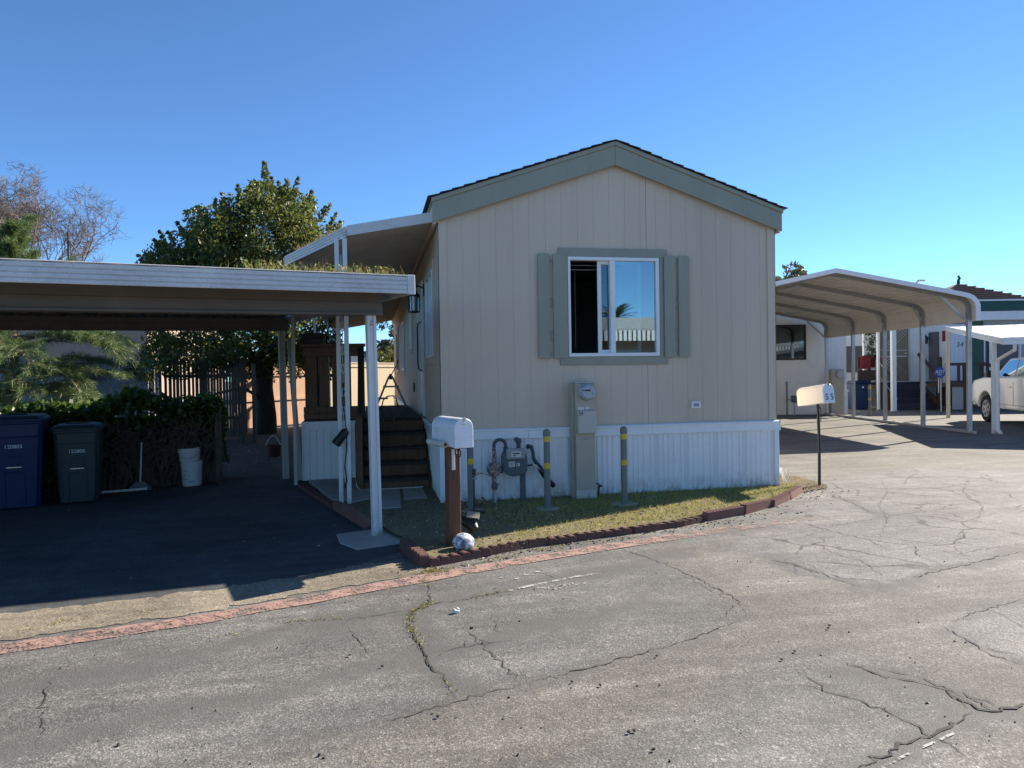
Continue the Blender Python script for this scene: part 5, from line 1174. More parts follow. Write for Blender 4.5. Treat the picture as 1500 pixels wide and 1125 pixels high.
# leaning boards beside the porch
mb = MB(); mb.beam((-1.86, 2.55, .03), (-2.02, 2.95, 2.15), .075, .03); tag(mb.build('leaning_board', 'greypost', bevel=.004), 'long grey board leaning against the corner of the porch', 'board')
mb = MB(); mb.beam(K(-2.9, 4.5)+(.03,), K(-1.9, 4.42)+(.045,), .03, .03); tag(mb.build('stick', 'pvc'), 'pale stick lying on the driveway at the foot of the hedge', 'stick')
# ================================================================ NEIGHBOURS (frame turned -11.3 degrees: x = e along the road, y = d away from it)
def nthing(name, lab, cat, e=0., d=0., rz=0., group=None):
    p = NW(e, d); return thing(name, lab, cat, (p[0], p[1], 0), NA+rz, group)
def ribwall(mb, e0, e1, d, z0, z1, sp=.1, dep=.008, mi=0, hole=None):
    """board wall facing -d with a shallow groove every SP metres; HOLE = (e0, e1, z0, z1)"""
    e = e0
    while e < e1-.01:
        f = min(e+sp, e1)
        if hole and f > hole[0]+.005 and e < hole[1]-.005:
            mb.box(e+.006, f-.006, d, d+.05, z0, hole[2]); mb.box(e+.006, f-.006, d, d+.05, hole[3], z1)
        else: mb.box(e+.006, f-.006, d, d+.05, z0, z1)
        e = f
    if hole:
        mb.box(e0, hole[0], d+dep, d+.1, z0, z1); mb.box(hole[1], e1, d+dep, d+.1, z0, z1); mb.box(hole[0], hole[1], d+dep, d+.1, z0, hole[2]); mb.box(hole[0], hole[1], d+dep, d+.1, hole[3], z1)
    else: mb.box(e0, e1, d+dep, d+.1, z0, z1)
# ---- metal arch carport
mc = nthing('metal_carport', 'arched metal carport on thin steel legs in front of the cream trailer', 'carport')
half = [(11.58, 2.62), (11.58, 2.98), (11.54, 3.08), (11.45, 3.17), (11.33, 3.225), (10.9, 3.32), (8.31, 3.84)]
E0 = 8.31
prof = half+[(2*E0-p[0], p[1]) for p in half[-2::-1]]
D0, D1 = 7.94, 16.05
def offset(pr, o):
    out = []
    for i, p in enumerate(pr):
        a, b = pr[max(0, i-1)], pr[min(len(pr)-1, i+1)]; l = math.dist(a, b); n = ((b[1]-a[1])/l, -(b[0]-a[0])/l)
        out.append((p[0]+n[0]*o, p[1]+n[1]*o))
    return out
def dens(pr, st):
    out = [pr[0]]
    for a, b in zip(pr, pr[1:]):
        k = max(1, round(math.dist(a, b)/st)); out += [(a[0]+(b[0]-a[0])*j/k, a[1]+(b[1]-a[1])*j/k) for j in range(1, k+1)]
    return out
def sheet(mb, pr, o0, o1, d0, d1, mi=0):
    a, b = offset(pr, o0), offset(pr, o1); n = len(pr); V = [(p[0], d, p[1]) for d in (d0, d1) for p in a]+[(p[0], d, p[1]) for d in (d0, d1) for p in b]
    F_ = []
    for i in range(n-1): F_ += [(i, i+1, n+i+1, n+i), (2*n+i, 3*n+i, 3*n+i+1, 2*n+i+1), (i, 2*n+i, 2*n+i+1, i+1), (n+i, n+i+1, 3*n+i+1, 3*n+i)]
    F_ += [(0, n, 3*n, 2*n), (n-1, 3*n-1, 4*n-1, 2*n-1)]; mb.add(V, F_, mi)
dp_ = dens(prof, .2)
mb = MB(); sheet(mb, dp_, .0, .006, D0+.02, D1)
for i in range(1, len(dp_)-1):
    o_ = offset(dp_, -.006)[i]; mb.box(o_[0]-.022, o_[0]+.022, D0+.03, D1-.01, o_[1]-.012, o_[1]+.008)
mb.build('roof_sheet', 'greysheet', mc)
mb = MB(); sheet(mb, prof, -.075, .03, D0-.012, D0+.015); sheet(mb, prof, .008, .03, D0-.01, D0+.12); mb.build('edge_trim', 'whitesheet', mc)
for k in range(5):
    d = 8.24+1.88*k
    mb = MB(); inn = offset(prof, -.06)
    for a, b in zip(inn, inn[1:]): mb.beam((a[0], d, a[1]), (b[0], d, b[1]), .08, .075, up=(0, 1, 0))
    mb.build('arch_frame', 'galvdark', mc)
    for s_ in (1, -1):
        x_ = E0+s_*(11.535-E0); mb = MB(); mb.box(x_-.045, x_+.045, d-.04, d+.04, .03, 2.66); mb.box(x_-.049, x_+.049, d-.044, d+.044, 2.45, 2.6); mb.build('leg', 'galv', mc, bevel=.003)
    if k in (0, 4):
        mb = MB()
        for s_ in (1, -1):
            mb.beam((E0+s_*(11.5-E0), d, 2.62), (E0+s_*(10.82-E0), d, 3.27), .045, .045, up=(0, 1, 0))
        mb.build('knee_brace', 'galv', mc)
    else:
        mb = MB()
        for s_ in (1, -1): mb.beam((E0+s_*(11.5-E0), d, 2.8), (E0+s_*(11.25-E0), d, 3.16), .04, .04, up=(0, 1, 0))
        mb.build('knee_brace', 'galv', mc)
for s_ in (1, -1):
    x_ = E0+s_*(11.535-E0); mb = MB(); mb.box(x_-.032, x_+.032, D0+.1, D1-.1, .008, .066); mb.build('base_rail', 'galv', mc)
# ---- cream trailer 55
h5 = nthing('mobile_home', 'cream ribbed trailer with one dark framed window behind the arched metal carport', 'mobile home')
mb = MB(); ribwall(mb, 3.0, 11.78, 16.28, 1.13, 3.7, .1, .006, hole=(9.6, 11.05, 1.9, 3.12)); ribwall(mb, 3.0, 11.78, 16.29, .74, 1.12, .1, .006)
mb.box(12.36, 12.45, 16.4, 32, .0, 3.7); mb.box(3, 3.1, 16.4, 32, 0, 3.7); mb.box(3.1, 12.36, 31.9, 32, 0, 3.7); mb.build('wall', 'nbr', h5)
mb = MB(); ribwall(mb, 11.78, 12.45, 16.27, .8, 3.7, .16, .006); mb.build('corner_panel', 'nbr2', h5)
mb = MB(); ribwall(mb, 3.0, 11.78, 16.26, .0, .74, .2, .006); mb.build('skirting', 'nbr', h5); mb = MB(); ribwall(mb, 11.78, 12.47, 16.24, .0, .8, .2, .006); mb.box(11.76, 12.5, 16.2, 16.26, .78, .83); mb.build('skirting', 'nbr2', h5)
mb = MB(); mb.box(3, 11.78, 16.25, 16.28, 1.11, 1.14); mb.box(3, 11.76, 16.235, 16.26, .735, .76); mb.build('belt_trim', 'nbr', h5)
mb = MB(); mb.prism([(2.7, 3.7), (12.7, 3.7), (12.7, 3.78), (7.7, 4.1), (2.7, 3.78)], 'y', 16.0, 32.3); mb.build('roof', 'whitesheet', h5)
mb = MB(); t_ = .055
mb.box(9.6, 11.05, 16.24, 16.32, 3.12-t_, 3.12); mb.box(9.6, 11.05, 16.24, 16.32, 1.9, 1.9+t_); mb.box(9.6, 9.6+t_, 16.24, 16.32, 1.9+t_, 3.12-t_); mb.box(11.05-t_, 11.05, 16.24, 16.32, 1.9+t_, 3.12-t_); w5 = mb.build('window', 'brown', h5, bevel=.004)
mb = MB(); mb.box(9.65, 11.0, 16.28, 16.286, 1.95, 3.07); mb.build('pane', 'glass2', w5)
mb = MB(); mb.box(9.5, 11.2, 17.2, 17.25, 1.6, 3.4); mb.box(10.55, 10.75, 16.5, 16.52, 1.95, 3.1); mb.box(9.8, 10.0, 16.5, 16.52, 1.95, 3.1); mb.build('curtain', 'screen', w5)
pe = nthing('electric_pedestal', 'tan electric meter pedestal against the cream trailer under the arched carport', 'electric meter', 12.02, 16.0)
mb = MB(); mb.box(-.22, .22, 0, .2, .0, 1.56); c_ = mb.build('cabinet', 'tan', pe, bevel=.008)
mb = MB(); mb.box(-.2, .22, -.03, -.002, .8, 1.15); mb.build('cover', 'tan', c_, bevel=.006)
mb = MB(); mb.lathe([(.13, 0), (.13, -.05), (.11, -.1), (.03, -.12)], 20, (.05, 0, 1.38), axis='y'); mb.build('meter_glass', 'palepipe', c_, smooth=True)
gp_ = nthing('gas_meter', 'small gas meter and pipe in front of the cream trailer skirting', 'gas meter', 10.3, 15.95)
mb = MB(); mb.tube([(-.05, 0, 0), (-.05, 0, 1.1)], .03, 8); mb.lathe([(.04, 1.09), (.03, 1.16)], 8, (-.05, 0, 0)); mb.build('pipe', 'greyblue', gp_)
mb = MB(); mb.box(.12, .42, -.08, .1, .45, .68); mb.build('meter_body', 'meter', gp_, bevel=.03, seg=2); mb = MB(); mb.tube([(.2, 0, 0), (.2, 0, .5)], .025, 8); mb.tube([(-.05, 0, .55), (.15, 0, .55)], .02, 6); mb.build('riser', 'tan', gp_)
b2 = nthing('bollard', 'grey bollard with two yellow bands behind the legs of the arched carport', 'bollard', 12.55, 14.9)
mb = MB(); mb.lathe([(.045, 0), (.045, 1.0), (.02, 1.04)], 14); mb.build('pipe', 'greyblue', b2, smooth=True)
for z_ in (.52, .9):
    mb = MB(); mb.lathe([(.047, z_), (.047, z_+.08)], 14); mb.build('yellow_band', 'yellow', b2)
sw = nthing('white_shed', 'bright white shed wall showing between the cream trailer and the blue bin', 'shed', 17.0, 24)
mb = MB(); ribwall(mb, -1.2, .6, 0, 0, 3.3, .3, .006); mb.box(-1.2, .6, .1, 2.5, .0, 3.25); mb.build('wall', 'white', sw); mb = MB(); mb.box(-1.0, .0, -.03, -.002, 1.4, 2.6); mb.build('window', 'screen', sw); mb = MB(); mb.box(-1.35, .75, -.15, 2.6, 3.3, 3.38); mb.build('roof', 'whitesheet', sw)
# ---- blue bin beyond
bb = nthing('recycling_bin', 'bright blue wheeled bin beside the trailer behind the carport legs', 'rubbish bin', 14.3, 19.3)
mb = MB(); mb.prism([(-.26, 0), (.26, 0), (.32, 1.0), (-.32, 1.0)], 'y', -.3, .3); mb.build('body', 'bluebin', bb, bevel=.03, seg=2)
mb = MB(); mb.box(-.35, .35, -.36, .34, 1.002, 1.06); mb.box(-.28, .28, -.28, .28, 1.06, 1.1); mb.build('lid', 'bluebin', bb, bevel=.02, seg=2)
mb = MB(); mb.lathe([(.04, 0), (.04, -.004)], 10, (.05, -.322, .85), axis='y'); mb.build('emblem', 'whiteink', bb)
# ---- trailer 54
h4 = nthing('mobile_home', 'white and green trailer numbered 54 with screen door behind the arched carport', 'mobile home')
DW = 19.7
mb = MB(); ribwall(mb, 14.75, 18.9, DW, .1, 3.6, .13, .02); mb.build('porch_wall', 'nbr', h4)
mb = MB(); ribwall(mb, 17.5, 18.37, 18.85, .1, 3.2, .16, .015); mb.box(17.5, 17.58, 18.95, DW, .1, 3.2); mb.build('entry_panel', 'nbr2', h4)
text('number', '54', .26, 'ink', h4, (18.0, 18.842, 2.42), (R(90), 0, 0), shear=.3)
mb = MB(); mb.box(17.1, 17.18, 18.8, 18.84, .9, 2.95) if False else mb.box(17.32, 17.5, 19.3, DW, 1.1, 2.95); mb.build('entry_shade', 'screen', h4)
mb = MB(); mb.box(15.36, 16.5, DW-.03, DW-.004, 1.06, 3.2); dr = mb.build('screen_door', 'screendoor', h4)
mb = MB(); mb.box(15.3, 15.36, DW-.06, DW-.003, 1.05, 3.26); mb.box(16.5, 16.56, DW-.06, DW-.003, 1.05, 3.26); mb.box(15.36, 16.5, DW-.06, DW-.003, 3.2, 3.26); mb.box(15.42, 16.44, DW-.045, DW-.031, 2.0, 2.05); mb.box(15.42, 16.44, DW-.045, DW-.031, 2.25, 2.28)
for i in range(9):
    a = 15.42+i*.128
    if a+.6 < 16.5: mb.beam((a, DW-.04, 2.3+.0), (min(a+.85, 16.44), DW-.04, 2.3+min(.85, 16.44-a)), .012, .014, up=(0, 1, 0)); mb.beam((a, DW-.04, 1.98), (min(a+.85, 16.44), DW-.04, 1.98-min(.85, 16.44-a)), .012, .014, up=(0, 1, 0))
mb.lathe([(.035, 0), (.035, -.03)], 10, (16.38, DW-.045, 2.15), axis='y'); mb.build('door_grille', 'tan2', dr)
mb = MB(); lx = 17.1; mb.box(lx-.05, lx+.05, DW-.04, DW-.002, 2.6, 2.85); mb.tube([(lx, DW-.03, 2.8), (lx, DW-.16, 2.86), (lx, DW-.2, 2.8)], .015, 6); mb.lathe([(.06, 2.5), (.1, 2.74), (.02, 2.82)], 6, (lx, DW-.2, 0)); mb.build('wall_lantern', 'blackmetal', h4)
mb = MB(); mb.box(17.18, 17.25, 17.2, 30, 0, 3.2); ribwall(mb, 17.3, 26, 17.2, 0, .9, .18, .008); ribwall(mb, 17.3, 26, 17.21, .9, 3.22, .2, .01, hole=(17.82, 19.15, 1.35, 2.6)); mb.box(25.9, 26, 17.3, 30, 0, 3.2); mb.box(17.3, 26, 29.9, 30, 0, 3.2); mb.build('body_wall', 'greysiding', h4)
mb = MB(); mb.box(17.24, 17.8, 17.15, 17.195, .9, 3.21); mb.build('green_panel', 'greenband', h4)
mb = MB(); ribwall(mb, 17.1, 26.4, 16.95, 3.23, 3.54, .3, .006); mb.box(17.1, 26.4, 17.06, 30, 3.22, 3.52); mb.build('white_band', 'whitesheet', h4)
mb = MB(); mb.prism([(16.92, 3.545), (16.98, 3.9), (30.2, 3.9), (30.2, 3.545)], 'x', 17.0, 26.5); mb.build('green_band', 'greenband', h4)
mb = MB(); mb.prism([(16.94, 3.905), (16.94, 3.96), (18.5, 4.05), (30.3, 4.05), (30.3, 3.905)], 'x', 16.95, 26.6); mb.build('roof', 'whitesheet', h4)
mb = MB(); t_ = .06; mb.box(17.82, 19.15, 17.16, 17.3, 2.54, 2.6); mb.box(17.82, 19.15, 17.16, 17.3, 1.35, 1.41); mb.box(17.82, 17.87, 17.16, 17.3, 1.41, 2.54); mb.box(19.1, 19.15, 17.16, 17.3, 1.41, 2.54); mb.box(18.0, 18.12, 17.14, 17.159, 1.41, 2.54); w4 = mb.build('window', 'white', h4)
mb = MB(); mb.box(17.87, 19.1, 17.24, 17.245, 1.41, 2.54); mb.build('pane', 'screen', w4)
mb = MB(); mb.tube([(17.75, 17.1, 2.95), (19.0, 17.1, 2.98)], .03, 8); mb.build('awning_rod', 'whitesheet', h4)
mb = MB(); mb.box(17.2, 17.42, 18.6, 18.62, 2.55, 2.95); tag(mb.build('red_flag', 'redcloth'), 'small red banner hanging beside the number 54', 'banner'); o = bpy.data.objects['red_flag']; p = NW(0, 0); o.rotation_euler = (0, 0, NA)
for o_ in [c for c in h4.children if c.name.split('.')[0] in ('body_wall', 'green_panel', 'white_band', 'green_band', 'roof', 'window', 'awning_rod')]+[c for q in h4.children for c in q.children if c.name.startswith('pane')]:
    for v_ in o_.data.vertices: v_.co = ((v_.co.x-.84)*1.0645+.84, v_.co.y+1.65, (v_.co.z-1.55)*1.0645+1.55 if v_.co.z > .2 else v_.co.z)
st = nthing('entry_steps', 'dark blue steps with brown side boards leading up to the screen door', 'steps')
for k in range(5):
    z = .2*(k+1); d0 = 18.15+.26*k
    mb = MB(); mb.box(15.22, 16.66, d0-.03, d0+.3, z-.045, z); mb.build('tread', 'bluewood', st); mb = MB(); mb.box(15.24, 16.64, d0, d0+.02, z-.2, z-.046); mb.build('riser', 'bluewood', st)
mb = MB(); mb.box(14.9, 17.5, 19.2, DW-.07, .93, 1.02); mb.build('landing', 'bluewood', st)
mb = MB()
for x_ in (15.12, 16.7):
    mb = MB(); mb.prism([(18.0, 0), (19.2, 0), (19.2, 1.02), (18.0, .25)], 'x', x_, x_+.06); mb.build('side_board', 'brown', st)
mb = MB(); mb.box(16.78, 17.45, 18.3, 18.34, .1, .95); mb.build('side_board', 'brown', st)
mb = MB()
for (x_, d_, z0, z1) in ((15.05, 18.1, 0, 1.9), (16.8, 18.1, 0, 1.95), (14.8, 19.4, 0, 2.1), (16.8, 19.3, 0, 2.15), (14.72, 18.6, 0, 1.9)):
    mb = MB(); mb.box(x_-.05, x_+.05, d_-.05, d_+.05, z0, z1); mb.build('rail_post', 'brown', st)
mb = MB()
for p_, q_ in (((15.05, 18.1, 1.1), (15.05, 19.5, 2.05)), ((16.8, 18.1, 1.2), (16.8, 19.5, 2.1)), ((14.4, 19.2, 2.0), (15.1, 19.2, 2.05))):
    mb = MB(); mb.beam(p_, q_, .06, .12); mb.build('hand_rail', 'brown', st)
for z0 in (1.1, 1.6):
    mb = MB(); mb.box(14.3, 15.0, 19.25, 19.3, z0, z0+.4); mb.build('rail_board', 'brown', st)
mb = MB(); mb.beam((15.12, 18.0, .95), (14.95, 19.2, 2.0), .02, .04); mb.beam((15.16, 18.02, .4), (15.0, 19.1, 1.3), .02, .03); mb.build('rail_edge', 'tan', st)
rp = nthing('ramp_deck', 'dark brown railed deck left of the white pickup truck', 'deck')
mb = MB(); mb.box(16.4, 17.75, 17.0, 17.12, 1.62, 1.72); mb.box(16.4, 17.7, 17.03, 17.09, 1.0, 1.08); mb.beam((17.7, 17.05, 1.68), (19.4, 16.6, 1.15), .1, .12)
for x_ in (16.4, 17.0, 17.62, 18.4): mb.box(x_, x_+.09, 17.02, 17.11, 0, 1.62 if x_ < 18 else 1.4)
mb.box(16.8, 16.88, 17.03, 17.1, 1.0, 1.62); mb.box(17.25, 17.33, 17.03, 17.1, 1.0, 1.62); mb.build('rail', 'brown', rp)
mb = MB(); mb.box(16.35, 17.78, 17.0, 18.2, .86, .98); mb.build('deck_boards', 'brown', rp); mb = MB(); mb.box(16.6, 17.3, 17.05, 17.07, .05, .86); mb.build('lattice', 'greysiding', rp); mb = MB(); mb.box(17.3, 17.6, 17.04, 17.07, .05, .86); mb.build('skirt_board', 'brown', rp)
ad = nthing('yard_sign', 'blue eight-sided security sign on a white stake in front of the brown deck', 'sign', 15.98, 16.75)
mb = MB(); n = 8; mb.prism([(  .2*math.cos(math.pi/8+i*math.pi/4), 1.38+.2*math.sin(math.pi/8+i*math.pi/4)) for i in range(n)], 'y', -.008, .008); mb.build('panel', 'signblue', ad)
text('lettering', 'ADT', .175, 'whiteink', ad, (0, -.0095, 1.4), (R(90), 0, 0), shear=.15); mb = MB(); mb.box(-.07, .07, -.011, -.0085, 1.29, 1.31); mb.build('underline', 'whiteink', ad)
mb = MB(); mb.tube([(-.04, .012, .66), (-.04, .012, 1.3)], .014, 6); mb.tube([(.04, .012, .0), (.04, .012, 1.3)], .014, 6); mb.build('stake', 'white', ad)
for (e_, d_, lab, r_, col) in ((14.55, 18.2, 'slim white patio post between the blue bin and the entry steps', .045, 'white'), (14.55, 17.15, 'thick shiny white patio post left of the screen door', .075, 'whitesheet')):
    pp = nthing('patio_post', lab, 'post', e_, d_)
    mb = MB(); mb.box(-r_, r_, -r_, r_, 0, 3.2); mb.build('shaft', col, pp, bevel=.01); mb = MB(); mb.box(-r_-.02, r_+.02, -r_-.02, r_+.02, 0, .03); mb.build('foot', 'grey', pp)
mb = MB(); mb.box(13.9, 15.0, 17.0, 20, 3.2, 3.3); mb.box(13.85, 13.9, 17.0, 20, 3.15, 3.35); pr = nthing('patio_roof', 'white patio roof edge behind the arched metal carport', 'awning'); mb.build('roof_sheet', 'whitesheet', pr)
rc = nthing('cloth', 'dark red cloths hung over the brown rail beside the blue bin', 'cloth'); mb = MB(); mb.box(14.35, 14.75, 19.12, 19.16, 1.55, 2.05); mb.box(14.9, 15.15, 19.1, 19.14, 1.6, 2.0); mb.build('fabric', 'redcloth', rc, bevel=.015)
fx = nthing('garden_ornament', 'small white ornament standing on the brown rail near the screen door', 'ornament', 15.0, 19.2); mb = MB(); mb.lathe([(.04, 2.1), (.06, 2.14), (.05, 2.25), (.03, 2.3), (.045, 2.36), (.01, 2.42)], 12); mb.build('figure', 'white', fx, smooth=True)
fz = nthing('plant_stand', 'grey plant stand with a pale pot right of the entry steps', 'plant stand', 17.05, 18.4); mb = MB(); mb.tube([(0, 0, .95), (0, 0, 1.25)], .02, 6); mb.box(-.14, .14, -.1, .1, 1.25, 1.28); mb.build('stand', 'greysiding', fz); mb = MB(); mb.lathe([(.05, 1.28), (.08, 1.45), (.07, 1.46)], 10); mb.build('pot', 'white', fz)
P = []
for zc in (2.95, 2.6, 2.3, 2.1):
    for _ in range(80):
        q = NW(14.8+rng.gauss(0, .1), 19.2+rng.gauss(0, .08)); P.append((q[0], q[1], zc+rng.gauss(0, .09)))
hp = thing('hanging_plant', 'dark leafy hanging plant between the white patio posts', 'plant'); cloud(P, .11, 'farleaf', 'foliage', hp)
# ---- white carport over the truck
TA = R(-22.4)
wc = nthing('carport', 'low flat white carport over the white pickup truck at the right edge', 'carport', 12.07, 8.14, TA)
def wz(y): return 2.14+.094*y
mb = MB(); X0, X1, YA, YB_ = .02, 4.2, -.75, 6.2
for i in range(14):
    xa = X0+(X1-X0)*i/14; xb = X0+(X1-X0)*(i+1)/14
    mb.add([(xa, YA, wz(YA)+.06), (xb, YA, wz(YA)+.06), (xb, YB_, wz(YB_)+.06), (xa, YB_, wz(YB_)+.06), (xa, YA, wz(YA)+.1), (xb-.03, YA, wz(YA)+.1), (xb-.03, YB_, wz(YB_)+.1), (xa, YB_, wz(YB_)+.1)], [(0, 3, 2, 1), (4, 5, 6, 7), (0, 1, 5, 4), (1, 2, 6, 5), (2, 3, 7, 6), (3, 0, 4, 7)])
mb.build('roof_sheet', 'chalkwhite', wc)
mb = MB()
for k in range(3):
    a = -.03+.052*k
    mb.add([(X0-.02, YA, wz(YA)+a), (X0, YA, wz(YA)+a), (X0, YB_, wz(YB_)+a), (X0-.02, YB_, wz(YB_)+a), (X0-.02, YA, wz(YA)+a+.045), (X0, YA, wz(YA)+a+.045), (X0, YB_, wz(YB_)+a+.045), (X0-.02, YB_, wz(YB_)+a+.045)], [(0, 3, 2, 1), (4, 5, 6, 7), (0, 1, 5, 4), (1, 2, 6, 5), (2, 3, 7, 6), (3, 0, 4, 7)])
mb.build('side_fascia', 'whitesheet', wc)
mb = MB(); mb.box(X0-.022, X1, YA-.06, YA-.002, wz(YA)-.03, wz(YA)+.13); mb.build('front_gutter', 'whitesheet', wc, bevel=.005)
mb = MB(); mb.tube([(.22, YA+.0, wz(YA)-.03), (.22, YA+.02, wz(YA)-.15), (.05, -.1, wz(0)-.42), (.04, -.06, wz(0)-.5), (.04, -.06, .06)], .04, 8); mb.tube([(.04, -.06, .08), (.06, -.2, .03)], .045, 8); mb.build('downpipe', 'white', wc, smooth=True)
for (x_, y_) in ((-.02, 0), (.0, 5.86), (3.9, 0), (3.9, 5.86)):
    mb = MB(); mb.box(x_-.05, x_+.05, y_-.045, y_+.045, 0, wz(y_)-.02); mb.box(x_-.02, x_+.02, y_-.05, y_-.045, .0, wz(y_)-.03); mb.build('post', 'alupost' if y_ == 0 else 'tan2', wc, bevel=.005)
mb = MB(); mb.beam((0, -.0, wz(0)+.01), (3.9, 0, wz(0)+.01), .08, .08); mb.beam((0, 5.86, wz(5.86)+.01), (3.9, 5.86, wz(5.86)+.01), .08, .08); mb.build('beam', 'whitesheet', wc)
# ---- pickup truck: +y is its nose, left flank at x = 0
tk = nthing('pickup_truck', 'white pickup truck parked nose in under the low white carport', 'pickup truck', 14.19, 11.69, R(-13.5))
WD = 1.86; WR = .385
def flank(yf, yr, z0): return None
prof = [(.92, .55), (.95, .85), (.9, 1.06), (.78, 1.17), (.2, 1.25), (-.55, 1.28), (-4.45, 1.26), (-4.5, 1.1), (-4.5, .55), (-4.3, .48)]
def arch(yc): return [(yc+.47*math.cos(t), WR+.02+.46*math.sin(t)) for t in [math.pi-math.pi*i/12 for i in range(13)]]
low = [(-4.3, .46)]+[p for p in arch(-3.35)]+[(-2.75, .44), (-.6, .44)]+[p for p in arch(0)]+[(.6, .5)]
poly = prof[:-1]+low
mb = MB(); mb.prism(poly, 'x', 0, WD)
tb = mb.build('body', 'carpaint', tk, bevel=.035, seg=3, smooth=True)
mb = MB(); ty = [(-.45, 1.26), (-1.1, 1.77), (-2.45, 1.82), (-2.72, 1.75), (-2.95, 1.26)]
V = [(.06, y_, z_) if z_ < 1.35 else (.2, y_, z_) for y_, z_ in ty]+[(WD-.06, y_, z_) if z_ < 1.35 else (WD-.2, y_, z_) for y_, z_ in ty]
n = 5; mb.add(V, [tuple(range(n)), tuple(range(n, 2*n))]+[(i, (i+1) % n, n+(i+1) % n, n+i) for i in range(n)]); cab = mb.build('cab', 'carpaint', tk, bevel=.05, seg=3, smooth=True)
def sx(z): return .06+.14*(z-1.26)/.51
def sidepane(ys, nm='side_window'):
    for s_ in (0, 1):
        mb = MB(); V = []
        for o_ in (-.014, .01):
            V += [((sx(z_)+o_) if s_ == 0 else WD-sx(z_)-o_, y_, z_) for y_, z_ in ys]
        n = len(ys); mb.add(V, [tuple(range(n)), tuple(range(n, 2*n))]+[(i, (i+1) % n, n+(i+1) % n, n+i) for i in range(n)]); mb.build(nm, 'blackglass', cab)
sidepane([(-.68, 1.3), (-1.18, 1.71), (-1.72, 1.73), (-1.72, 1.3)]); sidepane([(-1.8, 1.3), (-1.8, 1.73), (-2.4, 1.73), (-2.7, 1.48), (-2.74, 1.3)])
mb = MB(); V = [(.16, -.5, 1.29), (WD-.16, -.5, 1.29), (WD-.28, -1.05, 1.73), (.28, -1.05, 1.73)]; V2 = [(p[0], p[1]+.05, p[2]+.045) for p in V]; mb.add(V+V2, [(0, 1, 2, 3), (4, 5, 6, 7), (0, 1, 5, 4), (1, 2, 6, 5), (2, 3, 7, 6), (3, 0, 4, 7)]); mb.build('windscreen', 'blackglass', cab)
for ys_ in ((0, 1), (-3.35, 1)):
    for s_ in (0, 1):
        xc = .02 if s_ == 0 else WD-.26
        mb = MB(); mb.lathe([(.2, .03), (.3, .0), (WR-.03, 0), (WR, .04), (WR, .2), (WR-.03, .24), (.2, .24)], 28, (xc, ys_[0], WR), axis='x'); wh = mb.build('wheel', 'rubber', tk, smooth=True)
        mb = MB(); xo = xc+.02 if s_ == 0 else xc+.2
        mb.tube([(xo, ys_[0]+.225*math.cos(k*math.pi/14), WR+.225*math.sin(k*math.pi/14)) for k in range(29)], .022, 6, cap=False)
        for k in range(6):
            a = k*math.pi/3+.3; mb.beam((xo, ys_[0], WR), (xo, ys_[0]+.22*math.cos(a), WR+.22*math.sin(a)), .07, .03, up=(1, 0, 0))
        mb.lathe([(.06, -.015), (.06, .03)], 14, (xo-.01, ys_[0], WR), axis='x'); mb.build('rim', 'rim', wh, smooth=True)
        mb = MB(); mb.lathe([(.44, .06), (.44, .3)], 20, (xc-.0 if s_ == 0 else xc-.08, ys_[0], WR+.03), axis='x')
for s_ in (0, 1):
    xx_ = -.1 if s_ == 0 else WD+.1
    mb = MB(); mb.obox((xx_-.03*(1 if s_ == 0 else -1), -.72, 1.36), (.18, .1, .2)); mb.build('mirror', 'black', tk, bevel=.03, seg=2)
    x0, x1 = (-.012, .0) if s_ == 0 else (WD, WD+.012)
    mb = MB()
    for y_ in (-.62, -1.78, -2.85): mb.box(x0+.008, x1-.001+.004 if s_ == 0 else x1-.008, y_-.004, y_+.004, .52, 1.14)
    mb.box(x0+.006, x1+.003, -2.85, -.62, .545, .553); mb.build('door_seams', 'black', tk)
    mb = MB(); mb.box(x0-.02, x1+.02, -1.66, -1.5, 1.0, 1.03); mb.box(x0-.02, x1+.02, -2.72, -2.56, 1.0, 1.03); mb.build('door_handle', 'carpaint', tk, bevel=.008)
    mb = MB(); mb.box(x0+.002, x1+.004, -2.8, -.55, .44, .475); mb.build('rocker_trim', 'chrome', tk)
    mb = MB(); mb.box(.08 if s_ == 0 else WD-.4, .4 if s_ == 0 else WD-.08, .9, .955, .8, .95); mb.build('headlight', 'clearlens', tk, bevel=.01)
    mb = MB(); mb.box(.02 if s_ == 0 else WD-.2, .2 if s_ == 0 else WD-.02, -4.52, -4.49, .8, 1.05); mb.build('tail_light', 'redglass', tk)
mb = MB(); mb.box(.05, WD-.05, .85, 1.02, .45, .66); mb.box(.05, WD-.05, -4.62, -4.47, .5, .66); mb.build('bumper', 'chrome', tk, bevel=.03, seg=2)
mb = MB(); mb.box(.12, WD-.12, -4.0, .5, .4, .5); mb.build('underbody', 'black', tk)

# ================================================================ FARTHER THINGS
th = nthing('tiled_house', 'distant house with a low hipped clay tile roof above the arched carport', 'house', 34.45, 42.5)
mb = MB(); mb.box(-3, 3.2, -.5, 7.2, 0, 6.22); mb.build('wall', 'stucco', th)
mb = MB(); V = [(-3.4, -.9, 6.25), (3.6, -.9, 6.25), (3.6, 7.6, 6.25), (-3.4, 7.6, 6.25), (0, 2.5, 7.85), (.8, 4.0, 7.85)]; mb.add(V, [(0, 1, 4), (1, 5, 4), (1, 2, 5), (2, 3, 5), (3, 4, 5), (3, 0, 4), (0, 3, 2, 1)])
for k in range(1, 9):
    f_ = k/9; a = Vector(V[0]).lerp(Vector(V[4]), f_); b = Vector(V[1]).lerp(Vector(V[4]), f_); mb.beam(a+Vector((0, -.03, .03)), b+Vector((0, -.03, .03)), .1, .06)
mb.build('roof', 'tile', th)
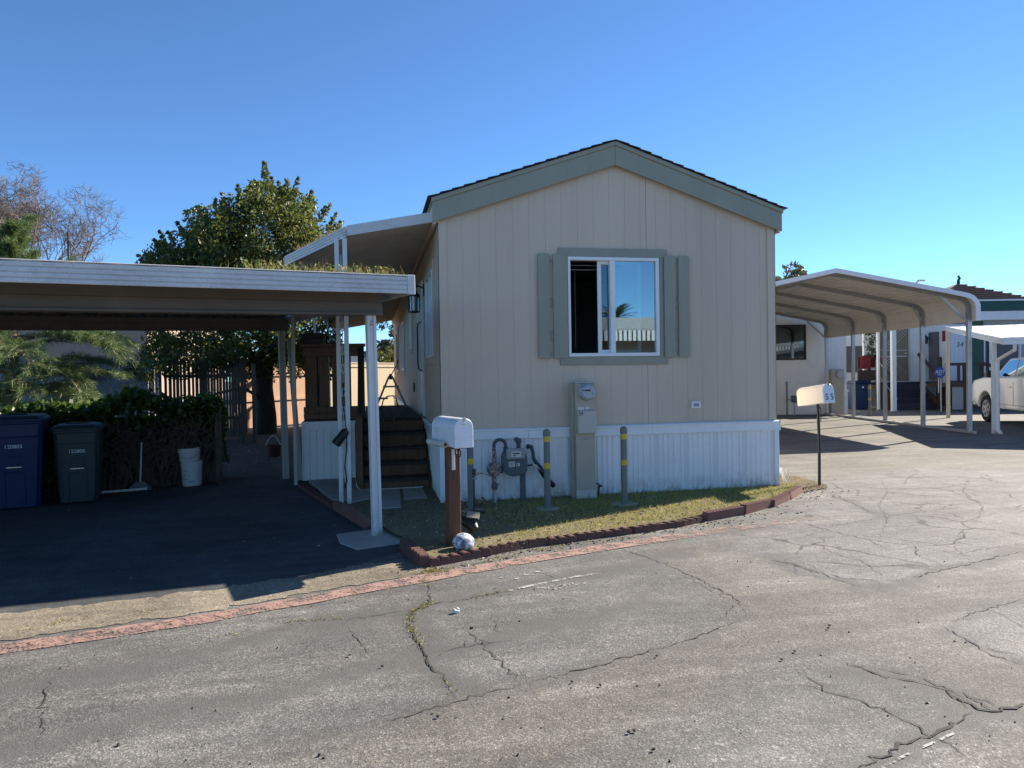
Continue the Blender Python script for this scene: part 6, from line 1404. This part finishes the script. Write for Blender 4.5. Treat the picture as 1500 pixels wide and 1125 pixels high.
mb = MB(); mb.tube([(0, 2.5, 7.8), (0, 2.5, 8.1), (.1, 2.5, 8.25), (.02, 2.5, 8.4), (-.08, 2.5, 8.3)], [.12, .1, .1, .08, .04], 8); mb.build('finial', 'blackmetal', th)
lp = nthing('street_lamp', 'far street lamp arm poking above the arched metal carport roof', 'street lamp', 22.6, 30)
mb = MB(); mb.tube([(0, 0, 0), (0, 0, 5.6), (-.05, 0, 6.0), (.25, 0, 6.25)], [.08, .06, .05, .04], 8); mb.build('pole', 'grey', lp); mb = MB(); mb.obox((.4, 0, 6.27), (.4, .16, .1)); mb.build('lamp_head', 'grey', lp, bevel=.03)

# ---- trees
def branchy(mb, p, d, L_, r, depth, tips, spread=.5, up=.15, split=(2, 3), seg=3, n=6, shrink=.72):
    P = [Vector(p)]; d = Vector(d).normalized(); rr = [r]
    for i in range(seg):
        d = (d+Vector((rng.gauss(0, .16), rng.gauss(0, .16), rng.gauss(0, .1)+up*.3))).normalized(); P.append(P[-1]+d*(L_/seg)); rr.append(r*(1-.4*(i+1)/seg))
    mb.tube(P, rr, n if depth > 2 else 4 if depth > 0 else 3, cap=False); tips.append((P[-1].copy(), depth)); tips.append((P[len(P)//2].copy(), depth))
    if depth <= 0: return
    for k in range(rng.randint(*split)):
        a = Vector((rng.gauss(0, 1), rng.gauss(0, 1), rng.gauss(0, .6)+up)).normalized(); nd = (d+a*spread*rng.uniform(.7, 1.4)).normalized()
        q = P[-1] if k < 2 else P[-2]; branchy(mb, q, nd, L_*shrink*rng.uniform(.8, 1.15), r*.58, depth-1, tips, spread, up, split, seg, n, shrink)
# large evergreen behind the carport
tr = thing('evergreen_tree', 'large dense evergreen tree with glossy leaves behind the carport roof', 'tree', (-3.75, 12.6, 0))
mb = MB(); tips = []
mb.tube([(0, 0, -.1), (.05, 0, .5), (-.02, .05, 1.3), (.05, 0, 2.2)], [.34, .27, .25, .24], 12); branchy(mb, (.05, 0, 2.1), (.1, 0, 1), 1.3, .17, 4, tips, .55, .3); branchy(mb, (0, 0, 1.9), (-1, .1, .7), 1.4, .14, 4, tips, .5, .2); branchy(mb, (0, 0, 2.0), (.9, -.3, .8), 1.2, .12, 4, tips, .5, .2); branchy(mb, (0, 0, 1.6), (-.4, -1, .6), 1.3, .12, 3, tips, .5, .1)
mb.tube([(-.05, -.2, 1.0), (-.5, -.35, 1.3), (-1.2, -.5, 1.15), (-1.5, -.5, .8)], [.05, .045, .035, .02], 6)
mb.build('trunk', 'bark', tr, smooth=True)
P = []
def clump(c, r, n, squash=.85):
    c = np.array(c); q = nrng.normal(size=(n, 3)); q /= np.linalg.norm(q, axis=1)[:, None]; q *= r*nrng.uniform(.25, 1, n)[:, None]**.45; q[:, 2] *= squash; return c+q
env = [(-2.85, 3.2), (-2.85, 4.2), (-2.8, 5.1), (-2.5, 5.5), (-2.1, 5.6), (-1.69, 5.7), (-1.46, 6.35), (-1.02, 6.4), (-.66, 6.6), (-.1, 7.05), (.4, 7.38), (.58, 7.15), (.94, 7.0), (1.31, 6.75), (1.68, 6.45), (2.02, 6.1), (2.09, 5.7), (1.95, 5.1), (2.0, 4.2)]
for (cx, czz) in env:                                     # lobes that make the outline
    for _ in range(4): P.append(clump((cx*.86+rng.gauss(0, .15), rng.gauss(0, .7), czz-.72+rng.gauss(0, .15)), rng.uniform(.32, .52), 230))
    for _ in range(4):
        q0 = np.array((cx*.9+rng.gauss(0, .16), rng.gauss(0, .5), czz-.5)); q1 = q0+np.array((cx*.09+rng.gauss(0, .13), rng.gauss(0, .1), rng.uniform(.2, .55)))
        for i in range(5): P.append(clump(q0+(q1-q0)*i/4, .13-.02*i, 20))
for _ in range(105):
    cx, czz = rng.uniform(-2.5, 1.9), rng.uniform(2.3, 6.9)
    top = np.interp(cx, [e_[0] for e_ in env], [e_[1] for e_ in env])
    if czz > top-.65: continue
    w_ = math.sqrt(max(.05, 1-((cx+.2)/2.7)**2)); P.append(clump((cx, rng.choice((-1, 1))*w_*rng.uniform(.6, 2.0), czz), rng.uniform(.4, .65), 250))
for _ in range(80): P.append(clump((rng.uniform(-2.8, 2.2), rng.gauss(-.6, .9), rng.uniform(1.75, 2.7)), rng.uniform(.3, .5), 150))
for c_, _d in tips:
    if rng.random() < .25: P.append(clump(c_, .3, 40))
for _ in range(70):
    cx, czz = rng.uniform(-2.2, 1.6), rng.uniform(3.4, 5.9)
    top = np.interp(cx, [e_[0] for e_ in env], [e_[1] for e_ in env])
    if czz < top-.8: P.append(clump((cx, rng.gauss(-.3, .8), czz), rng.uniform(.4, .6), 250))
P = np.concatenate(P); P = P[P[:, 0] < 2.35+0*P[:, 0]]
P[:, 0] -= .12; cloud(P, .105, 'treeleaf', 'crown', tr, aspect=.5)
# pine in front of it on the left
pn = thing('pine_tree', 'pine tree with long drooping needles at the left behind the hedge', 'tree', (-8.6, 9.0, 0))
mb = MB(); mb.tube([(0, 0, -.1), (.05, 0, 1.2), (.1, .05, 2.4), (.05, 0, 3.4), (0, 0, 4.2)], [.2, .17, .14, .1, .04], 10)
NP, ND_ = [], []
def pinebranch(p, d, L_, droop):
    pts = [Vector(p)]; d = Vector(d).normalized(); k = 9
    for i in range(k):
        d = (d+Vector((rng.gauss(0, .08), rng.gauss(0, .08), -droop*(.3+i/k)+rng.gauss(0, .05)))).normalized(); pts.append(pts[-1]+d*L_/k)
        if i > 1:
            for s_ in (-1, 1):
                if rng.random() < .85:
                    sd_ = (d+Vector((d.y*s_, -d.x*s_, rng.uniform(-.3, .25)))*rng.uniform(.6, 1.1)).normalized(); sl_ = L_*.32*(1-.5*i/k); q = [pts[-1]+sd_*sl_*j/5 for j in range(6)]; mb.tube(q, [.009, .008, .007, .006, .005, .003], 3, cap=False)
                    for qq in q[1:]: tuft(qq, sd_)
        tuft(pts[-1], d)
    mb.tube(pts, [.035*(1-.85*i/k)+.004 for i in range(k+1)], 5, cap=False)
def tuft(p, d):
    n = 20; NP.append(np.repeat(np.array(p)[None], n, 0)+nrng.normal(size=(n, 3))*.03); dd = np.array(d)[None]*.9+nrng.normal(size=(n, 3))*.55; dd[:, 2] -= .12; ND_.append(dd)
for i in range(38):
    z = .9+3.1*(i/30)**.9; a = i*2.4+rng.random()*.5; Lb = (2.3 if z < 2.4 else 1.5 if z < 3.2 else .7)*rng.uniform(.8, 1.1)
    pinebranch((.05, 0, z), (math.cos(a), math.sin(a), .35 if z < 2.6 else .9), Lb, .13 if z < 2.6 else -.02)
for (a, z, L_) in ((-.25, 2.2, 2.4), (-.45, 1.9, 2.3), (-.1, 1.7, 2.3), (-.6, 2.5, 2.2), (-.35, 1.4, 2.0), (-.15, 2.5, 2.3), (-.9, 1.8, 2.0), (-.7, 1.3, 1.9), (-1.2, 2.3, 1.9), (-.3, 2.7, 2.0), (-1.3, 1.5, 1.8), (-.5, 1.05, 2.1)): pinebranch((.05, 0, z), (math.cos(a), math.sin(a), .2), L_, .1)
for (x_, zt) in ((-.42, 5.0), (-.15, 4.8), (.02, 4.7), (.27, 4.72), (.42, 4.55), (.6, 4.4), (-.75, 5.1), (-1.1, 4.9)):
    for _ in range(2):
        q0 = Vector((x_*.6+rng.gauss(0, .05), rng.gauss(0, .2), 3.2)); q1 = Vector((x_+rng.gauss(0, .03), rng.gauss(0, .2), zt-.12)); mb.tube([q0, q0.lerp(q1, .5), q1], [.02, .014, .005], 4, cap=False)
        for i in range(16):
            tuft(q0.lerp(q1, i/15)+Vector((rng.gauss(0, .05), rng.gauss(0, .05), 0)), Vector((rng.gauss(0, .25), rng.gauss(0, .25), 1)))
mb.build('trunk', 'pinebark', pn, smooth=True)
NPa = np.concatenate(NP); NDa = np.concatenate(ND_); n = len(NPa)
d_ = NDa/np.linalg.norm(NDa, axis=1)[:, None]; s_ = np.cross(d_, nrng.normal(size=(n, 3))); s_ /= np.linalg.norm(s_, axis=1)[:, None]; s_ *= .006
hh = nrng.uniform(.12, .22, n)[:, None]; V = np.stack([NPa-s_, NPa+s_, NPa+d_*hh], 1).reshape(-1, 3)
me = bpy.data.meshes.new('needles'); me.vertices.add(3*n); me.vertices.foreach_set('co', V.ravel()); me.loops.add(3*n); me.loops.foreach_set('vertex_index', np.arange(3*n)); me.polygons.add(n); me.polygons.foreach_set('loop_start', np.arange(0, 3*n, 3)); me.update(calc_edges=True); me.validate(); me.materials.append(MT['needle'])
o = bpy.data.objects.new('crown', me); COL.objects.link(o); o.parent = pn
# bare winter tree, far left
bt = thing('bare_tree', 'leafless winter tree with fine reddish twigs above the left end of the carport', 'tree', (-16.4, 26, 0))
mb = MB(); tips = []; mb.tube([(0, 0, 0), (.1, 0, 1.8), (.0, 0, 3.4)], [.32, .26, .22], 8, cap=False)
for a, t_ in ((.2, .9), (1.5, .7), (2.9, .8), (4.2, .6), (5.3, .9), (.9, .3), (3.5, .5), (.0, .6), (2.2, .4)):
    branchy(mb, (0, 0, 3.3), (math.cos(a)*t_, math.sin(a)*t_, .95), 2.25, .1, 5, tips, .55, .26, (2, 3), 3, 5, .77)
for p_, dep in tips:
    if dep <= 2:
        for _ in range(3):
            d = Vector((rng.gauss(0, 1), rng.gauss(0, 1), rng.gauss(.4, .7))).normalized(); mb.tube([p_, p_+d*.22, p_+d*.38+Vector((0, 0, .05))], [.008, .007, .005], 3, cap=False)
mb.build('branches', 'twig', bt)
po = thing('utility_pole', 'thin grey utility pole beside the leafless winter tree', 'pole', (-13.3, 25, 0)); mb = MB(); mb.tube([(0, 0, 0), (0, 0, 7.9)], [.07, .05], 8); mb.tube([(0, 0, 7.6), (.3, 0, 7.1)], .03, 5); mb.build('shaft', 'oldwood', po); 
def puff(name, lab, x_, y_, h_, r_, mat, n, sz, group=None, zc=None):
    t = thing(name, lab, 'tree', (x_, y_, 0), 0, group); mb = MB(); mb.tube([(0, 0, 0), (.1, 0, h_*.3), (0, .1, h_*.7)], [.03*h_, .022*h_, .01*h_], 7)
    tp = []; branchy(mb, (0, 0, h_*.35), (.2, 0, 1), h_*.22, .012*h_, 3, tp, .6, .2); mb.build('trunk', 'bark', t)
    P = [clump((rng.gauss(0, r_*.45), rng.gauss(0, r_*.45), h_-r_*.75+rng.gauss(0, r_*.42)), r_*rng.uniform(.2, .38), n//26) for _ in range(26)]; cloud(np.concatenate(P), sz, mat, 'crown', t); return t
puff('far_tree', 'grey green tree far beyond the end of the porch', .55, 36, 4.6, 1.5, 'farleaf', 3000, .22)
puff('shrub', 'sunlit yellow green shrub behind the beige fence at the end of the porch', .0, 24, 2.75, .6, 'yleaf', 1300, .12)
p = NW(19.8, 40); puff('far_tree', 'distant olive green tree above the left edge of the arched carport', p[0], p[1], 8.4, 1.9, 'farleaf', 3000, .28)
for i, (e_, h_) in enumerate(((41.0, 7.6), (43.3, 8.0), (39.5, 7.2))):
    p = NW(e_, 52); t = thing('bare_tree', 'pale leafless far tree above the green roofed trailer', 'tree', (p[0], p[1], 0), 0, 'far leafless trees on the right'); mb = MB(); tp = []; mb.tube([(0, 0, 0), (0, 0, 4)], [.2, .12], 6); branchy(mb, (0, 0, 3.8), (0, 0, 1), 1.5, .08, 5, tp, .3, .5, (2, 3), 2, 4, .72); mb.build('branches', 'twig', t)
# ---- hedge on the back edge of the driveway
hg = thing('hedge', 'long ivy covered hedge with bare stems behind the bins', 'hedge', (KO[0], KO[1], 0), KA)
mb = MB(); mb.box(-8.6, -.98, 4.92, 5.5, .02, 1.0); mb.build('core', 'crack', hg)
P = []
def htop(u): return 1.12+.06*math.sin(u*2.1)+.05*math.sin(u*5.3)+(.07 if u > -2.2 else 0)
for _ in range(21000):
    u = rng.uniform(-8.7, -.86); s = rng.random()
    if s < .5: P.append((u, rng.uniform(4.72, 5.75), htop(u)+rng.gauss(0, .06)))
    else:
        z = rng.uniform(.05, htop(u)); 
        if u > -2.3 and z < .85 and rng.random() < .75: continue
        if z < .6 and rng.random() < .55: continue
        P.append((u, 4.78+rng.gauss(0, .05)+.1*(1-z), z))
for _ in range(700): P.append((-.88+rng.gauss(0, .04), rng.uniform(4.8, 5.7), rng.uniform(.3, 1.2)))
cloud(P, .085, 'hedgeleaf', 'foliage', hg, aspect=.7)
mb = MB()
for _ in range(170):
    u = rng.uniform(-2.6, -.9) if rng.random() < .75 else rng.uniform(-8.4, -.9); z1 = rng.uniform(.5, 1.1); q = [(u+rng.gauss(0, .03)*i+.05*math.sin(i+u*9), 4.8-.06+rng.gauss(0, .015), .02+z1*i/5) for i in range(6)]
    mb.tube(q, rng.uniform(.006, .013), 4, cap=False)
mb.build('stems', 'stem', hg)
mb = MB(); mb.box(-.98, -.88, 4.72, 4.82, 0, 1.18); mb.box(-.99, -.87, 4.71, 4.83, 1.18, 1.2); k_ = mb.build('hedge_post', 'oldwood', bevel=.005, loc=(KO[0], KO[1], 0), rot=(0, 0, KA)); tag(k_, 'weathered wooden post at the right end of the hedge', 'post')
mb = MB(); p = K(-1.98, 5.0); mb.tube([(p[0], p[1], .2), (p[0], p[1], 1.42)], .02, 8); tag(mb.build('stake', 'black'), 'thin black stake rising out of the hedge top', 'stake')
# ---- fences beyond
f1 = thing('slatted_chain_fence', 'grey slatted chain link fence behind the hedge and pine', 'fence', (-6.02, 11.0, 0))
mb = MB(); x_ = -6.5
while x_ < .0: mb.box(x_+.002, x_+.071-(.012 if rng.random() < .12 else 0), 0, .012, .1, 2.04); x_ += .074
mb.build('slats', 'slat', f1)
mb = MB(); x_ = -6.6
while x_ < 1.9:
    a = max(x_, -6.5); 
    for s_ in (1, -1):
        xa, xb = (x_-1.9, x_) if s_ == 1 else (x_, x_-1.9); za, zb = .08, 1.98
        # clip the wire to the panel
        t0 = max(0, (-6.5-xa)/(xb-xa) if xb > xa else (0-xa)/(xb-xa)); t1 = min(1, (0-xa)/(xb-xa) if xb > xa else (-6.5-xa)/(xb-xa))
        if t1 > t0: mb.tube([(xa+(xb-xa)*t0, -.012, za+(zb-za)*t0), (xa+(xb-xa)*t1, -.012, za+(zb-za)*t1)], .0035, 3, cap=False)
    x_ += .1
mb.tube([(-6.5, -.02, 2.0), (0, -.02, 2.0)], .02, 8)
for x_ in (-6.5, -4.2, -2.0, 0): mb.tube([(x_, -.02, 0), (x_, -.02, 2.03)], .028, 8)
mb.build('wire_mesh', 'pipe', f1)
f2 = thing('picket_fence', 'dark weathered wooden fence of narrow boards beneath the evergreen tree', 'fence', (-5.95, 11.05, 0))
mb = MB(); x_ = 0.
while x_ < 1.95:
    w_ = rng.uniform(.055, .075); mb.box(x_, x_+w_, 0, .018, .05, 2.06+rng.gauss(0, .02)); x_ += w_+(rng.uniform(.012, .04) if x_ < .75 else rng.uniform(.002, .014))
mb.box(0, 1.97, .02, .06, .5, .58); mb.box(0, 1.97, .02, .06, 1.6, 1.68); mb.build('boards', 'oldwood', f2)
f3 = thing('board_fence', 'reddish sunlit board fence in the yard behind the carport post', 'fence', (-4.75, 13.9, 0), R(50))
mb = MB(); x_ = -.1
while x_ < 3.2: mb.box(x_, x_+.138, 0, .02, .05, 2.12+rng.gauss(0, .01)); x_ += .141
mb.box(-.1, 3.2, -.04, -.001, 1.62, 1.7); mb.box(-.1, 3.2, -.04, -.001, .85, .93); mb.box(-.14, -.05, -.08, -.001, 0, 2.05); mb.build('boards', 'redfence', f3)
mb = MB(); mb.box(-.04, .04, -.05, .05, 0, 1.9); mb.box(-.3, -.22, -.05, .05, 0, 1.2); o = mb.build('gate_posts', 'oldwood', loc=(-3.55, 9.5, 0)); tag(o, 'pair of dark wooden posts in the yard left of the reddish fence', 'posts')
f4 = thing('beige_fence', 'tall beige board fence beyond the far end of the porch', 'fence', (-2.2, 17.6, 0), R(48))
mb = MB(); x_ = 0.
while x_ < 6.6: mb.box(x_, x_+.196, 0, .025, .0, 1.92); x_ += .2
mb.build('boards', 'beige', f4); mb = MB(); mb.box(0, 6.6, -.03, .05, 1.92, 2.05); mb.box(-.02, 6.62, -.05, .07, 2.05, 2.09); mb.build('cap_rail', 'beige', f4)
# ---- tan stucco building
tb_ = thing('stucco_building', 'plain tan stucco building behind the grey fence', 'building', (-9.15, 21, 0))
mb = MB(); mb.box(-14, 0, 0, 14, 0, 4.1); mb.build('wall', 'stucco', tb_); mb = MB(); mb.box(-14.1, .1, -.1, 14.1, 4.1, 4.25); mb.build('parapet', 'stucco', tb_)
mb = MB(); mb.box(-7, -5.8, -.04, -.002, 1.2, 2.4); mb.build('window', 'screen', tb_)
wb = thing('white_house', 'pale house far behind the evergreen tree', 'house', (-6.5, 40, 0)); mb = MB(); mb.box(-2, 5.5, 0, 8, 0, 3.1); mb.build('wall', 'white', wb); mb = MB(); mb.prism([(-2.4, 3.1), (5.9, 3.1), (1.7, 4.2)], 'y', -.4, 8.4); mb.build('roof', 'shingle', wb); mb = MB(); mb.box(.5, 1.8, -.05, -.002, 1.1, 2.2); mb.build('window', 'screen', wb)
# ---- across the road, behind the viewer: what the front window mirrors
ac = thing('house_across', 'low house with a white scalloped awning across the road behind the viewer', 'house', (9, -26, 0))
mb = MB(); mb.box(-9, 12, -6, 0, 0, 3.5); mb.build('wall', 'stucco', ac); mb = MB(); mb.prism([(-7, 3.6), (1.6, 3.6), (1.6, 3.7), (-3, 4.6), (-7, 3.7)], 'x', -9.5, 12.5); mb.build('roof', 'greysiding', ac)
mb = MB(); x_ = -9.
while x_ < 12: mb.box(x_, x_+.16, 1.62, 1.66, 3.1, 3.6); x_ += .24
mb.build('fascia', 'white', ac)
for x_ in (-6, -3, 1, 4, 8):
    mb = MB(); mb.box(x_, x_+1.4, .001, .03, .9, 2.5); mb.build('window', 'dark', ac)
pt = thing('palm_tree', 'palm tree across the road mirrored in the front window', 'tree', (13.3, -31, 0)); mb = MB(); mb.tube([(0, 0, 0), (.1, 0, 2.2), (0, 0, 4.6)], [.22, .17, .15], 9); mb.build('trunk', 'bark', pt)
mb = MB()
for i in range(46):
    a = i*2.4; el = rng.uniform(-.5, 1.2); d = Vector((math.cos(a)*math.cos(el), math.sin(a)*math.cos(el), math.sin(el))); s_ = Vector((-math.sin(a), math.cos(a), 0)); p0 = Vector((0, 0, 4.7)); pts = [p0+d*(1.5*t)+Vector((0, 0, -.5*t*t)) for t in (0, .25, .5, .75, 1)]
    mb.tube(pts, [.03, .025, .02, .014, .006], 3, cap=False)
    for k in range(26):
        t = .25+.75*k/25; q = p0+d*(1.5*t)+Vector((0, 0, -.5*t*t)); sg = 1 if k % 2 else -1
        e_ = q+s_*sg*.42*(1.1-.7*t)+d*.22+Vector((0, 0, -.12)); mb.add([q-d*.015, q+d*.015, e_], [(0, 1, 2)])
mb.build('fronds', 'palm', pt, fix=False)
